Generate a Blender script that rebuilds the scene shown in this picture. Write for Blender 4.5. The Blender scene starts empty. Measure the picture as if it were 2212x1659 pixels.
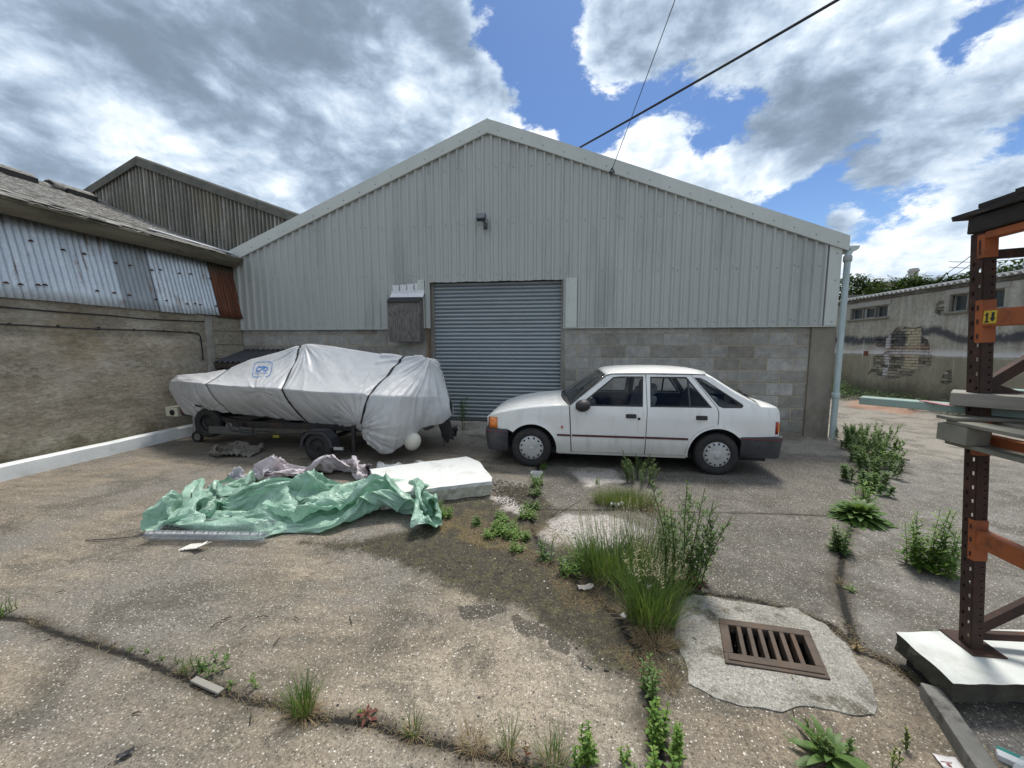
import bpy, bmesh, math, random
import numpy as np
from mathutils import Vector, Matrix, Euler, noise as mnoise
from mathutils.geometry import delaunay_2d_cdt
random.seed(7); rng = np.random.default_rng(7)
SC = bpy.context.scene; COL = SC.collection
PI = math.pi

# ------------------------------------------------------------------ camera
EYE = 1.65; YAW = math.radians(8.1); PITCH = math.radians(5.8)
cam = bpy.data.cameras.new('camera'); cam_ob = bpy.data.objects.new('camera', cam); COL.objects.link(cam_ob)
cam.sensor_fit = 'HORIZONTAL'; cam.sensor_width = 36.0; cam.lens = 36.0 * 830.0 / 2212.0
cam.clip_start = 0.05; cam.clip_end = 3000
cam_ob.location = (0, 0, EYE); cam_ob.rotation_euler = (math.radians(90) - PITCH, 0, YAW)
SC.camera = cam_ob

# ------------------------------------------------------------------ light
SUN_EL = math.radians(64); SUN_AZ = math.radians(15)     # direction the light comes from: azimuth from +Y clockwise
sun = bpy.data.lights.new('sun', 'SUN'); sun.energy = 2.0; sun.angle = math.radians(14); sun.color = (1.0, 0.95, 0.87)
sun_ob = bpy.data.objects.new('sun', sun); COL.objects.link(sun_ob)
sdir = Vector((math.sin(SUN_AZ) * math.cos(SUN_EL), math.cos(SUN_AZ) * math.cos(SUN_EL), math.sin(SUN_EL)))
sun_ob.rotation_euler = sdir.to_track_quat('Z', 'Y').to_euler()
sun_ob.location = (0, 0, 30)
SC.view_settings.view_transform = 'Standard'; SC.view_settings.look = 'None'
SC.view_settings.exposure = 1.05; SC.view_settings.gamma = 1.0; SC.view_settings.use_curve_mapping = False

# ------------------------------------------------------------------ geometry of the survey (photo of the yard -> metres)
_f, _cx, _cy = 830.0, 1106.0, 829.5
_fw = np.array([-math.sin(YAW) * math.cos(PITCH), math.cos(YAW) * math.cos(PITCH), -math.sin(PITCH)])
_rt = np.array([math.cos(YAW), math.sin(YAW), 0.0]); _up = np.cross(_rt, _fw); _C = np.array([0, 0, EYE])
def _ray(x, y): return _fw + (x - _cx) / _f * _rt - (y - _cy) / _f * _up
def G(x, y, z=0.0):
    r = _ray(x, y); p = _C + (z - EYE) / r[2] * r; return (float(p[0]), float(p[1]), z)
def FY(x, y, Y):
    r = _ray(x, y); p = _C + Y / r[1] * r; return (float(p[0]), Y, float(p[2]))
def FX(x, y, X):
    r = _ray(x, y); p = _C + X / r[0] * r; return (X, float(p[1]), float(p[2]))

# ------------------------------------------------------------------ node helper
class NT:
    def __init__(s, nt): s.nt = nt; s.n = nt.nodes; s.l = nt.links
    def node(s, t, **k):
        nd = s.n.new(t)
        for a, b in k.items(): setattr(nd, a, b)
        return nd
    def put(s, sock, v):
        if v is None: return
        if isinstance(v, bpy.types.NodeSocket): s.l.new(v, sock)
        elif isinstance(v, (tuple, list)):
            if len(v) == 3 and len(sock.default_value) == 4: v = (*v, 1)
            sock.default_value = v
        else:
            try: sock.default_value = v
            except TypeError: sock.default_value = (v, v, v)
    def math(s, op, a, b=None, c=None, clamp=False):
        nd = s.node('ShaderNodeMath', operation=op, use_clamp=clamp); s.put(nd.inputs[0], a); s.put(nd.inputs[1], b); s.put(nd.inputs[2], c); return nd.outputs[0]
    def vmath(s, op, a, b=None, out=0):
        nd = s.node('ShaderNodeVectorMath', operation=op); s.put(nd.inputs[0], a)
        if op == 'SCALE': s.put(nd.inputs[3], b)
        elif b is not None: s.put(nd.inputs[1], b)
        return nd.outputs[out]
    def mix(s, f, a, b, mode='MIX'):
        nd = s.node('ShaderNodeMix', data_type='RGBA', blend_type=mode); s.put(nd.inputs[0], f); s.put(nd.inputs[6], a); s.put(nd.inputs[7], b); return nd.outputs[2]
    def noise(s, vec, scale, detail=4, rough=.55, out=0, dist=0.0):
        nd = s.node('ShaderNodeTexNoise'); s.put(nd.inputs['Vector'], vec); nd.inputs['Scale'].default_value = scale; nd.inputs['Detail'].default_value = detail
        nd.inputs['Roughness'].default_value = rough; nd.inputs['Distortion'].default_value = dist; return nd.outputs[out]
    def voro(s, vec, scale, out=0, feature='F1', rnd=1.0):
        nd = s.node('ShaderNodeTexVoronoi', feature=feature); s.put(nd.inputs['Vector'], vec); nd.inputs['Scale'].default_value = scale; nd.inputs['Randomness'].default_value = rnd
        return nd.outputs[out]
    def ramp(s, f, stops, interp='LINEAR'):
        nd = s.node('ShaderNodeValToRGB'); s.put(nd.inputs[0], f); cr = nd.color_ramp; cr.interpolation = interp
        while len(cr.elements) < len(stops): cr.elements.new(.5)
        for e, (p, c) in zip(cr.elements, stops):
            e.position = p; e.color = (c, c, c, 1) if isinstance(c, (int, float)) else (*c, 1)
        return nd.outputs[0]
    def smooth(s, v, a, b):
        nd = s.node('ShaderNodeMapRange', interpolation_type='SMOOTHSTEP'); s.put(nd.inputs[0], v); s.put(nd.inputs[1], a); s.put(nd.inputs[2], b); return nd.outputs[0]
    def scalev(s, vec, sc):
        return s.vmath('MULTIPLY', vec, tuple(sc))
    def sep(s, vec):
        nd = s.node('ShaderNodeSeparateXYZ'); s.put(nd.inputs[0], vec); return nd.outputs
    def comb(s, x, y, z):
        nd = s.node('ShaderNodeCombineXYZ'); s.put(nd.inputs[0], x); s.put(nd.inputs[1], y); s.put(nd.inputs[2], z); return nd.outputs[0]
    def attr(s, name, out='Fac'):
        return s.node('ShaderNodeAttribute', attribute_name=name).outputs[out]
    def bump(s, h, strength=.3, dist=.01, normal=None):
        nd = s.node('ShaderNodeBump'); s.put(nd.inputs['Height'], h); nd.inputs['Strength'].default_value = strength; nd.inputs['Distance'].default_value = dist
        if normal: s.put(nd.inputs['Normal'], normal)
        return nd.outputs[0]

# ------------------------------------------------------------------ sky
world = bpy.data.worlds.new('World'); SC.world = world; world.use_nodes = True
W = NT(world.node_tree); W.n.clear()
def build_world():
    sky = W.node('ShaderNodeTexSky', sky_type='NISHITA'); sky.sun_disc = False
    sky.sun_elevation = SUN_EL; sky.sun_rotation = SUN_AZ; sky.air_density = 1.0; sky.dust_density = .6; sky.ozone_density = 2.0
    tc = W.node('ShaderNodeTexCoord').outputs['Generated']
    d = W.vmath('NORMALIZE', tc)
    xyz = W.sep(d)
    # cloud coordinate: direction, flattened so that clouds shrink towards the horizon
    flat = W.comb(xyz[0], xyz[1], W.math('MULTIPLY', xyz[2], 1.7))
    warp = W.noise(flat, 4.0, 3, .5, out=1)
    p = W.vmath('ADD', flat, W.vmath('SCALE', W.vmath('SUBTRACT', warp, (.5, .5, .5)), .08))
    n1 = W.noise(p, 4.2, 9, .64)
    n2 = W.noise(W.vmath('ADD', p, (.006, .008, .034)), 4.2, 5, .64)
    large = W.noise(flat, 2.1, 2, .5)
    det = W.noise(p, 5.5, 7, .60)
    cell = W.math('MULTIPLY_ADD', W.voro(p, 8.0), .6, W.math('MULTIPLY', W.voro(W.vmath('ADD', p, W.vmath('SCALE', warp, .10)), 19.0), .4))
    def blobs(lst):
        tot = None
        for (px, py, r, w) in lst:
            v = _ray(px, py); v = v / np.linalg.norm(v)
            k = 1.0 / (1 - math.cos(r / _f))
            e = W.math('EXPONENT', W.math('MULTIPLY_ADD', W.vmath('DOT_PRODUCT', d, tuple(float(q) for q in v), out=1), k, -k))
            tot = W.math('MULTIPLY', e, w) if tot is None else W.math('MULTIPLY_ADD', e, w, tot)
        return tot
    cover = blobs([(1165, 120, 85, -.26), (1130, 10, 60, -.16), (1200, 230, 70, -.24), (1300, 290, 55, -.24), (1430, 225, 60, -.18), (1530, 250, 50, -.10), (880, 205, 30, -.20),
                   (1650, 450, 50, -.15), (1780, 430, 45, -.17), (1900, 495, 45, -.15), (2000, 440, 50, -.18), (2110, 5, 48, -.18), (2055, 125, 36, -.15), (1720, 480, 60, -.16), (1560, 300, 40, -.08), (1980, 100, 60, .08),
                   (960, 190, 90, .12), (1185, 290, 36, .22), (1390, 330, 70, .22), (1500, 70, 180, .08), (1990, 560, 80, .20), (1810, 485, 26, .16), (1700, 330, 100, .10), (1350, 100, 80, .08), (1900, 260, 110, .08), (2030, 380, 80, .10), (250, 260, 420, .17), (650, 200, 300, .14), (700, 420, 120, .14), (1050, 420, 300, .06)])
    dark = blobs([(330, 10, 260, .40), (800, 50, 200, .46), (600, 150, 70, .20), (560, 340, 180, .16), (100, 360, 150, .14), (1480, 20, 200, .32), (1690, 330, 130, .30), (1990, 390, 150, .36), (1330, 130, 60, .12), (1560, 230, 70, .10), (1880, 120, 90, .10),
                  (950, 195, 80, -.42), (760, 270, 90, -.20), (1030, 220, 45, -.20), (1170, 285, 50, -.35), (1380, 320, 80, -.35), (60, 110, 70, -.20), (230, 210, 50, -.18), (560, 430, 110, -.30), (1960, 560, 110, -.32), (330, 230, 40, -.16), (1530, 380, 60, -.2), (1560, 140, 60, -.14), (1600, 200, 40, -.2), (1940, 200, 60, -.16), (2150, 250, 60, -.14)])
    dens = W.math('ADD', W.math('ADD', n1, cover), W.math('MULTIPLY', W.math('SUBTRACT', .45, cell), .11))
    alpha = W.smooth(dens, .395, .480)
    edge = W.math('MULTIPLY', W.smooth(dens, .58, .47), .20)
    bright = W.math('MULTIPLY_ADD', W.math('SUBTRACT', large, .5), .9, .60)
    bright = W.math('MULTIPLY_ADD', W.math('SUBTRACT', det, .5), 1.9, bright)
    bright = W.math('MULTIPLY_ADD', W.math('SUBTRACT', n1, n2), 1.1, bright)
    bright = W.math('MULTIPLY_ADD', W.math('SUBTRACT', .42, cell), .55, bright)
    bright = W.math('ADD', bright, edge); bright = W.math('SUBTRACT', bright, W.math('MULTIPLY', dark, .62))
    ccol = W.ramp(W.smooth(bright, -.15, 1.10), [(0.0, (.115, .150, .195)), (.2, (.16, .205, .265)), (.45, (.255, .315, .39)), (.7, (.38, .435, .50)), (1.0, (.60, .62, .64))])
    skc = W.mix(1.0, sky.outputs[0], (.034, .044, .057), 'MULTIPLY')
    skc = W.mix(W.math('MULTIPLY', W.smooth(xyz[2], .40, .0), .6), skc, (.20, .32, .50))
    col = W.mix(alpha, skc, ccol)
    # below the horizon: ground coloured
    col = W.mix(W.smooth(xyz[2], .0, -.03), col, (.16, .15, .13))
    bg = W.node('ShaderNodeBackground'); W.put(bg.inputs[0], col); bg.inputs[1].default_value = 1.0
    out = W.node('ShaderNodeOutputWorld'); W.l.new(bg.outputs[0], out.inputs[0])
build_world()
world.cycles.sampling_method = 'MANUAL'; world.cycles.sample_map_resolution = 512

# ------------------------------------------------------------------ mesh helpers
def tag(o, label=None, cat=None, group=None, kind=None):
    if label: o['label'] = label
    if cat: o['category'] = cat
    if group: o['group'] = group
    if kind: o['kind'] = kind
    return o
def empty(name, loc, label, cat, group=None):
    o = bpy.data.objects.new(name, None); COL.objects.link(o); o.location = loc; o.empty_display_size = .1
    return tag(o, label, cat, group)
def origin_of(o):
    v = Vector((0, 0, 0))
    while o is not None: v += Vector(o.location); o = o.parent
    return v
def link_mesh(name, me, parent, loc=(0, 0, 0), rot=None):
    o = bpy.data.objects.new(name, me); COL.objects.link(o); o.location = loc
    if rot: o.rotation_euler = rot
    if parent is not None: o.parent = parent
    return o
def mesh(name, verts, faces, mat, parent=None, smooth=False, loc=None):
    """verts in world metres; the object sits at its parent's origin (or at loc when it has no parent)"""
    v = np.asarray(verts, dtype=float).reshape(-1, 3)
    if parent is not None: org = np.array(origin_of(parent))
    elif loc is not None: org = np.array(loc, dtype=float)
    else: org = np.array([*((v.min(0) + v.max(0)) / 2)[:2], v[:, 2].min()])
    me = bpy.data.meshes.new(name); me.from_pydata([tuple(p) for p in (v - org)], [], faces)
    if mat is not None:
        for m_ in (mat if isinstance(mat, list) else [mat]): me.materials.append(m_)
    if smooth: me.polygons.foreach_set('use_smooth', [True] * len(me.polygons))
    me.update()
    o = bpy.data.objects.new(name, me); COL.objects.link(o)
    if parent is not None: o.parent = parent
    else: o.location = tuple(org)
    return o
class MB:
    def __init__(s): s.v = []; s.f = []
    def add(s, v, f):
        b = len(s.v); s.v += [tuple(map(float, p)) for p in v]; s.f += [tuple(b + i for i in q) for q in f]; return s
    def box(s, x0, x1, y0, y1, z0, z1, M=None):
        v = [(x, y, z) for z in (z0, z1) for y in (y0, y1) for x in (x0, x1)]
        if M is not None: v = [tuple(M @ Vector(p)) for p in v]
        return s.add(v, [(0, 2, 3, 1), (4, 5, 7, 6), (0, 1, 5, 4), (2, 6, 7, 3), (0, 4, 6, 2), (1, 3, 7, 5)])
    def bar(s, a, b, w, h, up=(0, 0, 1)):
        a = Vector(a); b = Vector(b); d = (b - a).normalized(); u = Vector(up)
        if abs(d.dot(u)) > .98: u = Vector((1, 0, 0))
        r = d.cross(u).normalized(); u = r.cross(d)
        v = []
        for p in (a, b):
            for su, sr in ((-1, -1), (-1, 1), (1, 1), (1, -1)): v.append(p + r * sr * w / 2 + u * su * h / 2)
        return s.add(v, [(3, 2, 1, 0), (4, 5, 6, 7), (0, 1, 5, 4), (1, 2, 6, 5), (2, 3, 7, 6), (3, 0, 4, 7)])
    def tube(s, pts, r, n=8, cap=True):
        pts = [Vector(p) for p in pts]; m = len(pts); rs = r if isinstance(r, (list, tuple)) else [r] * m
        rings = []; prev = None
        for i, p in enumerate(pts):
            d = (pts[min(i + 1, m - 1)] - pts[max(i - 1, 0)]).normalized()
            if prev is None:
                u = Vector((0, 0, 1)) if abs(d.z) < .9 else Vector((1, 0, 0))
                prev = (u - d * u.dot(d)).normalized()
            else:
                prev = (prev - d * prev.dot(d)).normalized()
            w = d.cross(prev)
            rings.append([p + (prev * math.cos(a) + w * math.sin(a)) * rs[i] for a in [2 * PI * k / n for k in range(n)]])
        v = [q for R in rings for q in R]; f = []
        for i in range(m - 1):
            for k in range(n):
                f.append((i * n + k, i * n + (k + 1) % n, (i + 1) * n + (k + 1) % n, (i + 1) * n + k))
        if cap: f.append(tuple(range(n))[::-1]); f.append(tuple((m - 1) * n + k for k in range(n)))
        return s.add(v, f)
    def grid(s, P, closeu=False):
        P = np.asarray(P); a, b = P.shape[:2]; f = []
        for i in range(a - 1):
            for j in range(b - 1 + (1 if closeu else 0)):
                f.append((i * b + j, i * b + (j + 1) % b, (i + 1) * b + (j + 1) % b, (i + 1) * b + j))
        return s.add(P.reshape(-1, 3), f)
    def lathe(s, prof, axis_o, axis='y', n=32, M=None):
        v = []; f = []
        for (r, h) in prof:
            for k in range(n):
                a = 2 * PI * k / n; c, q = math.cos(a) * r, math.sin(a) * r
                p = {'y': (c, h, q), 'z': (c, q, h), 'x': (h, c, q)}[axis]
                v.append((p[0] + axis_o[0], p[1] + axis_o[1], p[2] + axis_o[2]))
        m = len(prof)
        for i in range(m - 1):
            for k in range(n): f.append((i * n + k, i * n + (k + 1) % n, (i + 1) * n + (k + 1) % n, (i + 1) * n + k))
        if M is not None: v = [tuple(M @ Vector(p)) for p in v]
        return s.add(v, f)
    def prism(s, poly, y0, y1):
        """poly of (x,z) extruded along y"""
        n = len(poly); v = [(x, y0, z) for x, z in poly] + [(x, y1, z) for x, z in poly]
        f = [tuple(range(n)), tuple(range(2 * n - 1, n - 1, -1))] + [(i, i + n, (i + 1) % n + n, (i + 1) % n) for i in range(n)]
        return s.add(v, f)
    def out(s, name, mat, parent=None, smooth=False, bevel=0, seg=2, loc=None, kind=None, label=None, autosm=True):
        o = mesh(name, s.v, s.f, mat, parent, smooth, loc)
        me = o.data; bm = bmesh.new(); bm.from_mesh(me); bmesh.ops.recalc_face_normals(bm, faces=bm.faces)
        if bevel:
            bmesh.ops.bevel(bm, geom=[e for e in bm.edges if e.is_manifold and e.calc_face_angle(0) > .5], offset=bevel, segments=seg, affect='EDGES', profile=.5)
        bm.to_mesh(me); bm.free()
        if smooth and autosm:
            try: me.set_sharp_from_angle(angle=math.radians(38))
            except Exception: pass
        if kind: o['kind'] = kind
        if label: o['label'] = label
        return o

# ------------------------------------------------------------------ materials
MATS = {}
def new_mat(name):
    m = bpy.data.materials.new(name); m.use_nodes = True; nt = NT(m.node_tree); b = nt.n['Principled BSDF']; MATS[name] = m; return m, nt, b
def simple(name, col, rough=.6, metal=0.0, var=.12, scale=6.0, bump=.15, bscale=60, bdist=.003, spec=.5, dirt=None, dirt_amt=.5, dirt_scale=3.0, rnd=0.0, coord='Object', stretch=None, coat=0.0):
    m, N, b = new_mat(name)
    co = N.node('ShaderNodeTexCoord').outputs[coord]
    if stretch: co = N.scalev(co, stretch)
    if rnd:
        orn = N.node('ShaderNodeObjectInfo').outputs['Random']
        co = N.vmath('ADD', co, N.comb(N.math('MULTIPLY', orn, 37.0), N.math('MULTIPLY', orn, 91.0), N.math('MULTIPLY', orn, 17.0)))
    n = N.noise(co, scale, 6, .6)
    dk = tuple(c * (1 - var) for c in col); lt = tuple(min(1, c * (1 + var)) for c in col)
    c = N.ramp(n, [(.25, dk), (.5, col), (.75, lt)])
    if dirt is not None:
        dn = N.noise(co, dirt_scale, 8, .68)
        c = N.mix(N.math('MULTIPLY', N.smooth(dn, .48, .68), dirt_amt), c, dirt)
    if rnd:
        c = N.mix(1.0, c, N.ramp(orn, [(0, 1 - rnd), (1, 1 + rnd * .6)]), 'MULTIPLY')
    N.put(b.inputs['Base Color'], c); b.inputs['Metallic'].default_value = metal
    N.put(b.inputs['Roughness'], N.math('ADD', rough, N.math('MULTIPLY', N.math('SUBTRACT', n, .5), .25), clamp=True))
    b.inputs['Specular IOR Level'].default_value = spec
    if coat: b.inputs['Coat Weight'].default_value = coat; b.inputs['Coat Roughness'].default_value = .12
    if bump:
        N.put(b.inputs['Normal'], N.bump(N.noise(co, bscale, 5, .65), bump, bdist))
    return m
# ------------------------------------------------------------------ ground
def seg_dist(X, Y, poly, closed=False):
    d = np.full(X.shape, 1e9); n = len(poly)
    for i in range(n if closed else n - 1):
        ax, ay = poly[i]; bx, by = poly[(i + 1) % n]; dx, dy = bx - ax, by - ay; L = dx * dx + dy * dy + 1e-12
        t = np.clip(((X - ax) * dx + (Y - ay) * dy) / L, 0, 1)
        d = np.minimum(d, np.hypot(X - ax - t * dx, Y - ay - t * dy))
    return d
def inside(X, Y, poly):
    r = np.zeros(X.shape, bool); n = len(poly)
    for i in range(n):
        ax, ay = poly[i]; bx, by = poly[(i + 1) % n]
        c = ((ay > Y) != (by > Y)) & (X < (bx - ax) * (Y - ay) / (by - ay + 1e-12) + ax)
        r ^= c
    return r
def sdf(X, Y, poly): d = seg_dist(X, Y, poly, True); return np.where(inside(X, Y, poly), -d, d)
def gp(*pts): return [G(*p)[:2] for p in pts]
CRACK_A = [(-4.6, 1.78), (-3.9, 1.75)] + gp((0, 1330), (60, 1338), (120, 1365), (200, 1390), (290, 1418), (360, 1448), (450, 1480), (540, 1512), (600, 1520), (650, 1545), (740, 1556), (800, 1562), (870, 1590), (930, 1602), (1010, 1625), (1080, 1640), (1130, 1655)) + [(.1, 1.33), (.5, 1.25), (1.2, 1.15), (2.5, 1.0)]
CRACK_B = gp((1163, 1005), (1155, 1060), (1148, 1100), (1150, 1150), (1190, 1215), (1260, 1270), (1330, 1330), (1372, 1400), (1400, 1470), (1415, 1560), (1428, 1659)) + [(.42, 1.1)]
CRACK_C = gp((1150, 1100), (1250, 1103), (1400, 1104), (1600, 1108), (1720, 1112), (1850, 1118))
CRACK_D = gp((1880, 930), (1885, 990), (1868, 1060), (1855, 1110), (1822, 1180), (1812, 1260), (1830, 1330), (1850, 1400), (1930, 1440), (1985, 1475))
CRACK_E = gp((1850, 1400), (1790, 1350), (1700, 1320), (1600, 1295), (1500, 1285), (1440, 1280))
MOSS = gp((640, 1168), (760, 1170), (900, 1140), (945, 1085), (1060, 1075), (1085, 1050), (1165, 1050), (1200, 1110), (1250, 1160), (1300, 1200), (1460, 1250), (1470, 1290), (1440, 1330), (1455, 1400), (1490, 1470), (1460, 1500), (1420, 1480), (1330, 1462), (1262, 1425), (1180, 1345), (1120, 1310), (1020, 1290), (900, 1230), (760, 1190))
TAN = gp((960, 1400), (1060, 1360), (1112, 1318), (1180, 1362), (1260, 1440), (1340, 1490), (1390, 1560), (1380, 1659), (900, 1659), (650, 1600), (700, 1500), (850, 1430))
DRAIN = gp((1555, 1345), (1745, 1372), (1788, 1472), (1570, 1437))
PATCH = gp((1462, 1330), (1470, 1300), (1500, 1288), (1560, 1300), (1640, 1312), (1720, 1318), (1790, 1360), (1830, 1405), (1868, 1460), (1896, 1520), (1893, 1552), (1840, 1548), (1760, 1535), (1690, 1540), (1600, 1525), (1540, 1510), (1495, 1480), (1478, 1430), (1455, 1390))
WHITE1 = gp((1180, 1130), (1230, 1112), (1350, 1120), (1395, 1150), (1330, 1185), (1200, 1180), (1150, 1160))
WHITE2 = gp((1060, 1072), (1085, 1068), (1150, 1098), (1130, 1112), (1095, 1100))
WHITE3 = gp((1225, 1010), (1330, 1010), (1350, 1040), (1270, 1052))
BAY = gp((1165, 1000), (1150, 1100), (1190, 1215), (1330, 1330), (1470, 1290), (1620, 1300), (1800, 1365), (1810, 1260), (1822, 1180), (1868, 1060), (1890, 990)) + [(4.4, 7.2), (-1.5, 7.2)]
SANDR = gp((1480, 1520), (1700, 1545), (1895, 1556), (1985, 1480), (2120, 1659), (1500, 1659))
def ground_z(X, Y):
    z = 0.010 * np.sin(X * .9 + 1) * np.sin(Y * .7) + .004 * np.sin(X * 3.1 + Y * 1.7)
    for cr, w, dep in ((CRACK_A, .016, .016), (CRACK_B, .02, .014), (CRACK_C, .010, .008), (CRACK_D, .02, .014), (CRACK_E, .014, .01)):
        d = seg_dist(X, Y, cr); z = z - dep * np.exp(-(d / w) ** 2)
    near = np.clip(1 - np.hypot(X - 1, Y - 3) / 9, 0, 1)
    z = z * near
    # low bank of rubble along the outbuilding
    bank = np.clip((X - 8.0) / 1.0, 0, 1) * np.clip((9.3 - X) / .05, 0, 1); bank = bank * bank * .30 * (np.clip((14.3 - Y) / 2.0, 0, 1)) * (Y > 5)
    return z + bank
def axis_coords(fine0, fine1, step, lim0, lim1, g=1.16):
    a = list(np.arange(fine0, fine1 + 1e-6, step)); s = step; x = a[-1]
    while x < lim1: s *= g; x += s; a.append(x)
    s = step; x = a[0]; pre = []
    while x > lim0: s *= g; x -= s; pre.append(x)
    return np.array(pre[::-1] + a)
gx = axis_coords(-4.4, 3.1, .02, -400, 400); gy = axis_coords(1.0, 4.6, .02, -60, 700)
GX, GY = np.meshgrid(gx, gy); GZ = ground_z(GX, GY)
nyg, nxg = GX.shape
ids = np.arange(nyg * nxg).reshape(nyg, nxg)
quads = np.stack([ids[:-1, :-1], ids[:-1, 1:], ids[1:, 1:], ids[1:, :-1]], -1).reshape(-1, 4)
ccx = (GX[:-1, :-1] + GX[1:, 1:]).ravel() / 2; ccy = (GY[:-1, :-1] + GY[1:, 1:]).ravel() / 2
hole = [(DRAIN[0][0] + .02, DRAIN[0][1] - .02), (DRAIN[1][0] - .02, DRAIN[1][1] - .02), (DRAIN[2][0] - .03, DRAIN[2][1] + .03), (DRAIN[3][0] + .02, DRAIN[3][1] + .03)]
quads = quads[~(sdf(ccx, ccy, hole) < .012)]
gm = bpy.data.meshes.new('ground'); gv = np.stack([GX, GY, GZ], -1).reshape(-1, 3)
gm.vertices.add(len(gv)); gm.vertices.foreach_set('co', gv.ravel().astype(np.float32))
gm.loops.add(len(quads) * 4); gm.loops.foreach_set('vertex_index', quads.ravel().astype(np.int32))
gm.polygons.add(len(quads)); gm.polygons.foreach_set('loop_start', np.arange(0, len(quads) * 4, 4, dtype=np.int32)); gm.polygons.foreach_set('loop_total', np.full(len(quads), 4, dtype=np.int32))
gm.update(); gm.validate(); gm.polygons.foreach_set('use_smooth', [True] * len(gm.polygons))
def add_attr(me, name, arr):
    a = me.attributes.new(name, 'FLOAT', 'POINT'); a.data.foreach_set('value', arr.ravel().astype(np.float32))
ck = np.minimum.reduce([seg_dist(GX, GY, CRACK_A), seg_dist(GX, GY, CRACK_B) * .8, seg_dist(GX, GY, CRACK_C) * 1.8, seg_dist(GX, GY, CRACK_D) * .8, seg_dist(GX, GY, CRACK_E)])
add_attr(gm, 'crack', np.minimum(ck, 3)); add_attr(gm, 'moss', np.clip(sdf(GX, GY, MOSS), -2, 2)); add_attr(gm, 'tan', np.clip(sdf(GX, GY, TAN), -2, 2))
add_attr(gm, 'bay', np.clip(sdf(GX, GY, BAY), -2, 2)); add_attr(gm, 'sandr', np.clip(sdf(GX, GY, SANDR), -2, 2))
add_attr(gm, 'pale', np.clip(np.minimum.reduce([sdf(GX, GY, WHITE1), sdf(GX, GY, WHITE2), sdf(GX, GY, WHITE3)]), -2, 2))
add_attr(gm, 'orange', np.clip(sdf(GX, GY, gp((1790, 868), (1880, 868), (1975, 884), (2010, 896), (1960, 898), (1880, 884), (1800, 876))), -2, 2))
SILT = [gp((1104, 1332), (1122, 1328), (1150, 1375), (1136, 1380), (1112, 1362)), gp((1160, 1350), (1200, 1368), (1238, 1402), (1226, 1420), (1188, 1402)), gp((1236, 1404), (1262, 1424), (1278, 1458), (1258, 1450)), gp((985, 1312), (1060, 1306), (1100, 1318), (1050, 1338), (1000, 1340)), gp((1130, 1335), (1160, 1348), (1172, 1385), (1150, 1370))]
add_attr(gm, 'silt', np.clip(np.minimum.reduce([sdf(GX, GY, q) for q in SILT]), -2, 2))
# right of the joint D and the lane behind: greyer tarmac with stone chippings
lane = np.where((GX > np.interp(GY, [p[1] for p in CRACK_D][::-1], [p[0] for p in CRACK_D][::-1])), -1., 1.) * np.minimum(seg_dist(GX, GY, CRACK_D), 2)
add_attr(gm, 'lane', lane)
ground = bpy.data.objects.new('ground', gm); COL.objects.link(ground); tag(ground, kind='structure')

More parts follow.
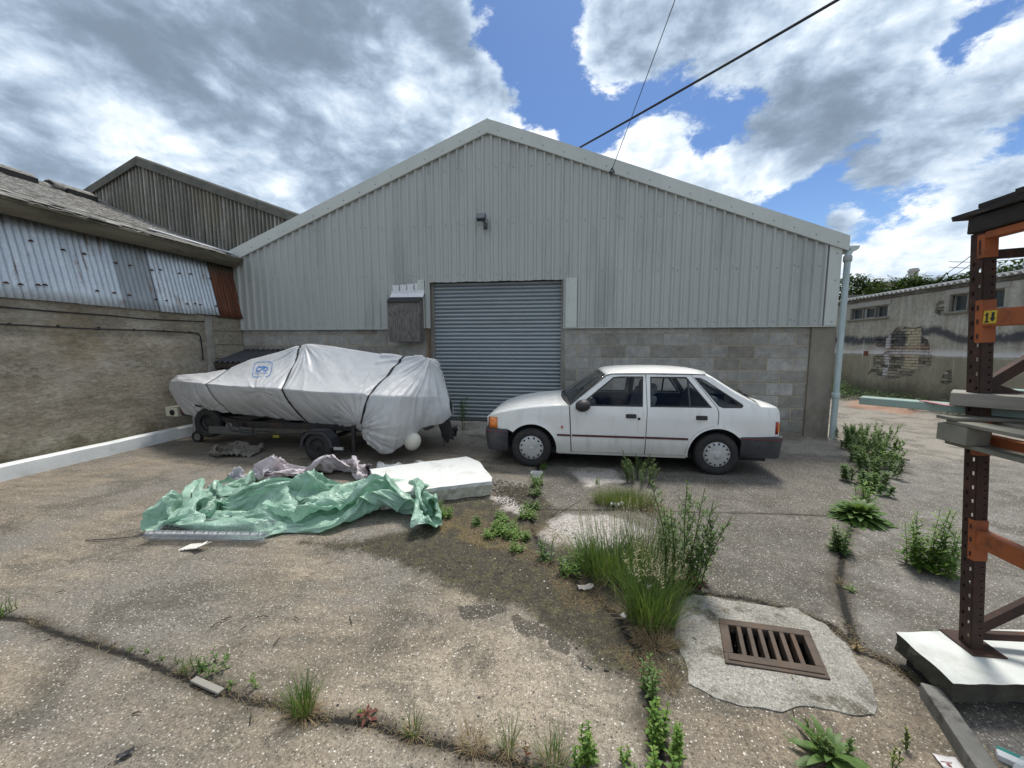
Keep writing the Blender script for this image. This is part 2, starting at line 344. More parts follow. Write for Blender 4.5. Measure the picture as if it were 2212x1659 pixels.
def ground_material(name, patch=False):
    m, N, b = new_mat(name)
    co = N.node('ShaderNodeTexCoord').outputs['Object']
    if patch: co = N.node('ShaderNodeNewGeometry').outputs['Position']
    big = N.noise(co, .9, 6, .6); mid = N.noise(co, 4.0, 8, .65); fine = N.noise(co, 26, 6, .7); grit = N.noise(co, 180, 3, .7)
    wob = N.math('ADD', N.math('MULTIPLY', N.math('SUBTRACT', mid, .5), .34), N.math('MULTIPLY', N.math('SUBTRACT', fine, .5), .20))
    streak = N.noise(N.scalev(co, (1.2, 5.0, 1)), 1.6, 6, .6)
    if patch:
        c = N.ramp(mid, [(.3, (.19, .18, .155)), (.5, (.28, .27, .24)), (.7, (.37, .355, .32))])
        c = N.mix(N.smooth(N.noise(co, 3.1, 8, .7), .52, .64), c, (.10, .09, .068))
    else:
        base = N.ramp(streak, [(.30, (.125, .108, .082)), (.5, (.205, .172, .130)), (.7, (.29, .243, .180))])
        base = N.mix(N.smooth(big, .42, .62), base, (.17, .155, .135), 'MIX')
        def reg(nm, soft, amt=1.0):
            v = N.math('ADD', N.attr(nm), wob); return N.math('MULTIPLY', N.smooth(v, soft, -soft), amt)
        lanec = N.ramp(mid, [(.3, (.10, .094, .087)), (.5, (.16, .15, .138)), (.7, (.225, .213, .195))])
        bayc = N.ramp(mid, [(.3, (.060, .055, .049)), (.5, (.100, .092, .082)), (.7, (.155, .143, .127))])
        c = base
        c = N.mix(reg('bay', .12, .85), c, bayc)
        c = N.mix(reg('lane', .04, .9), c, lanec)
        # lighter strip by the wall
        y = N.sep(co)[1]
        c = N.mix(N.math('MULTIPLY', N.smooth(N.math('ADD', y, N.math('MULTIPLY', wob, 1.5)), 5.9, 6.5), .75), c, (.29, .265, .225))
        c = N.mix(reg('tan', .10, .65), c, N.ramp(mid, [(.3, (.26, .22, .165)), (.7, (.40, .34, .26))]))
        c = N.mix(reg('sandr', .10, .6), c, (.22, .175, .125))
        # dark blotches all over
        c = N.mix(N.math('MULTIPLY', N.smooth(N.noise(co, 1.7, 8, .70, dist=.6), .50, .62), .62), c, (.068, .060, .046))
        c = N.mix(N.math('MULTIPLY', N.smooth(N.noise(N.scalev(co, (1, 2.2, 1)), .75, 7, .72), .50, .60), .50), c, (.095, .088, .068))
        c = N.mix(N.math('MULTIPLY', N.smooth(N.noise(co, 7, 6, .75), .58, .66), .45), c, (.055, .05, .038))
        ms = reg('moss', .06, .97)
        mossc = N.ramp(N.noise(co, 14, 6, .7), [(.3, (.022, .018, .011)), (.5, (.045, .037, .024)), (.62, (.062, .060, .024)), (.8, (.10, .08, .05))])
        c = N.mix(ms, c, mossc)
        c = N.mix(reg('pale', .05, .85), c, N.ramp(fine, [(.35, (.30, .27, .25)), (.6, (.50, .46, .43))]))
    if not patch: c = N.mix(N.math('MULTIPLY', N.smooth(N.math('MULTIPLY_ADD', wob, .12, N.attr('silt')), .006, -.006), .85), c, (.055, .048, .038))
    # exposed aggregate: stones of several colours
    v1 = N.voro(co, 95, out=1); d1 = N.voro(co, 95)
    st = N.sep(v1)
    stone = N.ramp(st[0], [(0, (.035, .03, .027)), (.3, (.12, .10, .085)), (.6, (.27, .235, .19)), (.84, (.46, .42, .34)), (1, (.72, .70, .65))])
    vis = N.math('MULTIPLY', N.smooth(d1, .48, .25), N.math('GREATER_THAN', st[1], .35))
    amt = N.math('MULTIPLY', vis, .45 if patch else .80)
    if not patch: amt = N.math('MULTIPLY', amt, N.math('SUBTRACT', 1, N.math('MULTIPLY', ms, .75)))
    c = N.mix(amt, c, stone)
    v2 = N.voro(co, 38, out=1); d2 = N.voro(co, 38); s2 = N.sep(v2)
    chip = N.math('MULTIPLY', N.smooth(N.math('MULTIPLY_ADD', s2[2], .16, d2), .30, .22), N.math('GREATER_THAN', s2[0], .95 if patch else .92))
    c = N.mix(N.math('MULTIPLY', chip, .75), c, N.ramp(s2[1], [(0, (.05, .045, .04)), (.45, (.10, .09, .08)), (.5, (.55, .53, .48)), (1, (.75, .73, .70))], 'CONSTANT'))
    c = N.mix(1.0, c, N.ramp(grit, [(.3, .52), (.7, 1.42)]), 'MULTIPLY'); c = N.mix(1.0, c, N.ramp(N.noise(co, 60, 3, .8), [(.3, .58), (.7, 1.35)]), 'MULTIPLY')
    if not patch:
        c = N.mix(N.math('MULTIPLY', N.smooth(N.math('ADD', N.attr('orange'), wob), .12, -.15), .32), c, (.42, .14, .055))
        cr = N.math('ADD', N.attr('crack'), N.math('MULTIPLY', N.math('SUBTRACT', fine, .5), .035))
        c = N.mix(N.math('MULTIPLY', N.smooth(N.math('ADD', cr, N.math('MULTIPLY', N.math('SUBTRACT', mid, .5), .16)), .085, .0), .75), c, (.050, .042, .030))
        c = N.mix(N.smooth(cr, .024, .008), c, (.010, .009, .007))
    N.put(b.inputs['Base Color'], c)
    N.put(b.inputs['Roughness'], N.math('ADD', .72, N.math('MULTIPLY', fine, .25))); b.inputs['Specular IOR Level'].default_value = .35
    h = N.math('ADD', N.math('MULTIPLY', vis, .5), N.math('ADD', N.math('MULTIPLY', grit, .5), N.math('MULTIPLY', fine, 1.2)))
    N.put(b.inputs['Normal'], N.bump(h, .55, .005))
    return m
gm.materials.append(ground_material('yard_concrete'))
patch_mat = ground_material('patch_concrete', True)

# concrete patch round the drain: its own raised sheet with a rim
def rough_outline(poly, step=.025, amp=.012, seed=0):
    out = []; n = len(poly)
    for i in range(n):
        a = Vector(poly[i]); b_ = Vector(poly[(i + 1) % n]); k = max(1, int((b_ - a).length / step))
        for j in range(k):
            p = a.lerp(b_, j / k); q = mnoise.noise_vector(Vector((p.x * 9, p.y * 9, seed))); out.append((p.x + q.x * amp * 1.6, p.y + q.y * amp * 1.6))
    return out
def cdt(outer, holes=(), step=.04, extra=()):
    """triangulate a polygon with holes, with interior grid points; returns 2D points and triangles"""
    pts = []; edges = []
    for lp in [outer, *holes]:
        b = len(pts); pts += [Vector(p) for p in lp]; n = len(lp); edges += [(b + i, b + (i + 1) % n) for i in range(n)]
    O = np.array(outer); x0, y0 = O.min(0); x1, y1 = O.max(0)
    if step:
        X, Y = np.meshgrid(np.arange(x0 + step / 2, x1, step), np.arange(y0 + step / 2, y1, step)); X = X.ravel(); Y = Y.ravel()
        ok = inside(X, Y, outer) & (seg_dist(X, Y, outer, True) > step * .3)
        for h in holes: ok &= ~inside(X, Y, h) & (seg_dist(X, Y, h, True) > step * .3)
        pts += [Vector((a, b_)) for a, b_ in zip(X[ok], Y[ok])]
    v, e, f, *_ = delaunay_2d_cdt(pts, edges, [], 0, 1e-6)
    P = np.array([[q.x, q.y] for q in v]); F = np.array([list(t) for t in f if len(t) == 3])
    c = P[F].mean(1); ok = inside(c[:, 0], c[:, 1], outer)
    for h in holes: ok &= ~inside(c[:, 0], c[:, 1], h)
    return P, F[ok]
def border_edges(F):
    cnt = {}
    for t in F:
        for i in range(3):
            a, b_ = int(t[i]), int(t[(i + 1) % 3]); cnt[(a, b_)] = cnt.get((a, b_), 0) + 1
    return [e for e in cnt if (e[1], e[0]) not in cnt]
def slab_from(outer, holes, top, bot, step=.04):
    P, F = cdt(outer, holes, step)
    n = len(P); zt = np.array([top(x, y) for x, y in P]); V = np.concatenate([np.c_[P, zt], np.c_[P, [bot(x, y) for x, y in P]]])
    faces = [tuple(int(i) for i in t) for t in F]
    for a, b_ in border_edges(F): faces.append((b_, a, a + n, b_ + n))
    return V, faces
po = rough_outline(PATCH, .012, .014, 3)
pv, pf = slab_from(po, [hole], lambda x, y: float(ground_z(np.array(x), np.array(y))) + .006 + .002 * mnoise.noise(Vector((x * 7, y * 7, 0))), lambda x, y: -.03, .04)
patch = mesh('pavement', pv, pf, patch_mat, None, False, (0, 0, 0)); tag(patch, kind='structure')

# concrete apron in front of the roller door and along the wall
apron_mat = simple('apron_concrete', (.30, .275, .235), .85, var=.3, scale=7, bump=.4, bscale=120, dirt=(.08, .07, .05), dirt_amt=.75, dirt_scale=2.4)
mb = MB(); nx = 60; xs = np.linspace(-3.9, .35, nx)
P = []
for x in xs:
    w = .03 * math.sin(x * 7) + .02 * math.sin(x * 19)
    P.append([(x, 6.80 + w, -.01), (x, 6.83 + w, .035), (x, 7.0 + w, .065), (x, 7.25, .09), (x, 7.56, .10)])
mb.grid(P); ap = mb.out('door_apron', apron_mat, None, True, loc=(0, 0, 0)); tag(ap, kind='structure')

# small far gully grating beside the row of weeds
q0 = Vector(G(1925, 990)); dm = simple('far_grate_iron', (.05, .035, .03), .8); fg = empty('small_drain', tuple(q0), 'small dark rusty gully grating in the lane beside the row of weeds', 'drain grating')
for i in range(6):
    mb = MB(); mb.box(q0.x - .16 + i * .055, q0.x - .13 + i * .055, q0.y - .09, q0.y + .09, -.01, .016); mb.out('grate_bar', dm, fg)
mb = MB(); mb.box(q0.x - .17, q0.x + .16, q0.y - .105, q0.y - .09, -.01, .018); mb.out('frame', dm, fg); mb = MB(); mb.box(q0.x - .17, q0.x + .16, q0.y + .09, q0.y + .105, -.01, .018); mb.out('frame', dm, fg)
mb = MB(); mb.box(q0.x - .165, q0.x + .155, q0.y - .1, q0.y + .1, -.012, .006); mb.out('pit', simple('gully_shade', (.006, .006, .006), .9), fg)  # solid near-black plate between the bars, painted shade instead of a real depth
# ------------------------------------------------------------------ drain grating
iron = simple('rusty_iron', (.080, .060, .046), .75, .25, .5, 14, .5, 160, .002, dirt=(.10, .055, .03), dirt_amt=.6, dirt_scale=9)
pit_mat = simple('pit_shade', (.015, .013, .010), .95, var=.3)  # near-black lining: the shade down the drain is put into its colour
dr = empty('drain', (1.1, 2.18, 0), 'rusty cast iron drain grating with seven slots set in the pale concrete patch', 'drain grating')
DV = [Vector((p[0], p[1], .024)) for p in DRAIN]     # back-left, back-right, front-right, front-left
def dpt(u, v, z=.024):
    a = DV[0].lerp(DV[1], u); b_ = DV[3].lerp(DV[2], u); q = a.lerp(b_, v); return Vector((q.x, q.y, z))
def dquad(mb, u0, u1, v0, v1, z0=-.03, z1=.024, du=0.0):
    c = [dpt(u0 + du, v0, z1), dpt(u1 + du, v0, z1), dpt(u1, v1, z1), dpt(u0, v1, z1)]
    v = [tuple(p) for p in c] + [(p.x, p.y, z0) for p in c]
    mb.add(v, [(0, 1, 2, 3), (7, 6, 5, 4), (0, 4, 5, 1), (1, 5, 6, 2), (2, 6, 7, 3), (3, 7, 4, 0)])
mb = MB()
for q in ((-.02, 1.02, -.035, .12), (-.02, 1.02, .80, 1.03)): dquad(mb, *q)
for q in ((-.02, .085, .12, .80), (.925, 1.02, .12, .80)): dquad(mb, *q)
mb.out('frame', iron, dr, False, .004)
mb = MB(); dquad(mb, .02, .98, .85, .97, .02, .030); mb.out('rim', iron, dr, False, .003)
for k in range(6):
    mb = MB(); u = .085 + (k + 1) * .120; dquad(mb, u - .026, u + .026, .115, .81, -.05, .022, .0); mb.out('grate_bar', iron, dr, False, .004)
mb = MB(); hc = (hole[0][0] + hole[2][0]) / 2, (hole[0][1] + hole[2][1]) / 2; c = [Vector((hc[0] + (p[0] - hc[0]) * .975, hc[1] + (p[1] - hc[1]) * .96, 0)) for p in hole]
lo = [(p.x, p.y, -.55) for p in c]; hi = [(p.x, p.y, .013) for p in c]
mb.add(hi + lo, [(4, 5, 6, 7), (0, 1, 5, 4), (1, 2, 6, 5), (2, 3, 7, 6), (3, 0, 4, 7)]); mb.out('pit', pit_mat, dr)
# ------------------------------------------------------------------ warehouse
D = 7.5
clad_mat = simple('grey_cladding', (.385, .402, .382), .48, .0, .05, 1.3, .03, 40, .002, spec=.4, dirt=(.27, .28, .26), dirt_amt=.65, dirt_scale=1.5, stretch=(1, 1, .16))
trim_mat = simple('grey_trim', (.47, .495, .46), .45, .0, .05, 2, .02, 40, .002, spec=.4, dirt=(.42, .44, .41), dirt_amt=.5, dirt_scale=1.5, rnd=.04)
def block_material():
    m, N, b = new_mat('concrete_block')
    co = N.node('ShaderNodeNewGeometry').outputs['Position']; r = N.node('ShaderNodeObjectInfo').outputs['Random']
    sh = N.vmath('ADD', co, N.comb(N.math('MULTIPLY', r, 40.), 0, N.math('MULTIPLY', r, 23.)))
    n = N.noise(sh, 9, 7, .7); f = N.noise(sh, 70, 4, .75); bigz = N.noise(co, .8, 4, .6)
    c = N.ramp(r, [(0, (.23, .218, .188)), (.3, (.29, .28, .25)), (.7, (.33, .323, .297)), (1, (.38, .372, .345))])
    c = N.mix(1.0, c, N.ramp(n, [(.3, .72), (.7, 1.25)]), 'MULTIPLY'); c = N.mix(1.0, c, N.ramp(f, [(.3, .75), (.7, 1.25)]), 'MULTIPLY')
    z = N.sep(co)[2]
    c = N.mix(N.math('MULTIPLY', N.smooth(N.math('ADD', z, N.math('MULTIPLY', N.math('SUBTRACT', n, .5), .8)), .55, .05), .55), c, (.12, .115, .085))
    c = N.mix(N.math('MULTIPLY', N.smooth(bigz, .5, .65), .3), c, (.13, .12, .095))
    N.put(b.inputs['Base Color'], c); b.inputs['Roughness'].default_value = .92; b.inputs['Specular IOR Level'].default_value = .25
    N.put(b.inputs['Normal'], N.bump(N.math('ADD', f, N.math('MULTIPLY', n, .8)), .7, .006)); return m
block_mat = block_material()
mortar_mat = simple('mortar', (.40, .33, .22), .95, var=.25, scale=8, bump=.5, bscale=90, dirt=(.13, .115, .085), dirt_amt=.7, dirt_scale=2)
pil_mat = simple('weathered_pier', (.215, .195, .160), .9, var=.22, scale=3.5, bump=.5, bscale=45, bdist=.006, dirt=(.115, .10, .075), dirt_amt=.7, dirt_scale=2.2, stretch=(1, 1, .6))
dark_mat = simple('dark_void', (.012, .012, .012), .9, var=.1, bump=0)
roof_mat = simple('warehouse_roof_sheet', (.30, .32, .31), .5, var=.08, scale=2)
APX, APZ, RX, RZ, LX, LZ = -1.505, 5.80, 4.66, 3.472, -7.12, 3.585
def roofz(x):
    return APZ + (RZ - APZ) * (x - APX) / (RX - APX) if x > APX else APZ + (LZ - APZ) * (x - APX) / (LX - APX)
wh = empty('warehouse', (-1.5, D, 0), 'grey ribbed metal clad warehouse gable over a concrete block wall with a roller door', 'warehouse')
# masonry backing (mortar plane) with the door opening
DX0, DX1, DZ0, DZ1 = -2.68, -.10, .10, 2.88
mb = MB(); mb.box(-7.35, DX0 - .14, D + .0045, D + .22, -.1, 2.2); mb.out('mortar_wall', mortar_mat, wh); mb = MB(); mb.box(DX1 + .06, 4.26, D + .0045, D + .22, -.1, 2.2); mb.out('mortar_wall', mortar_mat, wh)
mb = MB(); mb.box(4.245, 4.635, D - .035, D + .25, -.1, 1.995); pilp = mb.out('corner_pier', pil_mat, wh, False, .006)
# upper backing behind cladding (dark lining) and side walls, roof
mb = MB(); mb.add([(LX + .05, D + .05, 1.99), (DX0 - .1, D + .05, 1.99), (DX0 - .1, D + .05, 2.9), (DX1 + .1, D + .05, 2.9), (DX1 + .1, D + .05, 1.99), (4.6, D + .05, 1.99), (4.6, D + .05, roofz(4.6) - .1), (APX, D + .05, APZ - .1), (LX + .05, D + .05, roofz(LX + .05) - .1)], [(0, 1, 2, 8), (2, 7, 8), (2, 3, 7), (3, 6, 7), (3, 4, 5, 6)])
mb.out('gable_lining', dark_mat, wh)
mb = MB()
mb.box(4.58, 4.63, D + .02, D + 24, 1.98, 3.45); mb.box(4.50, 4.62, D + .26, D + 24, -.1, 1.98)
mb.box(-7.30, -7.2, D + .25, D + 24, -.1, 3.4); mb.out('side_wall', clad_mat, wh)
mb = MB()
for (xa, xb) in ((APX, RX + .03), (LX - .02, APX)):
    za, zb = roofz(xa) - .012, roofz(xb) - .012
    mb.add([(xa, D - .03, za), (xb, D - .03, zb), (xb, D + 24, zb), (xa, D + 24, za), (xa, D - .03, za - .05), (xb, D - .03, zb - .05), (xb, D + 24, zb - .05), (xa, D + 24, za - .05)],
           [(0, 1, 2, 3), (7, 6, 5, 4), (0, 4, 5, 1), (2, 6, 7, 3), (1, 5, 6, 2), (0, 3, 7, 4)])
mb.out('roof', roof_mat, wh)

# profiled sheets: 1 m wide, six ribs each, every sheet a part
PIT = .16605; RIB = [(0, 0), (.092, 0), (.116, .036), (.142, .036), (.16605, 0)]
def clad_sheet(x0, nrib, yb=D - .045):
    xs = []
    for r in range(nrib):
        for (dx, o) in RIB[:-1]: xs.append((x0 + r * PIT + dx, o))
    xs.append((x0 + nrib * PIT, 0))
    xs.append((x0 + nrib * PIT + .012, 0))
    return xs
def zbot(x): return 2.875 + .004 * math.sin(x * 9) if DX0 - .03 < x < DX1 + .02 else 1.982
x = -7.06; k = 0; cuts = [APX, DX0 - .03, DX1 + .02]
scr = MB()
def screw(mb, x, y, z, r=.009):
    M = Matrix.Translation((x, y, z))
    mb.lathe([(0, -.010), (r * .6, -.010), (r, -.006), (r, 0)], (x, y, z), 'y', 6)
while x < 4.42:
    nr = 6
    xs = clad_sheet(x, nr); xs = [(a, o) for a, o in xs if a < 4.44]
    # insert cut positions
    full = []
    for (a, o), (a2, o2) in zip(xs, xs[1:]):
        full.append((a, o, zbot(a)))
        for c in cuts:
            if a < c < a2:
                oo = o + (o2 - o) * (c - a) / (a2 - a); full.append((c - 1e-4, oo, zbot(c - 1e-3))); full.append((c + 1e-4, oo, zbot(c + 1e-3)))
    full.append((xs[-1][0], xs[-1][1], zbot(xs[-1][0])))
    v = []; f = []; yb = D - .040 - (k % 2) * .0015
    for (a, o, zb) in full:
        y = yb - o; zt = roofz(a) - .13
        v += [(a, y, zb), (a, y + .0025, (zb + zt) / 2), (a, y, zt), (a, y + .012, zb), (a, y + .012, zt)]
    for i in range(len(full) - 1):
        b = i * 5; c = b + 5; f += [(b, c, c + 1, b + 1), (b + 1, c + 1, c + 2, b + 2), (b + 3, c + 3, c, b)]
    n = len(full) - 1; f += [(0, 1, 2, 4, 3), (n * 5 + 3, n * 5 + 4, n * 5 + 2, n * 5 + 1, n * 5)]
    mesh('cladding_sheet', v, f, clad_mat, wh)
    for r in range(nr):
        xc = x + r * PIT + .05
        if xc > 4.4: break
        for zz in (2.07, 3.0, 3.95, 4.95):
            if zz < zbot(xc) + .04 or zz > roofz(xc) - .35: continue
            if r % 2 == 0: screw(scr, xc, yb - .001, zz + .01 * math.sin(xc * 31))
        if r == 5:
            for zz in (2.09, 3.02, 3.97, 4.97):
                if zbot(xc) + .04 < zz < roofz(xc) - .35: screw(scr, xc + .082, yb - .037, zz)
    x += nr * PIT; k += 1
# drip trim along the bottom
for xa, xb in ((-7.05, DX0 - .28), (DX1 + .02, 4.60)):
    mb = MB(); mb.box(xa, xb, D - .082, D - .01, 1.965, 1.979); mb.out('drip_trim', trim_mat, wh)
# barge flashings in 3 m lengths, lapped
def barge(xa, xb, lift):
    za, zb = roofz(xa) + .012, roofz(xb) + .012; y0 = D - .105 - lift; hgt = .245; t = .004
    v = []
    for xx, zz in ((xa, za), (xb, zb)): v += [(xx, y0, zz), (xx, y0 - .001, zz - hgt), (xx, y0 + .03, zz - hgt - .006), (xx, D + .16, zz + .004), (xx, D + .16, zz - .012), (xx, y0 + .006, zz - .012), (xx, y0 + .006, zz - hgt + .01)]
    f = [(i, i + 1, i + 8, i + 7) for i in range(6)] + [(6, 0, 7, 13), (0, 6, 5, 4, 3), (6, 0, 1, 2), (7, 10, 11, 12, 13), (13, 9, 8, 7)]
    mesh('barge_flashing', v, f, trim_mat, wh)
    n = max(1, round(abs(xb - xa) / .36))
    for i in range(n):
        q = (i + .5) / n; xx = xa + (xb - xa) * q; screw(scr, xx, y0 - .001, roofz(xx) - .15, .010)
for i, (a, b_) in enumerate(((APX - .02, APX + .85), (APX + .83, 1.60), (1.58, 3.65), (3.63, RX + .02))): barge(a, b_, .003 * (i % 2))
for i, (a, b_) in enumerate(((LX, -5.92), (-5.94, -3.24), (-3.26, APX + .005))): barge(b_, a, .0015 + .003 * (i % 2))
# corner trim and door reveal trims
mb = MB(); mb.box(4.405, 4.600, D - .076, D + .02, 1.983, 3.40); mb.out('corner_trim', trim_mat, wh, False, .003)
mb = MB(); mb.box(DX0 - .27, DX0 - .14, D - .080, D - .01, 1.983, 2.93); mb.box(DX0 - .142, DX0 - .135, D - .078, D + .12, 1.983, 2.93); mb.out('door_trim', trim_mat, wh, False, .002)
mb = MB(); mb.box(DX1 + .065, DX1 + .275, D - .080, D - .01, 1.984, 2.90); mb.out('door_trim', trim_mat, wh, False, .002)
for xx, zs in ((DX1 + .11, (2.10, 2.5, 2.86)), (DX0 - .17, (2.05, 2.45, 2.88)), (4.52, (2.05, 2.75, 3.2))):
    for zz in zs: screw(scr, xx, D - .081, zz, .009)
scr.out('screw_heads', simple('screw_metal', (.20, .21, .21), .45, .6), wh, kind='stuff')
# jambs and guides
wood = simple('stained_jamb', (.16, .105, .06), .8, var=.45, scale=6, bump=.5, bscale=50, dirt=(.34, .30, .24), dirt_amt=.7, dirt_scale=4, stretch=(1, 1, .15))
mb = MB(); mb.box(DX0 - .135, DX0 - .07, D - .02, D + .16, .08, 2.90); mb.out('door_jamb', wood, wh, False, .005)
galv_d = simple('aged_guide', (.20, .19, .17), .6, .2, .3, 9, .3, 60, dirt=(.16, .11, .07), dirt_amt=.5, dirt_scale=7, stretch=(1, 1, .3))
mb = MB(); mb.box(DX0 - .068, DX0 + .02, D + .06, D + .16, .09, 2.90); mb.box(DX1 - .02, DX1 + .058, D - .012, D + .16, .09, 2.90); mb.out('door_guide', galv_d, wh, False, .004)
mb = MB(); mb.box(DX0 - .05, DX1 + .05, D + .01, D + .20, 2.893, 2.99); mb.out('door_lintel', dark_mat, wh)
# roller door: each slat a sub-part
door_mat = simple('roller_slat', (.28, .315, .33), .38, .40, .10, 4, .05, 30, .002, dirt=(.20, .22, .23), dirt_amt=.35, dirt_scale=2.5, stretch=(.3, 1, 1), rnd=.05)
SP = .0765; nsl = int((DZ1 - DZ0) / SP) + 1
mb = MB(); mb.box(DX0, DX1, D + .135, D + .15, DZ0, DZ1 + .03); rd = mb.out('roller_door', simple('door_core', (.05, .055, .06), .7), wh)
prof = [(.0, .0), (.004, .010), (.010, .022), (.022, .031), (.037, .034), (.052, .031), (.062, .022), (.067, .010), (.070, .002), (.0765, .0)]
P = []
for xx in np.linspace(DX0 + .0, DX1 - .0, 14): P.append([(xx, -o, z) for z, o in prof])
sm = MB().grid(P); org = origin_of(rd)
sme = bpy.data.meshes.new('slat'); sme.from_pydata([(p[0] - org.x, p[1], p[2]) for p in sm.v], [], [tuple(q) for q in sm.f]); sme.materials.append(door_mat)
sme.polygons.foreach_set('use_smooth', [True] * len(sme.polygons)); sme.update()
for i in range(nsl):
    o = link_mesh('slat', sme, rd, (0, D + .118 - org.y, DZ0 + .045 + i * SP - org.z))
mb = MB(); mb.box(DX0 + .003, DX1 - .003, D + .09, D + .13, DZ0 + .002, DZ0 + .044); mb.out('bottom_rail', simple('bottom_rail', (.16, .165, .165), .5, .5), rd, False, .004)
# concrete blocks, every one a part
def block_mesh(w, h=.214, d=.09, seed=0):
    mb = MB(); mb.box(0, w, 0, d, 0, h); me = bpy.data.meshes.new('block'); me.from_pydata(mb.v, [], mb.f)
    bm = bmesh.new(); bm.from_mesh(me); bmesh.ops.bevel(bm, geom=list(bm.edges), offset=.0045, segments=1, affect='EDGES'); bmesh.ops.recalc_face_normals(bm, faces=bm.faces)
    for v_ in bm.verts: v_.co += mnoise.noise_vector(v_.co * 20 + Vector((seed, 0, 0))) * .002
    bm.to_mesh(me); bm.free(); me.materials.append(block_mat); return me
BM = {}
def put_block(x0, x1, z0, h=.214):
    w = round(x1 - x0, 2)
    if w < .04: return
    key = (w, round(h, 2))
    if key not in BM: BM[key] = block_mesh(w, h, .09, len(BM))
    link_mesh('block', BM[key], wh, (x0 - wh.location.x, D - .001 + random.uniform(-.0025, .0025) - wh.location.y, z0))
z = .065; row = 0
while z < 1.95:
    h = min(.214, 1.99 - z)
    for (xa, xb) in ((DX1 + .06, 4.238), (-7.2, DX0 - .142)):
        s = 2.0 + (.2255 if row % 2 else 0) - 30 * .451
        while s < xb:
            a, b_ = max(s, xa), min(s + .440, xb)
            if b_ - a > .04: put_block(a, b_, z, h)
            s += .451
    z += .2255; row += 1
mb = MB(); mb.box(DX1 + .06, 4.24, D - .012, D + .02, -.05, .058); mb.out('plinth', pil_mat, wh)

# rainwater goods on the right corner
pvc = simple('pale_blue_pipe', (.42, .50, .50), .42, 0, .08, 2, .03, 30, dirt=(.19, .24, .24), dirt_amt=.8, dirt_scale=1.4, stretch=(1, 1, .25))
gut = simple('gutter_grey', (.42, .47, .45), .5, var=.08)
gx0 = 4.76
mb = MB(); P = []
for y in (D - .10, D + 8, D + 23): P.append([(gx0 + .085 * math.cos(a), y, 3.31 + .085 * math.sin(a)) for a in np.linspace(PI, 2 * PI, 9)])
mb.grid(P); nb = len(mb.v)
P2 = [[(gx0 + .080 * math.cos(a), y, 3.312 + .080 * math.sin(a)) for a in np.linspace(PI, 2 * PI, 9)] for y in (D - .098, D + 23)]; mb.grid(P2)
mb.add([(gx0 + .083 * math.cos(a), D - .10, 3.312 + .083 * math.sin(a)) for a in np.linspace(PI, 2 * PI, 9)], [tuple(range(9))])
mb.out('gutter', gut, wh)
pt = Vector((4.69, D - .07, 3.25)); pb = Vector((4.685, D - .075, .0))
mb = MB(); mb.tube([(gx0 - .02, D - .05, 3.25), pt + Vector((.0, 0, -.08)), pt.lerp(pb, .1), pt.lerp(pb, .5), pb], .046, 20, True); dp = mb.out('downpipe', pvc, wh, True)
for q in (.045, .765):
    c = pt.lerp(pb, q); mb = MB(); mb.tube([c + Vector((0, 0, .05)), c + Vector((0, 0, .04)), c + Vector((0, 0, -.04)), c + Vector((0, 0, -.05))], [.056, .062, .062, .056], 20); mb.out('pipe_collar', pvc if q > .5 else simple('grey_collar', (.30, .32, .31), .5), dp, True)

# floodlight on the gable
fl = empty('floodlight', (-1.60, D - .08, 3.93), 'small black security floodlight with motion sensor fixed high on the ribbed gable', 'floodlight')
fl_m = simple('black_lamp_housing', (.05, .055, .06), .45, .2, .2, 20)
gl_m, N_, b_ = new_mat('lamp_glass'); b_.inputs['Base Color'].default_value = (.10, .12, .13, 1); b_.inputs['Roughness'].default_value = .12
M = Matrix.Translation((-1.62, D - .20, 4.03)) @ Matrix.Rotation(math.radians(-28), 4, 'X')
mb = MB(); mb.box(-.085, .085, -.03, .05, -.065, .065, M); mb.out('lamp_housing', fl_m, fl, False, .01)
mb = MB(); mb.box(-.072, .072, -.034, -.031, -.052, .052, M); mb.out('lamp_lens', gl_m, fl)
mb = MB(); mb.box(-1.585, -1.525, D - .14, D - .07, 3.84, 3.94); mb.bar((-1.555, D - .12, 3.93), (-1.60, D - .17, 3.98), .02, .03); mb.bar((-1.50, D - .15, 3.93), (-1.51, D - .2, 4.0), .012, .012); mb.out('bracket', fl_m, fl, False, .006)
mb = MB(); mb.lathe([(0, -.035), (.022, -.03), (.032, -.01), (.030, .03), (0, .035)], (-1.555, D - .17, 3.86), 'z', 14); mb.out('motion_sensor', fl_m, fl, True)

# weathered plywood hood over an opening, left of the door
hood = empty('wooden_hood', (-3.16, D - .2, 1.70), 'weathered grey plywood box with a felt top beside the roller door', 'wooden box')
def ply_material():
    m, N, b = new_mat('weathered_ply')
    co = N.node('ShaderNodeTexCoord').outputs['Object']
    wv = N.vmath('ADD', N.scalev(co, (1, 1, .16)), N.vmath('SCALE', N.vmath('SUBTRACT', N.noise(N.scalev(co, (1, 1, .4)), 3, 3, .5, out=1), (.5, .5, .5)), .25))
    rings = N.noise(wv, 7, 2, .5); st = N.math('FRACT', N.math('MULTIPLY', rings, 9))
    fine = N.noise(N.scalev(co, (1, 1, .05)), 90, 4, .7)
    c = N.ramp(st, [(0, (.085, .076, .068)), (.35, (.17, .155, .14)), (.75, (.12, .108, .097)), (1, (.08, .072, .064))])
    c = N.mix(1.0, c, N.ramp(fine, [(.3, .7), (.7, 1.3)]), 'MULTIPLY')
    N.put(b.inputs['Base Color'], c); b.inputs['Roughness'].default_value = .85
    N.put(b.inputs['Normal'], N.bump(N.math('ADD', st, fine), .3, .003)); return m
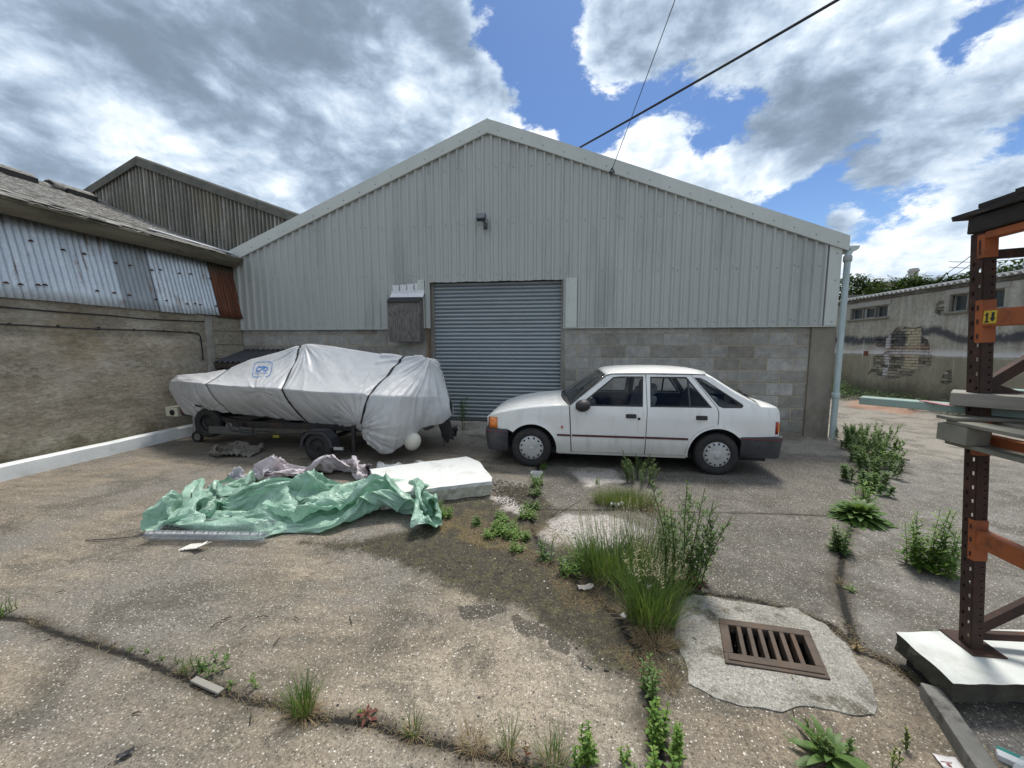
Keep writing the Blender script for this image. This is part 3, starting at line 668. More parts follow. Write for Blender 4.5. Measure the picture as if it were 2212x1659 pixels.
ply = ply_material(); felt = simple('roofing_felt', (.035, .033, .032), .95, var=.4, scale=40, bump=.6, bscale=200); tape_m = simple('white_flashing_tape', (.62, .62, .64), .5, var=.08, scale=9, bump=.5, bscale=14, bdist=.01)
hx0, hx1, hy = -3.475, -2.83, D - .30
mb = MB(); mb.box(hx0, hx1, hy, hy + .018, 1.715, 2.475); mb.out('front_panel', ply, hood, False, .003)
for xa in (hx0 + .001, hx1 - .019):
    mb = MB(); mb.add([(xa, hy + .02, 1.715), (xa + .018, hy + .02, 1.715), (xa + .018, D - .083, 1.715), (xa, D - .083, 1.715), (xa, hy + .02, 2.475), (xa + .018, hy + .02, 2.475), (xa + .018, D - .083, 2.60), (xa, D - .083, 2.60)], [(3, 2, 1, 0), (4, 5, 6, 7), (0, 1, 5, 4), (1, 2, 6, 5), (2, 3, 7, 6), (3, 0, 4, 7)]); mb.out('side_panel', ply, hood, False, .002)
mb = MB(); mb.add([(hx0 - .015, hy - .02, 2.468), (hx1 + .015, hy - .02, 2.468), (hx1 + .015, D - .083, 2.63), (hx0 - .015, D - .083, 2.63), (hx0 - .015, hy - .02, 2.492), (hx1 + .015, hy - .02, 2.492), (hx1 + .015, D - .083, 2.655), (hx0 - .015, D - .083, 2.655)], [(3, 2, 1, 0), (4, 5, 6, 7), (0, 1, 5, 4), (1, 2, 6, 5), (2, 3, 7, 6), (3, 0, 4, 7)]); mb.out('felt_top', felt, hood, False, .004)
mb = MB(); mb.add([(hx0 - .016, hy + .10, 2.570), (hx1 + .03, hy + .10, 2.572), (hx1 + .03, D - .090, 2.672), (hx0 - .016, D - .090, 2.668), (hx0 - .016, D - .091, 2.72), (hx1 + .03, D - .091, 2.735)], [(0, 1, 2, 3), (3, 2, 5, 4)]); mb.out('flashing_tape', tape_m, hood)
for i in range(4):
    xa = hx0 + .01 + i * .152; mb = MB(); mb.box(xa, xa + .135, D - .088 + .01 * (i % 2), D - .074, 2.70, 2.835 + .01 * i); mb.out('flashing_tape', tape_m, hood, False, .004)
# ------------------------------------------------------------------ old building on the left
def wall_material():
    m, N, b = new_mat('board_marked_concrete')
    co = N.node('ShaderNodeNewGeometry').outputs['Position']
    a = N.noise(N.scalev(co, (1, 1, 1.5)), 1.3, 8, .70); f = N.noise(N.scalev(co, (1, .8, 1.6)), 16, 7, .72); g = N.noise(co, 70, 4, .7)
    z = N.sep(co)[2]; lift = N.noise(N.scalev(co, (1, .6, 2.6)), 2.6, 7, .70)
    c = N.ramp(N.math('ADD', N.math('MULTIPLY', a, .6), N.math('MULTIPLY', lift, .4)), [(.34, (.155, .137, .105)), (.46, (.245, .217, .167)), (.56, (.315, .285, .23)), (.68, (.40, .375, .32))])
    c = N.mix(1.0, c, N.ramp(f, [(.3, .62), (.5, 1.0), (.72, 1.4)]), 'MULTIPLY')
    pale = N.math('MULTIPLY', N.smooth(N.math('ABSOLUTE', N.math('SUBTRACT', N.math('ADD', z, N.math('MULTIPLY', N.math('SUBTRACT', a, .5), .5)), 1.30)), .16, .02), N.smooth(f, .44, .60))
    c = N.mix(N.math('MULTIPLY', pale, .6), c, (.36, .34, .31))
    och = N.smooth(N.noise(co, 1.4, 6, .6), .55, .68); c = N.mix(N.math('MULTIPLY', och, .28), c, (.22, .155, .07))
    gr = N.smooth(N.math('ADD', z, N.math('MULTIPLY', N.math('SUBTRACT', a, .5), .9)), .55, .10)
    c = N.mix(N.math('MULTIPLY', gr, .75), c, N.ramp(f, [(.35, (.045, .038, .024)), (.65, (.125, .115, .06))]))
    spk = N.math('MULTIPLY', N.smooth(N.voro(co, 42), .17, .08), N.math('GREATER_THAN', N.sep(N.voro(co, 42, out=1))[0], .78))
    c = N.mix(N.math('MULTIPLY', spk, .7), c, N.ramp(N.sep(N.voro(co, 42, out=1))[1], [(0, (.04, .035, .03)), (.5, (.5, .47, .42))], 'CONSTANT'))
    N.put(b.inputs['Base Color'], c); b.inputs['Roughness'].default_value = .93; b.inputs['Specular IOR Level'].default_value = .2
    h = N.math('ADD', N.math('ADD', N.math('MULTIPLY', lift, 1.2), f), N.math('MULTIPLY', g, .5))
    N.put(b.inputs['Normal'], N.bump(h, .9, .014)); return m
lw = empty('old_workshop', (-7.3, 3, 0), 'old concrete walled workshop on the left with corrugated tin upper wall and mossy roof', 'workshop')
wallm = wall_material()
WX = -6.95
P = []
for z in np.r_[-.1, np.linspace(.05, 2.24, 23)]:
    P.append([(WX - .03 * max(0, z) / 2.2 + .010 * mnoise.noise(Vector((y * 1.2, z * 2.2, 1))) + (.006 if int((z + .1) / .31) % 2 else 0), y, z) for y in np.linspace(-6, 6.62, 90)])
mb = MB(); mb.grid(P); mb.box(-7.4, -7.02, -6, 7.49, 2.20, 2.30); mb.out('wall', wallm, lw, True)
mb = MB(); mb.box(-7.3, WX + .012, 6.62, 6.76, -.1, 2.22); mb.out('wall_strip', simple('pale_render_strip', (.30, .285, .25), .9, var=.25, scale=5, bump=.4, dirt=(.15, .13, .1), dirt_amt=.6), lw, False, .006)
mb = MB(); mb.box(-7.3, WX - .03, 6.77, 7.49, -.1, 2.22); mb.out('pier_core', mortar_mat, lw)
# rough block pier at the corner, each block a part
for i in range(8):
    mb = MB(); z0 = .0 + i * .275; mb.box(-7.3, WX - .004 + .006 * random.random(), 6.775, 7.485, z0 + .006, min(z0 + .268, 2.215)); mb.out('pier_block', wallm, lw, False, .006)
# tin sheets (battered outwards at the foot)
def tin_material(name, c0, c1, rust_amt, rust_col=(.16, .055, .025), metal=.35, rough=.5):
    m, N, b = new_mat(name)
    co = N.node('ShaderNodeNewGeometry').outputs['Position']
    a = N.noise(N.scalev(co, (1, 1, .35)), 3.0, 6, .6); f = N.noise(co, 30, 5, .7); s = N.noise(N.scalev(co, (1, 3.2, .25)), 3.5, 6, .65); pt = N.noise(co, 2.1, 7, .7)
    c = N.ramp(a, [(.3, c0), (.7, c1)])
    c = N.mix(1.0, c, N.ramp(f, [(.3, .86), (.7, 1.12)]), 'MULTIPLY')
    z = N.sep(co)[2]
    rm = N.math('ADD', N.math('MULTIPLY', s, .6), N.math('MULTIPLY', pt, .5))
    if rust_amt < .9:
        rs = N.smooth(rm, .615 - .05 * rust_amt, .70); c = N.mix(N.math('MULTIPLY', rs, .85), c, N.ramp(f, [(.3, (.10, .04, .02)), (.7, (.24, .12, .06))]))
        top = N.math('MULTIPLY', N.smooth(N.math('ADD', z, N.math('MULTIPLY', s, .5)), 3.35, 3.60), .6); c = N.mix(top, c, (.17, .165, .12))
    else:
        c = N.ramp(N.math('ADD', N.math('MULTIPLY', s, .7), N.math('MULTIPLY', pt, .3)), [(.35, (.045, .018, .010)), (.5, (.115, .038, .018)), (.62, (.17, .062, .030)), (.70, (.10, .05, .03))])
        c = N.mix(N.math('MULTIPLY', N.smooth(N.noise(N.scalev(co, (1, 4, .8)), 7, 4, .7), .66, .72), .6), c, (.36, .30, .25))
        top = N.smooth(N.math('ADD', z, N.math('MULTIPLY', s, .5)), 3.25, 3.6); c = N.mix(top, c, (.09, .085, .06))
    N.put(b.inputs['Base Color'], c); b.inputs['Metallic'].default_value = metal; b.inputs['Roughness'].default_value = rough
    N.put(b.inputs['Normal'], N.bump(f, .2, .003)); return m
tinA = tin_material('galvanised_tin', (.42, .47, .52), (.56, .62, .67), .35)
tinB = tin_material('galvanised_tin_rusting', (.44, .49, .54), (.58, .64, .69), 1.0 * .85)
tinC = tin_material('grey_plastic_sheet', (.22, .25, .27), (.30, .33, .36), .1, metal=0, rough=.35)
tinD = tin_material('rusted_tin', (.1, .04, .02), (.2, .08, .04), 1.0, metal=.1, rough=.8)
def corr_sheet(name, y0, y1, zb, zt, mat, parent, lift=0.0, pitch=.0762, amp=.010, xb=-6.915, xt=-7.13, label=None, skew=0.0):
    n = int((y1 - y0) / pitch * 8) + 1; ys = np.linspace(y0, y1, n); v = []; f = []
    nz = 7
    for i, y in enumerate(ys):
        o = amp * math.cos(2 * PI * (y - 3.0) / pitch)
        for k in range(nz):
            t = k / (nz - 1); z = zb + (zt - zb) * t; x = xb + (xt - xb) * (z - 2.23) / 1.10 + o + lift + .006 * mnoise.noise(Vector((y * 2, z * 2, 5)))
            v.append((x, y + skew * t, z))
    for i in range(n - 1):
        for k in range(nz - 1): f.append((i * nz + k, (i + 1) * nz + k, (i + 1) * nz + k + 1, i * nz + k + 1))
    o = mesh(name, v, f, mat, parent, True)
    md = o.modifiers.new('thick', 'SOLIDIFY'); md.thickness = .003; md.offset = 0
    if label: o['label'] = label
    return o
TB = [1.2, 1.95, 2.65, 3.35, 4.10, 4.66, 5.20, 5.76, 6.34, 6.90, 7.48]
for i in range(10):
    y0, y1 = TB[i], TB[i + 1] + .05
    mt = tinA; lb = None; zb, zt = 2.235, 3.36
    if i == 6: mt, lb = tinC, 'grey translucent plastic sheet'
    if i == 7: mt, lb, zb = tinB, 'tin sheet with rust runs', 2.225
    if i == 8: mt, lb = tinB, None
    if i == 9: mt, lb, zb, y1 = tinD, 'deeply rusted brown sheet', 2.20, 7.485
    corr_sheet('tin_sheet', y0, y1, zb + .006 * math.sin(i * 5), zt, mt, lw, lift={0: 0, 1: .006, 2: .012, 3: 0, 4: .006, 5: .012, 6: -.004, 7: .016, 8: .009, 9: .022}[i], label=lb, skew=.0)
clip_m = simple('rusty_clip', (.07, .03, .02), .8, .2, .4, 30)
for (y, z) in ((3.95, 2.42), (4.08, 2.42), (4.25, 2.44), (4.32, 2.45), (4.9, 2.45), (5.12, 2.45), (4.30, 3.02), (4.62, 2.98), (4.86, 2.98), (5.25, 2.93), (5.45, 2.93), (5.78, 2.92), (5.92, 2.95), (6.26, 2.95), (5.32, 2.44), (5.72, 2.42), (5.90, 2.42), (6.26, 2.40), (6.42, 2.42), (6.52, 2.41), (6.86, 2.42), (6.48, 2.98), (6.88, 2.96), (3.98, 3.0)):
    xx = -6.915 - .215 * (z - 2.23) / 1.1 + .03
    mb = MB(); mb.box(xx - .012, xx + .010, y - .024, y + .024, z - .008, z + .006); mb.box(xx - .014, xx + .014, y - .010, y + .010, z - .006, z + .016); mb.out('sheet_clip', clip_m, lw, False, .003)
# gutter / eaves trough: moulded, runs the whole length
gut2 = simple('mossy_asbestos_cement', (.135, .120, .085), .95, var=.3, scale=4, bump=.8, bscale=50, bdist=.008, dirt=(.055, .05, .032), dirt_amt=.8, dirt_scale=3, stretch=(1, .3, 1))
gp_ = [(-7.20, 3.33), (-7.02, 3.28), (-6.88, 3.255), (-6.80, 3.30), (-6.765, 3.38), (-6.76, 3.40), (-6.745, 3.405), (-6.745, 3.435), (-6.775, 3.44), (-6.79, 3.40), (-6.86, 3.38), (-7.2, 3.39)]
P = [[(x + .006 * mnoise.noise(Vector((y * 3, x * 5, 0))), y, z + .012 * mnoise.noise(Vector((y * .9, 0, 3)))) for x, z in gp_] for y in np.linspace(-6, 7.36, 70)]
mb = MB(); mb.grid(P); nbv = len(mb.v); mb.f.append(tuple(range(nbv - 12, nbv))); mb.out('eaves_gutter', gut2, lw, True)
# roof
def mossroof():
    m, N, b = new_mat('mossy_roof')
    co = N.node('ShaderNodeNewGeometry').outputs['Position']
    a = N.noise(N.scalev(co, (1, .6, 1)), 2.0, 7, .65); f = N.noise(N.scalev(co, (1, .5, 1)), 22, 6, .75); g = N.noise(co, 90, 3, .7)
    c = N.ramp(f, [(.30, (.05, .047, .042)), (.42, (.19, .18, .165)), (.55, (.32, .31, .29)), (.70, (.50, .49, .465))])
    c = N.mix(N.math('MULTIPLY', N.smooth(a, .52, .66), .5), c, (.16, .13, .08)); c = N.mix(1.0, c, N.ramp(g, [(.3, .7), (.7, 1.3)]), 'MULTIPLY')
    N.put(b.inputs['Base Color'], c); b.inputs['Roughness'].default_value = .95
    N.put(b.inputs['Normal'], N.bump(N.math('ADD', f, g), 1.0, .02)); return m
rm_ = mossroof()
RS = math.tan(math.radians(19.5))       # rises away from the yard
def lroof(x): return 3.425 + (-6.78 - x) * .385
# overlapping slates laid in courses: near the eaves each course has its own edge
P = []; xs = []
ncourse = 26
for k in range(ncourse):
    x0 = -6.76 - k * .135; xs += [(x0, .022), (x0 - .004, .030), (x0 - .130, .006)]
for (x, dz) in xs:
    row = []
    for y in np.linspace(-6, 7.62, 230):
        q = 1.5 * mnoise.noise(Vector((x * 9, y * 7, 2))); w = .022 * mnoise.noise(Vector((x * 20, y * 16, 7)))
        row.append((x, y, lroof(x) + dz + .014 * q + w))
    P.append(row)
mb = MB(); mb.grid(P); rp = mb.out('roof', rm_, lw, False)
RXX = xs[-1][0]
# front-most loose slates at the eaves: individual pieces
slate_m = simple('slate', (.27, .262, .24), .9, var=.3, scale=12, bump=.6, bscale=60, rnd=.35, dirt=(.12, .11, .06), dirt_amt=.6, dirt_scale=6)
smb = MB(); smb.box(-.085, .085, -.095, .095, 0, .014); sme2 = bpy.data.meshes.new('roof_slate'); sme2.from_pydata(smb.v, [], smb.f)
bm = bmesh.new(); bm.from_mesh(sme2); bmesh.ops.bevel(bm, geom=list(bm.edges), offset=.004, segments=1, affect='EDGES'); bm.to_mesh(sme2); bm.free(); sme2.materials.append(slate_m)
for k in range(6):
    y = 2.6 + .1 * (k % 2)
    while y < 7.3:
        x = -6.80 - k * .135; y += .205
        if random.random() < .22: continue
        o = link_mesh('roof_slate', sme2, rp, (x + random.uniform(-.012, .012) + 7.3, y - 3, lroof(x) + .028), (0, math.atan(.385) - .07 + random.uniform(-.04, .04), random.uniform(-.05, .05)))
# ridge cap with raised vents
rz = lroof(RXX)
mb = MB(); P = [[(RXX + .13 * math.cos(a), y, rz - .02 + .10 * math.sin(a) + .012 * mnoise.noise(Vector((y * 4, a, 0)))) for a in np.linspace(0, PI, 7)] for y in np.linspace(-6, 7.6, 80)]; mb.grid(P); mb.out('ridge_cap', rm_, lw, True)
mb = MB(); mb.add([(RXX - .05, -6, rz), (RXX - .05, 7.6, rz), (RXX - 3.4, 7.6, rz - 1.2), (RXX - 3.4, -6, rz - 1.2)], [(0, 1, 2, 3)]); mb.out('rear_roof', rm_, lw)
for (ya, yb) in ((3.6, 4.25), (4.75, 5.35), (5.85, 6.35), (6.9, 7.3)):
    mb = MB(); P = [[(RXX + .17 * math.cos(a), y, rz + .01 + .15 * math.sin(a)) for a in np.linspace(0, PI, 8)] for y in np.linspace(ya - .28, yb, 6)]; mb.grid(P); v_ = mb.out('ridge_vent', rm_, lw, True); md = v_.modifiers.new('t', 'SOLIDIFY'); md.thickness = .02
    mb = MB(); mb.box(RXX + .05, RXX + .215, yb - .50, yb, rz - .055, rz + .045, None); mb.out('vent_shade', dark_mat, lw)  # solid near-black box stands in for the shade inside the vent
mb = MB(); ya, yb = 5.55, 7.4
mb.add([(-7.25, 6.0, lroof(-7.25) + .06), (-6.93, 7.36, lroof(-6.93) + .055), (-7.06, 7.38, lroof(-7.06) + .06), (-7.29, 6.0, lroof(-7.29) + .062)], [(0, 1, 2, 3)]); o = mb.out('roof_flashing', simple('white_lead', (.62, .64, .70), .5, var=.06), lw); md = o.modifiers.new('t', 'SOLIDIFY'); md.thickness = .012

# taller corrugated gable behind
cg = empty('corrugated_shed', (-9.4, 7.64, 0), 'tall old grey corrugated cement shed gable rising behind the mossy roof', 'shed')
def cem():
    m, N, b = new_mat('weathered_cement_sheet')
    co = N.node('ShaderNodeNewGeometry').outputs['Position']; a = N.noise(N.scalev(co, (6.5, 1, .35)), 1.8, 6, .65); f = N.noise(co, 24, 6, .7); big = N.noise(co, .8, 5, .6)
    c = N.ramp(a, [(.32, (.085, .082, .070)), (.5, (.15, .145, .125)), (.62, (.23, .222, .195)), (.75, (.34, .33, .295))])
    c = N.mix(1.0, c, N.ramp(f, [(.3, .75), (.7, 1.25)]), 'MULTIPLY'); c = N.mix(N.math('MULTIPLY', N.smooth(big, .5, .62), .5), c, (.15, .135, .09))
    rib_shade = N.math('COSINE', N.math('MULTIPLY', N.sep(co)[0], 2 * PI / .092)); c = N.mix(1.0, c, N.ramp(N.math('MULTIPLY_ADD', rib_shade, .5, .5), [(0, .55), (.6, 1.1), (1, 1.55)]), 'MULTIPLY')  # rib light and shade put into the colour: crests lighter, valleys darker
    N.put(b.inputs['Base Color'], c); b.inputs['Roughness'].default_value = .95; N.put(b.inputs['Normal'], N.bump(f, .5, .01)); return m
cemm = cem()
GA = (-9.384, 5.69); GL = (-13.2, 4.07); GR = (-5.2, 4.155)
def gz(x): return GA[1] + (GR[1] - GA[1]) * (x - GA[0]) / (GR[0] - GA[0]) if x > GA[0] else GA[1] + (GL[1] - GA[1]) * (x - GA[0]) / (GL[0] - GA[0])
x = -13.0
while x < -5.4:
    w = 1.012; n = int(w / .092 * 8); v = []; f = []
    for i in range(n + 1):
        a = x + (w + .03) * i / n; y = 7.66 - .024 * math.cos(2 * PI * (a) / .092); v += [(a, y, 2.2), (a, y, gz(a) - .05)]
    f = [(2 * i, 2 * i + 2, 2 * i + 3, 2 * i + 1) for i in range(n)]
    mesh('cement_sheet', v, f, cemm, cg, True); x += w
vm = simple('verge_cement', (.10, .10, .085), .95, var=.35, scale=6, bump=.7, bscale=60, bdist=.006)
for (xa, xb) in ((GA[0], -7.9), (-7.9, -6.5), (-6.5, GR[0]), (-10.7, GA[0]), (-12.0, -10.7), (-13.2, -12.0)):
    v = []
    for xx in (xa + .004, xb - .004):
        zz = gz(xx) + .02; v += [(xx, 7.585, zz + .02), (xx, 7.58, zz - .15), (xx, 7.60, zz - .15), (xx, 7.62, zz - .01), (xx, 7.80, zz + .0), (xx, 7.80, zz + .045), (xx, 7.62, zz + .06)]
    mesh('verge_trim', v, [(i, (i + 1) % 7, (i + 1) % 7 + 7, i + 7) for i in range(7)] + [tuple(range(6, -1, -1)), tuple(range(7, 14))], vm, cg)
mb = MB(); mb.add([(GA[0], 7.72, GA[1] + .02), (GR[0], 7.72, GR[1] + .02), (GR[0], 30, GR[1] + .02), (GA[0], 30, GA[1] + .02), (GL[0], 7.72, GL[1] + .02), (GL[0], 30, GL[1] + .02)], [(0, 1, 2, 3), (4, 0, 3, 5)]); mb.out('roof', rm_, cg)

# white painted kerb beam along the wall
wp = simple('white_painted_concrete', (.70, .72, .71), .7, var=.06, scale=5, bump=.35, bscale=30, bdist=.006, dirt=(.44, .47, .44), dirt_amt=.55, dirt_scale=3.5)
kb = empty('white_kerb', (-6.85, 3, 0), 'long white painted concrete kerb along the foot of the left wall', 'kerb')
def beam(y0, y1, x0, x1):
    P = []
    for y in np.linspace(y0, y1, 90):
        n1_ = .008 * mnoise.noise(Vector((y * 2.2, 0, 0))); n2_ = .010 * mnoise.noise(Vector((y * 3.1, 4, 0)))
        P.append([(x0, y, 0), (x0, y, .165 + n1_), (x0 + .02, y, .185 + n1_), (x1 - .03, y, .190 + n2_), (x1 - .004 + n2_, y, .172 + n1_), (x1 + n1_ * .6, y, .10), (x1 + n2_ * .8, y, -.02)])
    mb = MB(); mb.grid(P); return mb
beam(-5, 7.2, -6.94, -6.765).out('kerb_beam', wp, kb, True)

# cables on the wall
cbm = simple('black_cable', (.015, .015, .017), .6, var=.1, bump=0)
def cable(name, pts, r, label, cat='cable', n=6, parent=None, group=None):
    mb = MB(); mb.tube(pts, r, n); o = mb.out(name, cbm, parent, True)
    if label: tag(o, label, cat, group)
    return o
wx = -6.955
pts = [(wx, y, 1.905 - .006 * math.sin(y * 3) - .010 * (y - 3.8)) for y in np.linspace(-3, 6.38, 40)] + [(wx, 6.46, 1.865), (wx, 6.50, 1.82), (wx, 6.51, 1.7), (wx, 6.52, 1.36)]
c1 = empty('wall_cable', (wx, 3, 1.9), 'black cable clipped along the left wall, turning down near the corner', 'cable')
cable('cable', pts, .011, None, parent=c1)
for y in np.arange(1.6, 6.4, .47):
    mb = MB(); mb.box(wx - .02, wx + .016, y - .008, y + .008, 1.90 - .010 * (y - 3.8), 1.928 - .010 * (y - 3.8)); mb.out('cable_clip', cbm, c1)
pts = [(wx - .01, y, z) for y, z in ((-3, 2.19), (2, 2.17), (3.9, 2.12), (4.5, 2.105), (5.1, 2.10), (5.5, 2.08), (6.0, 2.085), (6.6, 2.10), (7.3, 2.15))]
cable('wall_cable', pts, .009, 'thin slack black cable running just under the tin sheets on the left wall')
# small lean-to with a dark corrugated roof behind the boat
lt = empty('lean_to', (-6.2, 7.1, 0), 'low lean-to with black corrugated roof in the corner behind the boat', 'lean-to')
bm_ = simple('black_corrugated_bitumen', (.050, .052, .058), .75, var=.2, scale=6, bump=.2)
n = 100; v = []; f = []
for i in range(n + 1):
    x = -6.93 + 1.75 * i / n; o_ = .024 * math.cos(2 * PI * x / .12)
    for k in range(5): t = k / 4; v.append((x + .0 * t, 6.70 + .78 * t, 1.315 + .235 * t + o_))
for i in range(n):
    for k in range(4): f.append((i * 5 + k, (i + 1) * 5 + k, (i + 1) * 5 + k + 1, i * 5 + k + 1))
o = mesh('corrugated_roof', v, f, bm_, lt, True); md = o.modifiers.new('t', 'SOLIDIFY'); md.thickness = .006
dw = simple('dark_timber', (.07, .055, .042), .9, var=.35, scale=9, bump=.4, stretch=(.2, 1, 1))
mb = MB(); mb.box(-6.92, -5.2, 6.72, 6.76, 1.20, 1.295); mb.out('fascia', dw, lt, False, .004)
for xx in (-6.90, -6.05, -5.25):
    mb = MB(); mb.box(xx, xx + .06, 6.765, 6.83, 0, 1.27); mb.out('post', dw, lt, False, .004)
mb = MB(); mb.box(-6.88, -5.25, 6.86, 6.88, .0, 1.2); mb.out('back_board', simple('shed_board', (.10, .09, .08), .9), lt)
# ------------------------------------------------------------------ white hatchback
YC = 5.86; CARX = .72
car = empty('parked_car', (CARX, YC, 0), 'old white five-door hatchback with grey bumpers parked in front of the block wall', 'car')
def paint():
    m, N, b = new_mat('white_car_paint')
    co = N.node('ShaderNodeNewGeometry').outputs['Position']; a = N.noise(co, 2.5, 6, .65); s = N.noise(N.scalev(co, (6, 6, .8)), 2.2, 5, .6); f = N.noise(co, 60, 4, .7)
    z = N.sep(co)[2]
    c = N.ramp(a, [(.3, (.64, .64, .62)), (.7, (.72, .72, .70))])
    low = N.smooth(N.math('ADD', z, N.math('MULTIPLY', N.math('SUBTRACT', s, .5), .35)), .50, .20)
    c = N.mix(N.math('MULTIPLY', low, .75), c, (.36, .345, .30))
    c = N.mix(N.math('MULTIPLY', N.smooth(s, .50, .72), .32), c, (.40, .38, .31)); c = N.mix(N.math('MULTIPLY', N.smooth(f, .62, .75), .12), c, (.3, .28, .22))
    N.put(b.inputs['Base Color'], c); N.put(b.inputs['Roughness'], N.math('ADD', .28, N.math('MULTIPLY', a, .2))); b.inputs['Coat Weight'].default_value = .25; b.inputs['Coat Roughness'].default_value = .15
    return m
paint_m = paint()
trimb = simple('black_car_trim', (.022, .022, .024), .55, 0, .15, 12, .05, 60)
bump_m = simple('grey_bumper_plastic', (.034, .036, .042), .55, 0, .15, 3, .15, 120, .001, dirt=(.10, .095, .085), dirt_amt=.5, dirt_scale=4)
rubber = simple('tyre_rubber', (.018, .018, .019), .8, 0, .25, 9, .1, 40, dirt=(.05, .045, .038), dirt_amt=.6, dirt_scale=6)
silver = simple('wheel_trim_silver', (.46, .47, .47), .38, .35, .07, 5, .03, 50, dirt=(.28, .27, .24), dirt_amt=.6, dirt_scale=7)
redl = simple('red_coach_line', (.16, .012, .018), .5, var=.1, bump=0)
glassm, N_, b_ = new_mat('car_glass')
b_.inputs['Base Color'].default_value = (.90, .93, .92, 1); b_.inputs['Roughness'].default_value = .0; b_.inputs['Transmission Weight'].default_value = 1.0; b_.inputs['IOR'].default_value = 1.04; b_.inputs['Specular IOR Level'].default_value = 1.0
b_.inputs['Coat Weight'].default_value = .55; b_.inputs['Coat Roughness'].default_value = .02
def lens_mat(name, col, rough=.25):
    m, N, b = new_mat(name); co = N.node('ShaderNodeTexCoord').outputs['Object']; w = N.voro(co, 60)
    N.put(b.inputs['Base Color'], N.mix(w, tuple(c * .75 for c in col), col)); b.inputs['Roughness'].default_value = rough; b.inputs['Coat Weight'].default_value = .7
    N.put(b.inputs['Normal'], N.bump(w, .3, .002)); return m
amber = lens_mat('amber_lens', (.78, .22, .03)); redlens = lens_mat('red_lens', (.28, .012, .012)); clear = lens_mat('clear_lens', (.6, .62, .62))
inner_m = simple('car_interior', (.035, .035, .038), .9, var=.2, bump=.1); seat_m = simple('grey_seat_cloth', (.12, .125, .135), .95, var=.15, scale=30, bump=.2)
AF = (-.452, .266, .332); AR = (1.885, .262, .345)
def hwid(x, z):
    if z >= .842: w = .790 - (z - .842) * .44
    elif z > .735: w = .812 - (z - .735) * .205
    elif z > .42: w = .815 - .003 * abs(z - .58) / .15
    elif z > .35: w = .8125
    else: w = .806 - (.35 - z) * .06
    if x < -.5: w -= .085 * ((-.5 - x) / .56) ** 2.2
    if x > 2.1: w -= .065 * ((x - 2.1) / .52) ** 2.2
    for (cx, cz, r) in (AF, AR):
        d = math.hypot(x - cx, z - cz) - r
        if -.01 < d < .09 and z < .80: w += .012 * (1 - max(d, 0) / .09) ** 1.5
    return w
def side(name, outer, holes=(), mat=None, dy=0.0, step=.05, flange=.018, parent=None, both=True, label=None, res=.03):
    def dens(lp):
        o = []
        for i in range(len(lp)):
            a = Vector(lp[i]); b_ = Vector(lp[(i + 1) % len(lp)]); k = max(1, int((b_ - a).length / res)); o += [tuple(a.lerp(b_, j / k)) for j in range(k)]
        return o
    outer = dens(outer); holes = [dens(h) for h in holes]
    P, F = cdt(outer, holes, step); n = len(P); be = border_edges(F); res_o = []
    for sgn in ((-1, 1) if both else (-1,)):
        V = [(x, YC + sgn * (hwid(x, z) + dy), z) for x, z in P] + [(x, YC + sgn * (hwid(x, z) + dy - flange), z) for x, z in P]
        faces = [tuple(int(i) for i in t) for t in F] + ([(b_, a, a + n, b_ + n) for a, b_ in be] if flange else [])
        if not flange: V = V[:n]
        o = mesh(name, V, faces, mat or paint_m, parent or car, True)
        bm = bmesh.new(); bm.from_mesh(o.data); bmesh.ops.recalc_face_normals(bm, faces=bm.faces); bm.to_mesh(o.data); bm.free()
        o.data.set_sharp_from_angle(angle=math.radians(40))
        if label: o['label'] = label
        res_o.append(o)
    return res_o
def arc(c, r, a0, a1, n=18): return [(c[0] + r * math.cos(math.radians(a)), c[1] + r * math.sin(math.radians(a))) for a in np.linspace(a0, a1, n)]
g = .003
fender = [(-.925, .505), (-.925, .672), (-1.040, .672), (-.998, .700), (-.85, .742), (-.66, .782), (-.35, .822), (.040 - g, .850), (.048 - g, .74), (.072 - g, .245), (.074 - g, .222), (-.122, .222)] + arc(AF, AF[2], -7, 140, 24)[0:] + [(-.76, .505)]
side('front_wing', fender, (), label='white front wing')
W1 = [(.175, .868), (.615, 1.224), (.70, 1.236), (1.003, 1.238), (.980, .856), (.19, .852)]
fdoor = [(.078 + g, .245), (.054 + g, .74), (.046 + g, .848), (.535, 1.238), (.60, 1.256), (1.033 - g, 1.262), (1.030 - g, .842), (1.013 - g, .245)]
W2 = [(1.088, 1.236), (1.540, 1.238), (1.822, .862), (1.070, .856)]
rdoor = [(1.018 + g, .245), (1.033 + g, .842), (1.036 + g, 1.262), (1.595, 1.262), (1.876, .862), (1.890 - g, .80), (1.888 - g, .74), (1.880 - g, .652)] + arc(AR, AR[2] + .030, 96, 178, 12) + [(1.524, .245)]
W3 = [(1.632, 1.232), (1.715, 1.226), (1.785, 1.190), (2.180, .915), (2.190, .888), (2.165, .866), (1.945, .862), (1.895, .882)]
quarter = [(1.602, 1.262), (1.775, 1.264), (1.86, 1.212), (1.935, 1.155), (2.118, 1.028), (2.387, .876), (2.600, .870), (2.622, .835), (2.628, .70), (2.622, .505), (2.14, .505)] + arc(AR, AR[2], 44, 186, 24) + [(1.516, .222), (1.520, .245)] + arc(AR, AR[2] + .026, 182, 96, 12) + [(1.886 + g, .66), (1.893 + g, .74), (1.896 + g, .80), (1.883, .870)]
dn = side('front_door', fdoor, (W1,)); dr_ = side('rear_door', rdoor, (W2,)); side('rear_wing', quarter, (W3,), label='white rear quarter with three-cornered window')
pillar = [(.036, .853), (.046, .853), (.535, 1.245), (.60, 1.263), (1.77, 1.268), (1.775, 1.275), (.60, 1.275), (.515, 1.250)]
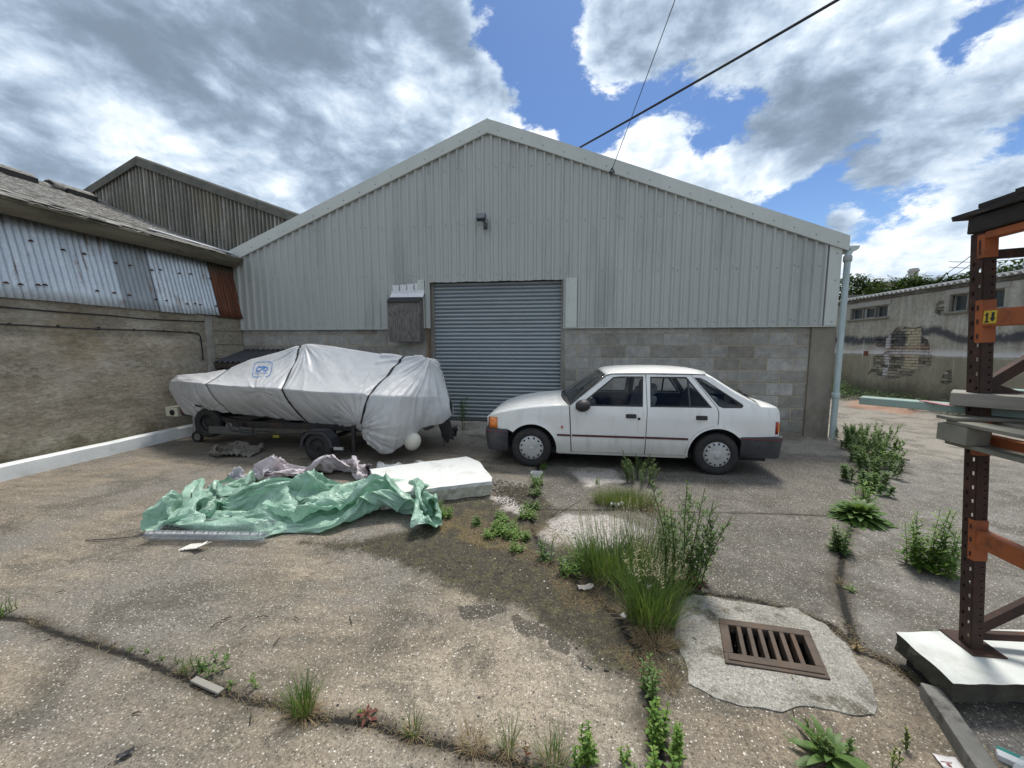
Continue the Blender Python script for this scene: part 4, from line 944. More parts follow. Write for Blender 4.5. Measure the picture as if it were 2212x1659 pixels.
side('roof_rail', pillar, (), step=.03, flange=.03)
sill = [(-.10, .205), (1.52, .205), (1.515, .240), (.10, .240), (-.10, .222)]
side('sill', sill, (), dy=-.012, step=.05, flange=.04, label='dirty white sill')
# black window surrounds and glass
def ring(poly, d):
    n = len(poly); out = []; A = sum(poly[i][0] * poly[(i + 1) % n][1] - poly[(i + 1) % n][0] * poly[i][1] for i in range(n)); sg = 1 if A > 0 else -1
    for i in range(n):
        a = Vector(poly[i - 1]); b_ = Vector(poly[i]); c = Vector(poly[(i + 1) % n]); t1 = (b_ - a).normalized(); t2 = (c - b_).normalized()
        n1 = Vector((-t1.y, t1.x)) * sg; n2 = Vector((-t2.y, t2.x)) * sg; bis = (n1 + n2); bis = bis / max(.3, bis.length_squared / 2) if bis.length > 1e-6 else n1
        q = b_ + bis * d; out.append((q.x, q.y))
    return out
side('window_seal', ring(W1, .001), (ring(W1, .018),), trimb, dy=.001, step=0, flange=.012); side('window_seal', ring(W2, .001), (ring(W2, .018),), trimb, dy=.001, step=0, flange=.012); side('window_seal', ring(W3, .001), (ring(W3, .016),), trimb, dy=.001, step=0, flange=.012)
side('division_bar', [(1.545, .868), (1.568, .868), (1.568, 1.205), (1.545, 1.228)], (), trimb, dy=.001, step=0, flange=.012)
for wp_, d_ in ((W1, dn), (W2, dr_)): side('window_pane', ring(wp_, .010), (), glassm, dy=-.006, step=.08, flange=0)
side('window_pane', ring(W3, .008), (), glassm, dy=-.006, step=.08, flange=0)
# side moulding: black strip with red line, split at the shut lines
for (xa, xb) in ((-.113, .060), (.084, 1.008), (1.024, 1.535)):
    side('side_moulding', [(xa, .450), (xb, .448), (xb + .004, .474), (xa, .476)], (), trimb, dy=.008, step=0, flange=.012)
    side('red_line', [(xa + .003, .459), (xb - .002, .457), (xb, .466), (xa + .003, .468)], (), redl, dy=.0095, step=0, flange=.004)
# handles, lock, repeater
for (xa, xb) in ((.766, .897), (1.622, 1.758)):
    pts = [(xa, .716), (xa + .010, .710), (xb - .010, .710), (xb, .716), (xb, .758), (xb - .01, .764), (xa + .01, .764), (xa, .758)]
    hs = side('door_handle', pts, (), trimb, dy=.006, step=0, flange=.012, parent=None)
    side('handle_pull', [(xa + .012, .720), (xb - .012, .720), (xb - .012, .738), (xa + .012, .738)], (), trimb, dy=.020, step=0, flange=.014)
side('door_lock', arc((.930, .706), .018, 0, 330, 12), (), trimb, dy=.006, step=0, flange=.01)
side('side_repeater', [(-.060, .552), (-.036, .552), (-.036, .588), (-.060, .588)], (), lens_mat('orange_repeater', (.45, .09, .03)), dy=.010, step=0, flange=.014)
# mirrors
for sg in (-1, 1):
    Mx = Matrix.Translation((.215, YC + sg * (hwid(.2, .87) + .085), .875))
    mb = MB(); P = []
    for t in np.linspace(0, 1, 7):
        s_ = math.sin(t * PI) ** .35 if 0 < t < 1 else .45; P.append([tuple(Mx @ Vector(((t - .5) * .185, .10 * s_ * math.cos(a) * sg, .082 * s_ * math.sin(a) - .012 * (1 - t)))) for a in np.linspace(0, 2 * PI, 17)[:-1]])
    mb.grid(P, True); mb.f.append(tuple(range(16))); mb.f.append(tuple(96 + i for i in range(16)))
    mb.out('wing_mirror', trimb, car, True)
    mb = MB(); mb.bar((.17, YC + sg * (hwid(.2, .87) - .01), .868), (.20, YC + sg * (hwid(.2, .87) + .05), .868), .07, .035); mb.out('mirror_arm', trimb, car, False, .006)

# ---- upper surfaces, lofted across the car: each station = (edge x, edge z, centre x, centre z)
def loft(name, st, mat, ny=19, edge_w=None, power=2.2, flange=.02, parent=None, z_off=0.0, ycut=1.0):
    P = []
    for (xe, ze, xc, zc) in st:
        w = hwid(xe, ze) * (edge_w or 1.0) * ycut; row = []
        for j in range(ny):
            t = -1 + 2 * j / (ny - 1); a = abs(t) ** power
            row.append((xe * a + xc * (1 - a), YC + w * t, ze * a + zc * (1 - a) + z_off))
        P.append(row)
    P = np.array(P); mb = MB(); mb.grid(P); o = mesh(name, mb.v, mb.f, mat, parent or car, True)
    bm = bmesh.new(); bm.from_mesh(o.data); bmesh.ops.recalc_face_normals(bm, faces=bm.faces)
    bm.to_mesh(o.data); bm.free()
    md = o.modifiers.new('t', 'SOLIDIFY'); md.thickness = .012; md.offset = -1 if name != 'window_pane' else 0
    if name.endswith('glass'): md.thickness = .003
    return o
bon = [(-1.046, .672, -1.095, .655), (-.998, .702, -1.055, .690), (-.92, .725, -.965, .742), (-.80, .753, -.83, .792), (-.66, .782, -.68, .838), (-.50, .806, -.52, .868), (-.35, .822, -.38, .892), (-.15, .838, -.20, .912), (.038, .851, -.075, .925)]
loft('bonnet', bon, paint_m, 25, power=4.0)
cowl = [(.038, .851, -.075, .925), (.050, .858, -.045, .930), (.075, .866, -.015, .934)]
loft('cowl', cowl, trimb, power=3.5, z_off=-.004)
def lerp_st(a, b_, n): return [tuple(a[i] + (b_[i] - a[i]) * t for i in range(4)) for t in np.linspace(0, 1, n)]
ws0 = (.052, .862, -.035, .930); ws1 = (.520, 1.243, .478, 1.288)
ws = [(a[0] - .02 * math.sin(PI * i / 8), a[1] + .010 * math.sin(PI * i / 8), a[2] - .025 * math.sin(PI * i / 8), a[3] + .014 * math.sin(PI * i / 8)) for i, a in enumerate(lerp_st(ws0, ws1, 9))]
loft('windscreen_glass', ws, glassm, power=2.6, ycut=.975)
def edge_frame(name, st, mat, w=.035, power=2.6, k=.975):
    # strip along both sides of a lofted glass
    for sg in (-1, 1):
        P = []
        for (xe, ze, xc, zc) in st:
            ww = hwid(xe, ze); row = []
            for t in (k - w, k, 1.0):
                a = t ** power; row.append((xe * a + xc * (1 - a), YC + sg * ww * t, ze * a + zc * (1 - a) + .002))
            P.append(row)
        mb = MB(); mb.grid(P); o = mb.out(name, mat, car, True); md = o.modifiers.new('t', 'SOLIDIFY'); md.thickness = .010
edge_frame('screen_surround', ws, trimb, .03)
roof = [(.520, 1.246, .478, 1.290), (.56, 1.262, .53, 1.310), (.64, 1.270, .61, 1.328), (.80, 1.274, .78, 1.343), (1.05, 1.276, 1.05, 1.352), (1.30, 1.276, 1.32, 1.351), (1.50, 1.274, 1.54, 1.342), (1.66, 1.272, 1.72, 1.326), (1.775, 1.268, 1.865, 1.296)]
loft('roof', roof, paint_m, 25, power=3.2)
mb = MB()
for sg in (-1, 1): mb.tube([(x, YC + sg * (hwid(x, z) + .002), z) for x, z in ((.05, .866), (.28, 1.052), (.525, 1.248), (.60, 1.268), (1.1, 1.274), (1.6, 1.272), (1.778, 1.266))], .006, 6)
mb.out('drip_rail', trimb, car, True)
hatch = [(1.775, 1.268, 1.865, 1.296), (1.86, 1.214, 1.95, 1.255), (1.935, 1.158, 2.03, 1.205), (2.03, 1.090, 2.12, 1.145), (2.118, 1.030, 2.21, 1.088), (2.25, .955, 2.33, 1.015), (2.387, .880, 2.46, .945)]
loft('hatch_glass', hatch, glassm, power=3.0, ycut=.90)
edge_frame('hatch_side', hatch, paint_m, .06, 3.0, .90)
boot = [(2.387, .880, 2.46, .945), (2.50, .874, 2.55, .915), (2.600, .872, 2.640, .890), (2.622, .835, 2.665, .850), (2.628, .70, 2.675, .70), (2.622, .56, 2.668, .56), (2.62, .50, 2.66, .50)]
loft('tailgate', boot, paint_m, 25, power=3.2)
for sg in (-1,):
    mb = MB(); mb.bar((2.47, YC - .1, .955), (2.30, YC - .30, 1.045), .012, .008); mb.bar((2.47, YC - .1, .955), (2.52, YC - .07, .93), .03, .03); mb.out('rear_wiper', trimb, car)
nose = [(-1.046, .672, -1.095, .655), (-1.052, .60, -1.105, .60), (-1.05, .50, -1.10, .50)]
loft('grille', nose, trimb, 17, power=4)
for sg in (-1, 1):
    mb = MB(); P = []
    for (x, w_, ) in ((-.930, 0), (-1.0, .006), (-1.048, .012)):
        P.append([(x, YC + sg * (hwid(x, z) - w_ + .006), z) for z in (.503, .60, .668)])
    P.append([(-1.075, YC + sg * .66, z) for z in (.503, .60, .662)]); mb.grid(P)
    o = mb.out('indicator', amber, car, True); md = o.modifiers.new('t', 'SOLIDIFY'); md.thickness = .012
    mb = MB(); mb.grid([[(-1.088, YC + sg * .65, z) for z in (.515, .60, .655)], [(-1.10, YC + sg * .40, z) for z in (.515, .60, .655)]]); o = mb.out('headlight', clear, car, True); md = o.modifiers.new('t', 'SOLIDIFY'); md.thickness = .015
    mb = MB(); mb.grid([[(2.575, YC + sg * (hwid(2.575, .6) + .004), z) for z in (.545, .62, .702)], [(2.612, YC + sg * (hwid(2.612, .6) + .004), z) for z in (.545, .62, .702)], [(2.648, YC + sg * .70, z) for z in (.545, .62, .702)], [(2.665, YC + sg * .50, z) for z in (.545, .62, .702)]])
    o = mb.out('tail_light', redlens, car, True); md = o.modifiers.new('t', 'SOLIDIFY'); md.thickness = .014
    mb = MB(); mb.box(2.600, 2.618, YC + sg * (hwid(2.6, .6) + .008) - .004, YC + sg * (hwid(2.6, .6) + .008) + .004, .575, .690); mb.out('tail_indicator', amber, car, False, .003)
mb = MB(); mb.box(2.668, 2.674, YC - .26, YC + .26, .60, .71); mb.out('number_plate', simple('blank_plate', (.5, .42, .08), .5, var=.05), car)
# bumpers: profile swept round the ends
def bumper(name, path, prof):
    P = []
    for (x, y, nx, ny) in path: P.append([(x + nx * o, y + ny * o, z) for (o, z) in prof])
    mb = MB(); mb.grid(P); o = mb.out(name, bump_m, car, True); md = o.modifiers.new('t', 'SOLIDIFY'); md.thickness = .012; md.offset = -1; return o
def upath(x0, xc, w, rad, sx, n=8):
    L = [(x0, YC - w, 0, -1), ((x0 + xc) / 2 - sx * -.0, YC - w + .004, 0, -1)]
    for a in np.linspace(0, PI / 2, n): L.append((xc - sx * rad + sx * rad * math.sin(a), YC - w + rad - rad * math.cos(a) + .006, sx * math.sin(a), -math.cos(a)))
    L.append((xc + sx * .035, YC, sx, 0))
    return L + [(x, 2 * YC - y, nx, -ny) for x, y, nx, ny in L[:-1][::-1]]
bprof = [(-.02, .212), (.006, .222), (.012, .30), (.020, .36), (.030, .42), (.030, .488), (.022, .508), (-.01, .514), (-.06, .516)]
fp = upath(-.772, -1.085, .800, .16, -1); bumper('front_bumper', fp, bprof)
rp_ = upath(2.165, 2.665, .795, .12, 1); bumper('rear_bumper', rp_, [(-.02, .238), (.006, .245), (.012, .31), (.022, .40), (.030, .47), (.028, .508), (-.01, .516), (-.06, .518)])
def redstripe(path, z0, z1, o0, xlim):
    P = [[(x + nx * o0, y + ny * o0, z) for z in (z0, z1)] for (x, y, nx, ny) in path]; mb = MB(); mb.grid(P); o = mb.out('red_line', redl, car, True); md = o.modifiers.new('t', 'SOLIDIFY'); md.thickness = .004
redstripe(rp_, .478, .487, .0325, 0); redstripe(fp, .477, .485, .0325, 0)
# ---- underbody, interior
mb = MB(); mb.box(-.98, 2.55, YC - .62, YC + .62, .16, .24); mb.box(-.10, 1.50, YC - .78, YC + .78, .20, .24); mb.out('floor_pan', inner_m, car)
mb = MB(); mb.box(-.95, -.10, YC - .54, YC + .54, .24, .64); mb.out('engine_bay', inner_m, car); mb = MB(); mb.box(2.2, 2.6, YC - .66, YC + .66, .50, .73); mb.out('boot_floor', inner_m, car)
for (cx, cz, r) in (AF, AR):
    for sg in (-1, 1):
        mb = MB(); mb.grid([[(cx + (r + .006) * math.cos(a), YC + sg * yy, cz + (r + .006) * math.sin(a)) for a in np.linspace(-.15, PI + .15, 20)] for yy in (.795, .56)])
        mb.add([(cx + (r + .006) * math.cos(a), YC + sg * .56, cz + (r + .006) * math.sin(a)) for a in np.linspace(-.15, PI + .15, 20)], [tuple(range(20))]); mb.out('wheel_arch_liner', inner_m, car, True)
side('door_lining', [(.06, .25), (1.50, .25), (1.60, .48), (1.75, .60), (1.88, .63), (2.5, .63), (2.5, .84), (.06, .84)], (), inner_m, dy=-.030, step=.1, flange=.01)
mb = MB(); mb.box(.02, .40, YC - .72, YC + .72, .60, .90); mb.out('dashboard', inner_m, car, False, .03)
mb = MB(); mb.box(2.0, 2.42, YC - .70, YC + .70, .74, .78); mb.out('parcel_shelf', inner_m, car, False, .01)
def seat(x, y, w, rest=True, xr=.16):
    M = Matrix.Translation((x, y, .40)); mb = MB(); mb.box(-.25, .25, -w / 2, w / 2, 0, .16, M); mb.out('seat_cushion', seat_m, car, False, .05, 3)
    M = Matrix.Translation((x + .22, y, .50)) @ Matrix.Rotation(math.radians(18), 4, 'Y'); mb = MB(); mb.box(-.05, .06, -w / 2, w / 2, 0, .50, M); mb.out('seat_back', seat_m, car, False, .045, 3)
    if rest:
        mb = MB(); M2 = M @ Matrix.Translation((0, 0, .56)); mb.lathe([(0, -.12), (.06, -.115), (.085, -.07), (.09, 0), (.085, .07), (.06, .115), (0, .12)], (0, 0, 0), 'y', 14, M2 @ Matrix.Scale(.55, 4, (1, 0, 0))); mb.out('headrest', seat_m, car, True)
seat(.78, YC - .36, .46); seat(.78, YC + .36, .46); seat(1.55, YC, 1.2, False)
mb = MB(); c = Vector((.50, YC + .36, .86)); ax = Matrix.Rotation(math.radians(62), 4, 'Y')
mb.tube([c + (ax @ Vector((.175 * math.cos(a), .175 * math.sin(a), 0))) for a in np.linspace(0, 2 * PI, 28)], .012, 6, False); mb.bar(c + (ax @ Vector((-.17, 0, 0))), c + (ax @ Vector((.17, 0, 0))), .05, .02); mb.bar(c, c + Vector((-.2, 0, -.08)), .05, .05); mb.out('steering_wheel', trimb, car, True)
mb = MB(); mb.bar((-.01, YC - .30, .938), (.02, YC - .62, .905), .012, .010); mb.bar((.0, YC + .10, .945), (.01, YC - .25, .945), .012, .010); mb.box(-.03, .01, YC - .33, YC - .29, .925, .945); mb.out('wipers', trimb, car)
mb = MB(); mb.box(.52, .56, YC - .10, YC + .10, 1.17, 1.23); mb.out('rear_view_mirror', trimb, car, False, .015)
for sg in (-1, 1):
    for pa, pb2, wd in (((1.035, .735, .84), (1.035, .565, 1.25), .05), ((1.87, .72, .84), (1.61, .57, 1.25), .05)):
        mb = MB(); mb.bar((pa[0], YC + sg * pa[1], pa[2]), (pb2[0], YC + sg * pb2[1], pb2[2]), .02, wd, (1, 0, 0)); mb.out('inner_pillar', inner_m, car, False, .004)

# ---- wheels
def tyre_prof(R, w, rim):
    h = w / 2
    return [(rim, -h + .030), (rim + .006, -h + .010), (rim + .035, -h + .0), (R - .030, -h + .004), (R - .010, -h + .018), (R, -h + .034), (R, h - .034), (R - .010, h - .018), (R - .03, h - .004), (rim + .03, h), (rim, h - .03)]
def wheel(cx, cy, R, w, sg, style, root, name='wheel', rimr=.168):
    wb = MB(); wb.lathe(tyre_prof(R, w, rimr), (cx, cy, R - .004), 'y', 48); t = wb.out(name, rubber, root, True)
    if style == 'none': return t
    # tread grooves
    for i in range(3):
        gb = MB(); yy = cy + (i - 1) * .03
        gb.lathe([(R - .003, -.004), (R + .0006, -.004), (R + .0006, .004), (R - .003, .004)], (cx, yy, R - .004), 'y', 48)
    yo = cy + sg * (w / 2 - .012)
    outer = arc((0, 0), .163, 0, 352, 44); holes = []
    if style == 'round':
        for k in range(12): a = 2 * PI * (k + .5) / 12; holes.append(arc((.134 * math.cos(a), .134 * math.sin(a)), .0145, 0, 330, 10))
    else:
        for k in range(14):
            a = 2 * PI * k / 14 + .1; c_, s_ = math.cos(a), math.sin(a); q = []
            for (rr, tt) in ((.122, -.011), (.149, -.011), (.149, .011), (.122, .011)): q.append((rr * c_ - tt * s_, rr * s_ + tt * c_))
            holes.append(q)
    P, F = cdt(outer, holes, .012); n = len(P)
    def dome(r): return .012 * (1 - (r / .163) ** 2) + (-.010 if r > .150 else 0) + (.006 if r < .045 and style != 'round' else 0)
    V = [(cx + p[0], yo + sg * dome(math.hypot(*p)), R - .004 + p[1]) for p in P] + [(cx + p[0], yo + sg * (dome(math.hypot(*p)) - .012), R - .004 + p[1]) for p in P]
    o = mesh('wheel_trim', V, [tuple(int(i) for i in q) for q in F] + [(b_, a, a + n, b_ + n) for a, b_ in border_edges(F)], silver, t, True)
    bm = bmesh.new(); bm.from_mesh(o.data); bmesh.ops.recalc_face_normals(bm, faces=bm.faces); bm.to_mesh(o.data); bm.free(); o.data.set_sharp_from_angle(angle=math.radians(35))
    db = MB(); db.lathe([(0, 0), (.166, 0), (.168, -sg * .03)], (cx, yo - sg * .022, R - .004), 'y', 32); db.out('wheel_disc', dark_mat, t)
    if style == 'round':
        eb = MB(); M = Matrix.Translation((cx, yo + sg * .013, R - .004)) @ Matrix.Rotation(math.radians(-35), 4, 'Y') @ Matrix.Scale(.45, 4, (0, 0, 1)); eb.lathe([(0, sg * .003), (.030, sg * .002), (.034, -sg * .001)], (0, 0, 0), 'y', 20, M); eb.out('oval_badge', simple('badge', (.62, .63, .63), .3, .5), t, True)
    else:
        eb = MB(); eb.lathe([(0, sg * .026), (.036, sg * .024), (.042, sg * .016), (.044, sg * .008)], (cx, yo, R - .004), 'y', 24); eb.out('hub_cap', silver, t, True)
    return t
for (cx, st) in ((-.458, 'round'), (1.900, 'slot')):
    for sg in (-1, 1): wheel(cx, YC + sg * .722, .270, .165, sg, st, car)
# ------------------------------------------------------------------ covered boat on its trailer
def z2(x, y, c=0): return ((600 + 600 * c + .3497 * x) * .5486, (1320 + .3497 * y) * .5486)
AX = 5.75
ST = [((215, 505), (200, 515), (240, 690), 0, 5.75, 5.70, 5.72), ((270, 450), (300, 520), (370, 880), 0, 5.75, 5.55, 5.62), ((420, 437), (450, 530), (500, 925), 0, 5.75, 5.35, 5.55),
      ((600, 425), (600, 543), (585, 815), 0, 5.75, 5.22, 5.50), ((850, 380), (800, 563), (800, 850), 0, 5.75, 5.12, 5.44), ((1100, 275), (1000, 580), (1000, 880), 0, 5.75, 5.05, 5.40),
      ((1300, 225), (1220, 594), (1250, 905), 0, 5.75, 5.0, 5.36), ((1500, 180), (1420, 605), (1480, 935), 0, 5.75, 4.96, 5.34), ((1720, 100), (1640, 622), (1740, 965), 0, 5.75, 4.94, 5.30),
      ((200, 125), (100, 637), (250, 1000), 1, 5.75, 4.93, 5.28), ((500, 165), (350, 648), (450, 1025), 1, 5.75, 4.93, 5.26), ((800, 205), (600, 660), (620, 1040), 1, 5.75, 4.93, 5.15),
      ((1120, 238), (800, 685), (700, 1170), 1, 5.75, 4.93, 4.98), ((1250, 248), (990, 697), (800, 1300), 1, 5.75, 4.94, 4.95), ((1350, 255), (1110, 690), (910, 1350), 1, 5.75, 5.02, 4.98),
      ((1400, 258), (1200, 700), (1080, 1260), 1, 5.72, 5.15, 5.10), ((1440, 265), (1310, 700), (1240, 1110), 1, 5.72, 5.3, 5.25), ((1470, 280), (1430, 690), (1320, 1020), 1, 5.73, 5.45, 5.40),
      ((1500, 330), (1540, 700), (1540, 1000), 1, 5.75, 5.6, 5.6), ((1560, 440), (1630, 720), (1660, 900), 1, 5.77, 5.72, 5.72)]
R_ = np.array([FY(*z2(*s[0], s[3]), s[4]) for s in ST]); Gn = np.array([FY(*z2(*s[1], s[3]), s[5]) for s in ST]); Hm = np.array([FY(*z2(*s[2], s[3]), s[6]) for s in ST])
NU, NA, NB = 400, 46, 62
dd = np.r_[0, np.cumsum(np.linalg.norm(np.diff((R_ + Gn + Hm) / 3, axis=0), axis=1))]; uu = np.linspace(0, dd[-1], NU)
def ipc(A): return np.stack([np.interp(uu, dd, A[:, k]) for k in range(3)], 1)
def smo(A, n):
    for _ in range(n):
        B = A.copy(); B[1:-1] = (A[:-2] + 2 * A[1:-1] + A[2:]) / 4; A = B
    return A
Ru, Gu, Hu = smo(ipc(R_), 6), smo(ipc(Gn), 6), smo(ipc(Hm), 14)
rows = []
for j in range(NA):
    t = j / NA; P = Hu * (1 - t) + Gu * t; P = P.copy(); P[:, 1] -= .05 * math.sin(PI * t); rows.append(P)
for j in range(NB + 1):
    t = j / NB; P = Gu * (1 - t) + Ru * t; P = P.copy()
    P[:, 2] -= .075 * math.sin(PI * t) * (Ru[:, 2] - Gu[:, 2]); rows.append(P)
near = np.array(rows)
far = near[:-1][::-1].copy(); far[:, :, 1] = 2 * AX - far[:, :, 1]
CV = np.concatenate([near, far], 0); NV = CV.shape[0]
tu = np.gradient(CV, axis=1); tv = np.gradient(CV, axis=0); nn = np.cross(tu, tv); nn /= np.linalg.norm(nn, axis=2, keepdims=True) + 1e-9
sg_ = np.sign(((CV - np.array([0, AX, .7])) * nn)[:, :, 1:].sum(2)); nn *= np.where(sg_[..., None] == 0, 1, sg_[..., None])
X, Y, Z = CV[..., 0], CV[..., 1], CV[..., 2]
vrow = np.arange(NV)[:, None] * np.ones((1, NU)); vr = np.minimum(vrow, NV - 1 - vrow)          # 0 at hem .. NA gunwale .. ridge
below = np.clip(1 - vr / NA, 0, 1); above = np.clip((vr - NA) / NB, 0, 1)
def vnoise(x, y, z, seed=0, o=4):
    """cheap value noise, vectorised"""
    tot = np.zeros(np.broadcast(x, y, z).shape); amp = 1; fr = 1
    for k in range(o):
        xi, yi, zi = x * fr + 13.1 * seed, y * fr + 7.7 * k, z * fr + 3.3 * seed
        x0, y0, z0 = np.floor(xi), np.floor(yi), np.floor(zi); fx, fy, fz = xi - x0, yi - y0, zi - z0
        fx, fy, fz = [q * q * (3 - 2 * q) for q in (fx, fy, fz)]
        def h(a, b_, c): s = np.sin(a * 127.1 + b_ * 311.7 + c * 74.7 + seed * 5.3) * 43758.5453; return s - np.floor(s)
        v = 0
        for dx in (0, 1):
            for dy in (0, 1):
                for dz in (0, 1):
                    v = v + h(x0 + dx, y0 + dy, z0 + dz) * (fx if dx else 1 - fx) * (fy if dy else 1 - fy) * (fz if dz else 1 - fz)
        tot = tot + amp * (v - .5); amp *= .5; fr *= 2
    return tot
def ridge(n): return 1 - np.abs(n) * 3.2
side_s = np.where(vrow > NV / 2, 1, 0)
disp = np.zeros_like(X)
# hanging folds on the skirts (run down and slightly aft), deepening to the gathered hem
ph = X * 1.0 + (Z - .9) * .75 * np.where(X < -3.3, 1, -.4)
f1 = ridge(vnoise(ph * 7, Z * .9, side_s * 5.0, 1, 3)); f2 = ridge(vnoise(ph * 17, Z * 1.6, side_s * 5.0, 2, 2))
disp += below ** 1.2 * (.020 * f1 + .009 * f2)
# broad tension creases on the top panels, running from the supports to the gunwale
g1 = ridge(vnoise(X * 2.2 + above * 1.6, above * 1.2, side_s * 3.0, 3, 3)); disp += .009 * g1 * np.sin(PI * np.clip(above, 0, 1)) * (above > 0)
# folds radiating from a point
def radial(px, pz, k, amp, r0, r1, seed, cond):
    dx, dz = X - px, Z - pz; r = np.hypot(dx, dz); a = np.arctan2(dz, dx)
    fo = ridge(vnoise(a * k, r * .8, side_s * 2.0, seed, 2)); env = np.exp(-(r / r1) ** 2) * np.clip(r / r0, 0, 1)
    return amp * fo * env * cond
disp += radial(-4.22, 1.66, 6.0, .030, .12, .75, 11, 1.0)                       # below the screen peak
disp += radial(-2.10, 1.46, 7.5, .045, .12, .95, 12, (X > -2.9) * 1.0)          # from the outboard
disp += radial(-2.86, .50, 7.0, .035, .06, .42, 13, (vr < NA * 1.15) * 1.0)     # gathered at the aft strap
disp += radial(-5.75, .62, 8.0, .022, .05, .45, 14, (vr < NA) * 1.0)            # bow gather
disp += radial(-4.45, .98, 6.0, .012, .06, .35, 15, 1.0)
# hem scallops and general crumple
disp += .010 * vnoise(X * 2.5, Y * 2.5, Z * 2.5, 4, 3) + .0018 * ridge(vnoise(X * 12 + Z * 4, Y * 8, Z * 8, 6, 2))
disp *= np.clip(np.minimum(np.arange(NU), NU - 1 - np.arange(NU)) / 14, .1, 1)[None, :]
# straps pull the cloth in
SX = [FY(*z2(590, 545), 5.22)[0], FY(*z2(1460, 607), 4.96)[0], FY(*z2(715, 670, 1), 4.93)[0]]
def strap_cols(k):
    g_ = int(np.argmin(abs(Gu[:, 0] - SX[k])))
    top = (FY(*z2(850, 380), 5.75)[0], FY(*z2(1660, 130), 5.75)[0], FY(*z2(1120, 238, 1), 5.75)[0])[k]; hemx = (FY(*z2(770, 760), 5.25)[0], FY(*z2(1640, 950), 5.1)[0], FY(*z2(640, 1045, 1), 5.05)[0])[k]
    ti = int(np.argmin(abs(Ru[:, 0] - top))); hi = int(np.argmin(abs(Hu[:320, 0] - hemx)))
    return hi, g_, ti
strap_path = []
for k in range(3):
    hi, g_, ti = strap_cols(k); cols = []
    for j in range(NV):
        v_ = min(j, NV - 1 - j); cols.append(hi + (g_ - hi) * (v_ / NA) if v_ < NA else g_ + (ti - g_) * (v_ - NA) / NB)
    cols = np.array(cols); dc = (np.arange(NU)[None, :] - cols[:, None]) * (dd[-1] / NU)
    disp -= .018 * np.exp(-(dc / .05) ** 2); strap_path.append(cols)
CVd = CV + nn * disp[..., None]
cover_m, N, b = new_mat('silver_cover_cloth')
co = N.node('ShaderNodeNewGeometry').outputs['Position']; a = N.noise(co, 3, 6, .6); f = N.noise(co, 22, 6, .7)
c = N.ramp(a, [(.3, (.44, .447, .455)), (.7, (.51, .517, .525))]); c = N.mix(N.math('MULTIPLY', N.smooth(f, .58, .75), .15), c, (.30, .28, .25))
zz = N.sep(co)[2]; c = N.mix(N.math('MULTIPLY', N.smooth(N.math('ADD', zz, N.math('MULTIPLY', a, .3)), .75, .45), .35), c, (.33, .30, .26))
N.put(b.inputs['Base Color'], c); b.inputs['Roughness'].default_value = .52; b.inputs['Metallic'].default_value = .10; b.inputs['Specular IOR Level'].default_value = .4
cr1 = N.voro(N.vmath('ADD', N.scalev(co, (1, 1, .6)), N.vmath('SCALE', N.noise(co, 5, 3, .5, out=1), .3)), 9, feature='DISTANCE_TO_EDGE')
N.put(b.inputs['Normal'], N.bump(N.math('ADD', N.math('MULTIPLY', N.smooth(cr1, 0, .08), .35), f), .16, .010))
tr = empty('boat_trailer', (-4.5, AX, 0), 'black boat trailer with jockey wheel and mudguards under the covered boat', 'boat trailer')
boat = empty('covered_boat', (-4.4, AX, .5), 'small motorboat wrapped in a silver grey cover tied with black straps', 'boat')
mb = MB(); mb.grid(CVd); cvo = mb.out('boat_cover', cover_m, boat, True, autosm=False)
md = cvo.modifiers.new('t', 'SOLIDIFY'); md.thickness = .004; md.offset = -1
strap_m = simple('black_webbing', (.012, .012, .016), .7, var=.2, scale=80)
for k in range(3):
    P = []
    wd = (.006, .014, .014)[k]
    for j in range(0, NV):
        c_ = strap_path[k][j]; row = []
        for s_ in (-1, 1):
            q = np.clip(c_ + s_ * wd / (dd[-1] / NU), 0, NU - 2); i0 = int(q); fr = q - i0
            row.append(CVd[j, i0] * (1 - fr) + CVd[j, i0 + 1] * fr + nn[j, i0] * .006)
        P.append(row)
    # carry on below the hem
    mb = MB(); mb.grid(P); o = mb.out('strap', strap_m, boat, True); md = o.modifiers.new('t', 'SOLIDIFY'); md.thickness = .004
# drawstring piece at the bow
mb = MB(); p0 = Vector(FY(*z2(228, 660), 5.66)); p1 = Vector(FY(*z2(320, 688), 5.52)); mb.bar(p0, p1, .008, .022); p2 = Vector(FY(*z2(400, 765), 5.50)); p3 = Vector(FY(*z2(545, 805), 5.36)); mb.bar(p2, p3, .008, .022); mb.out('strap_end', strap_m, boat)
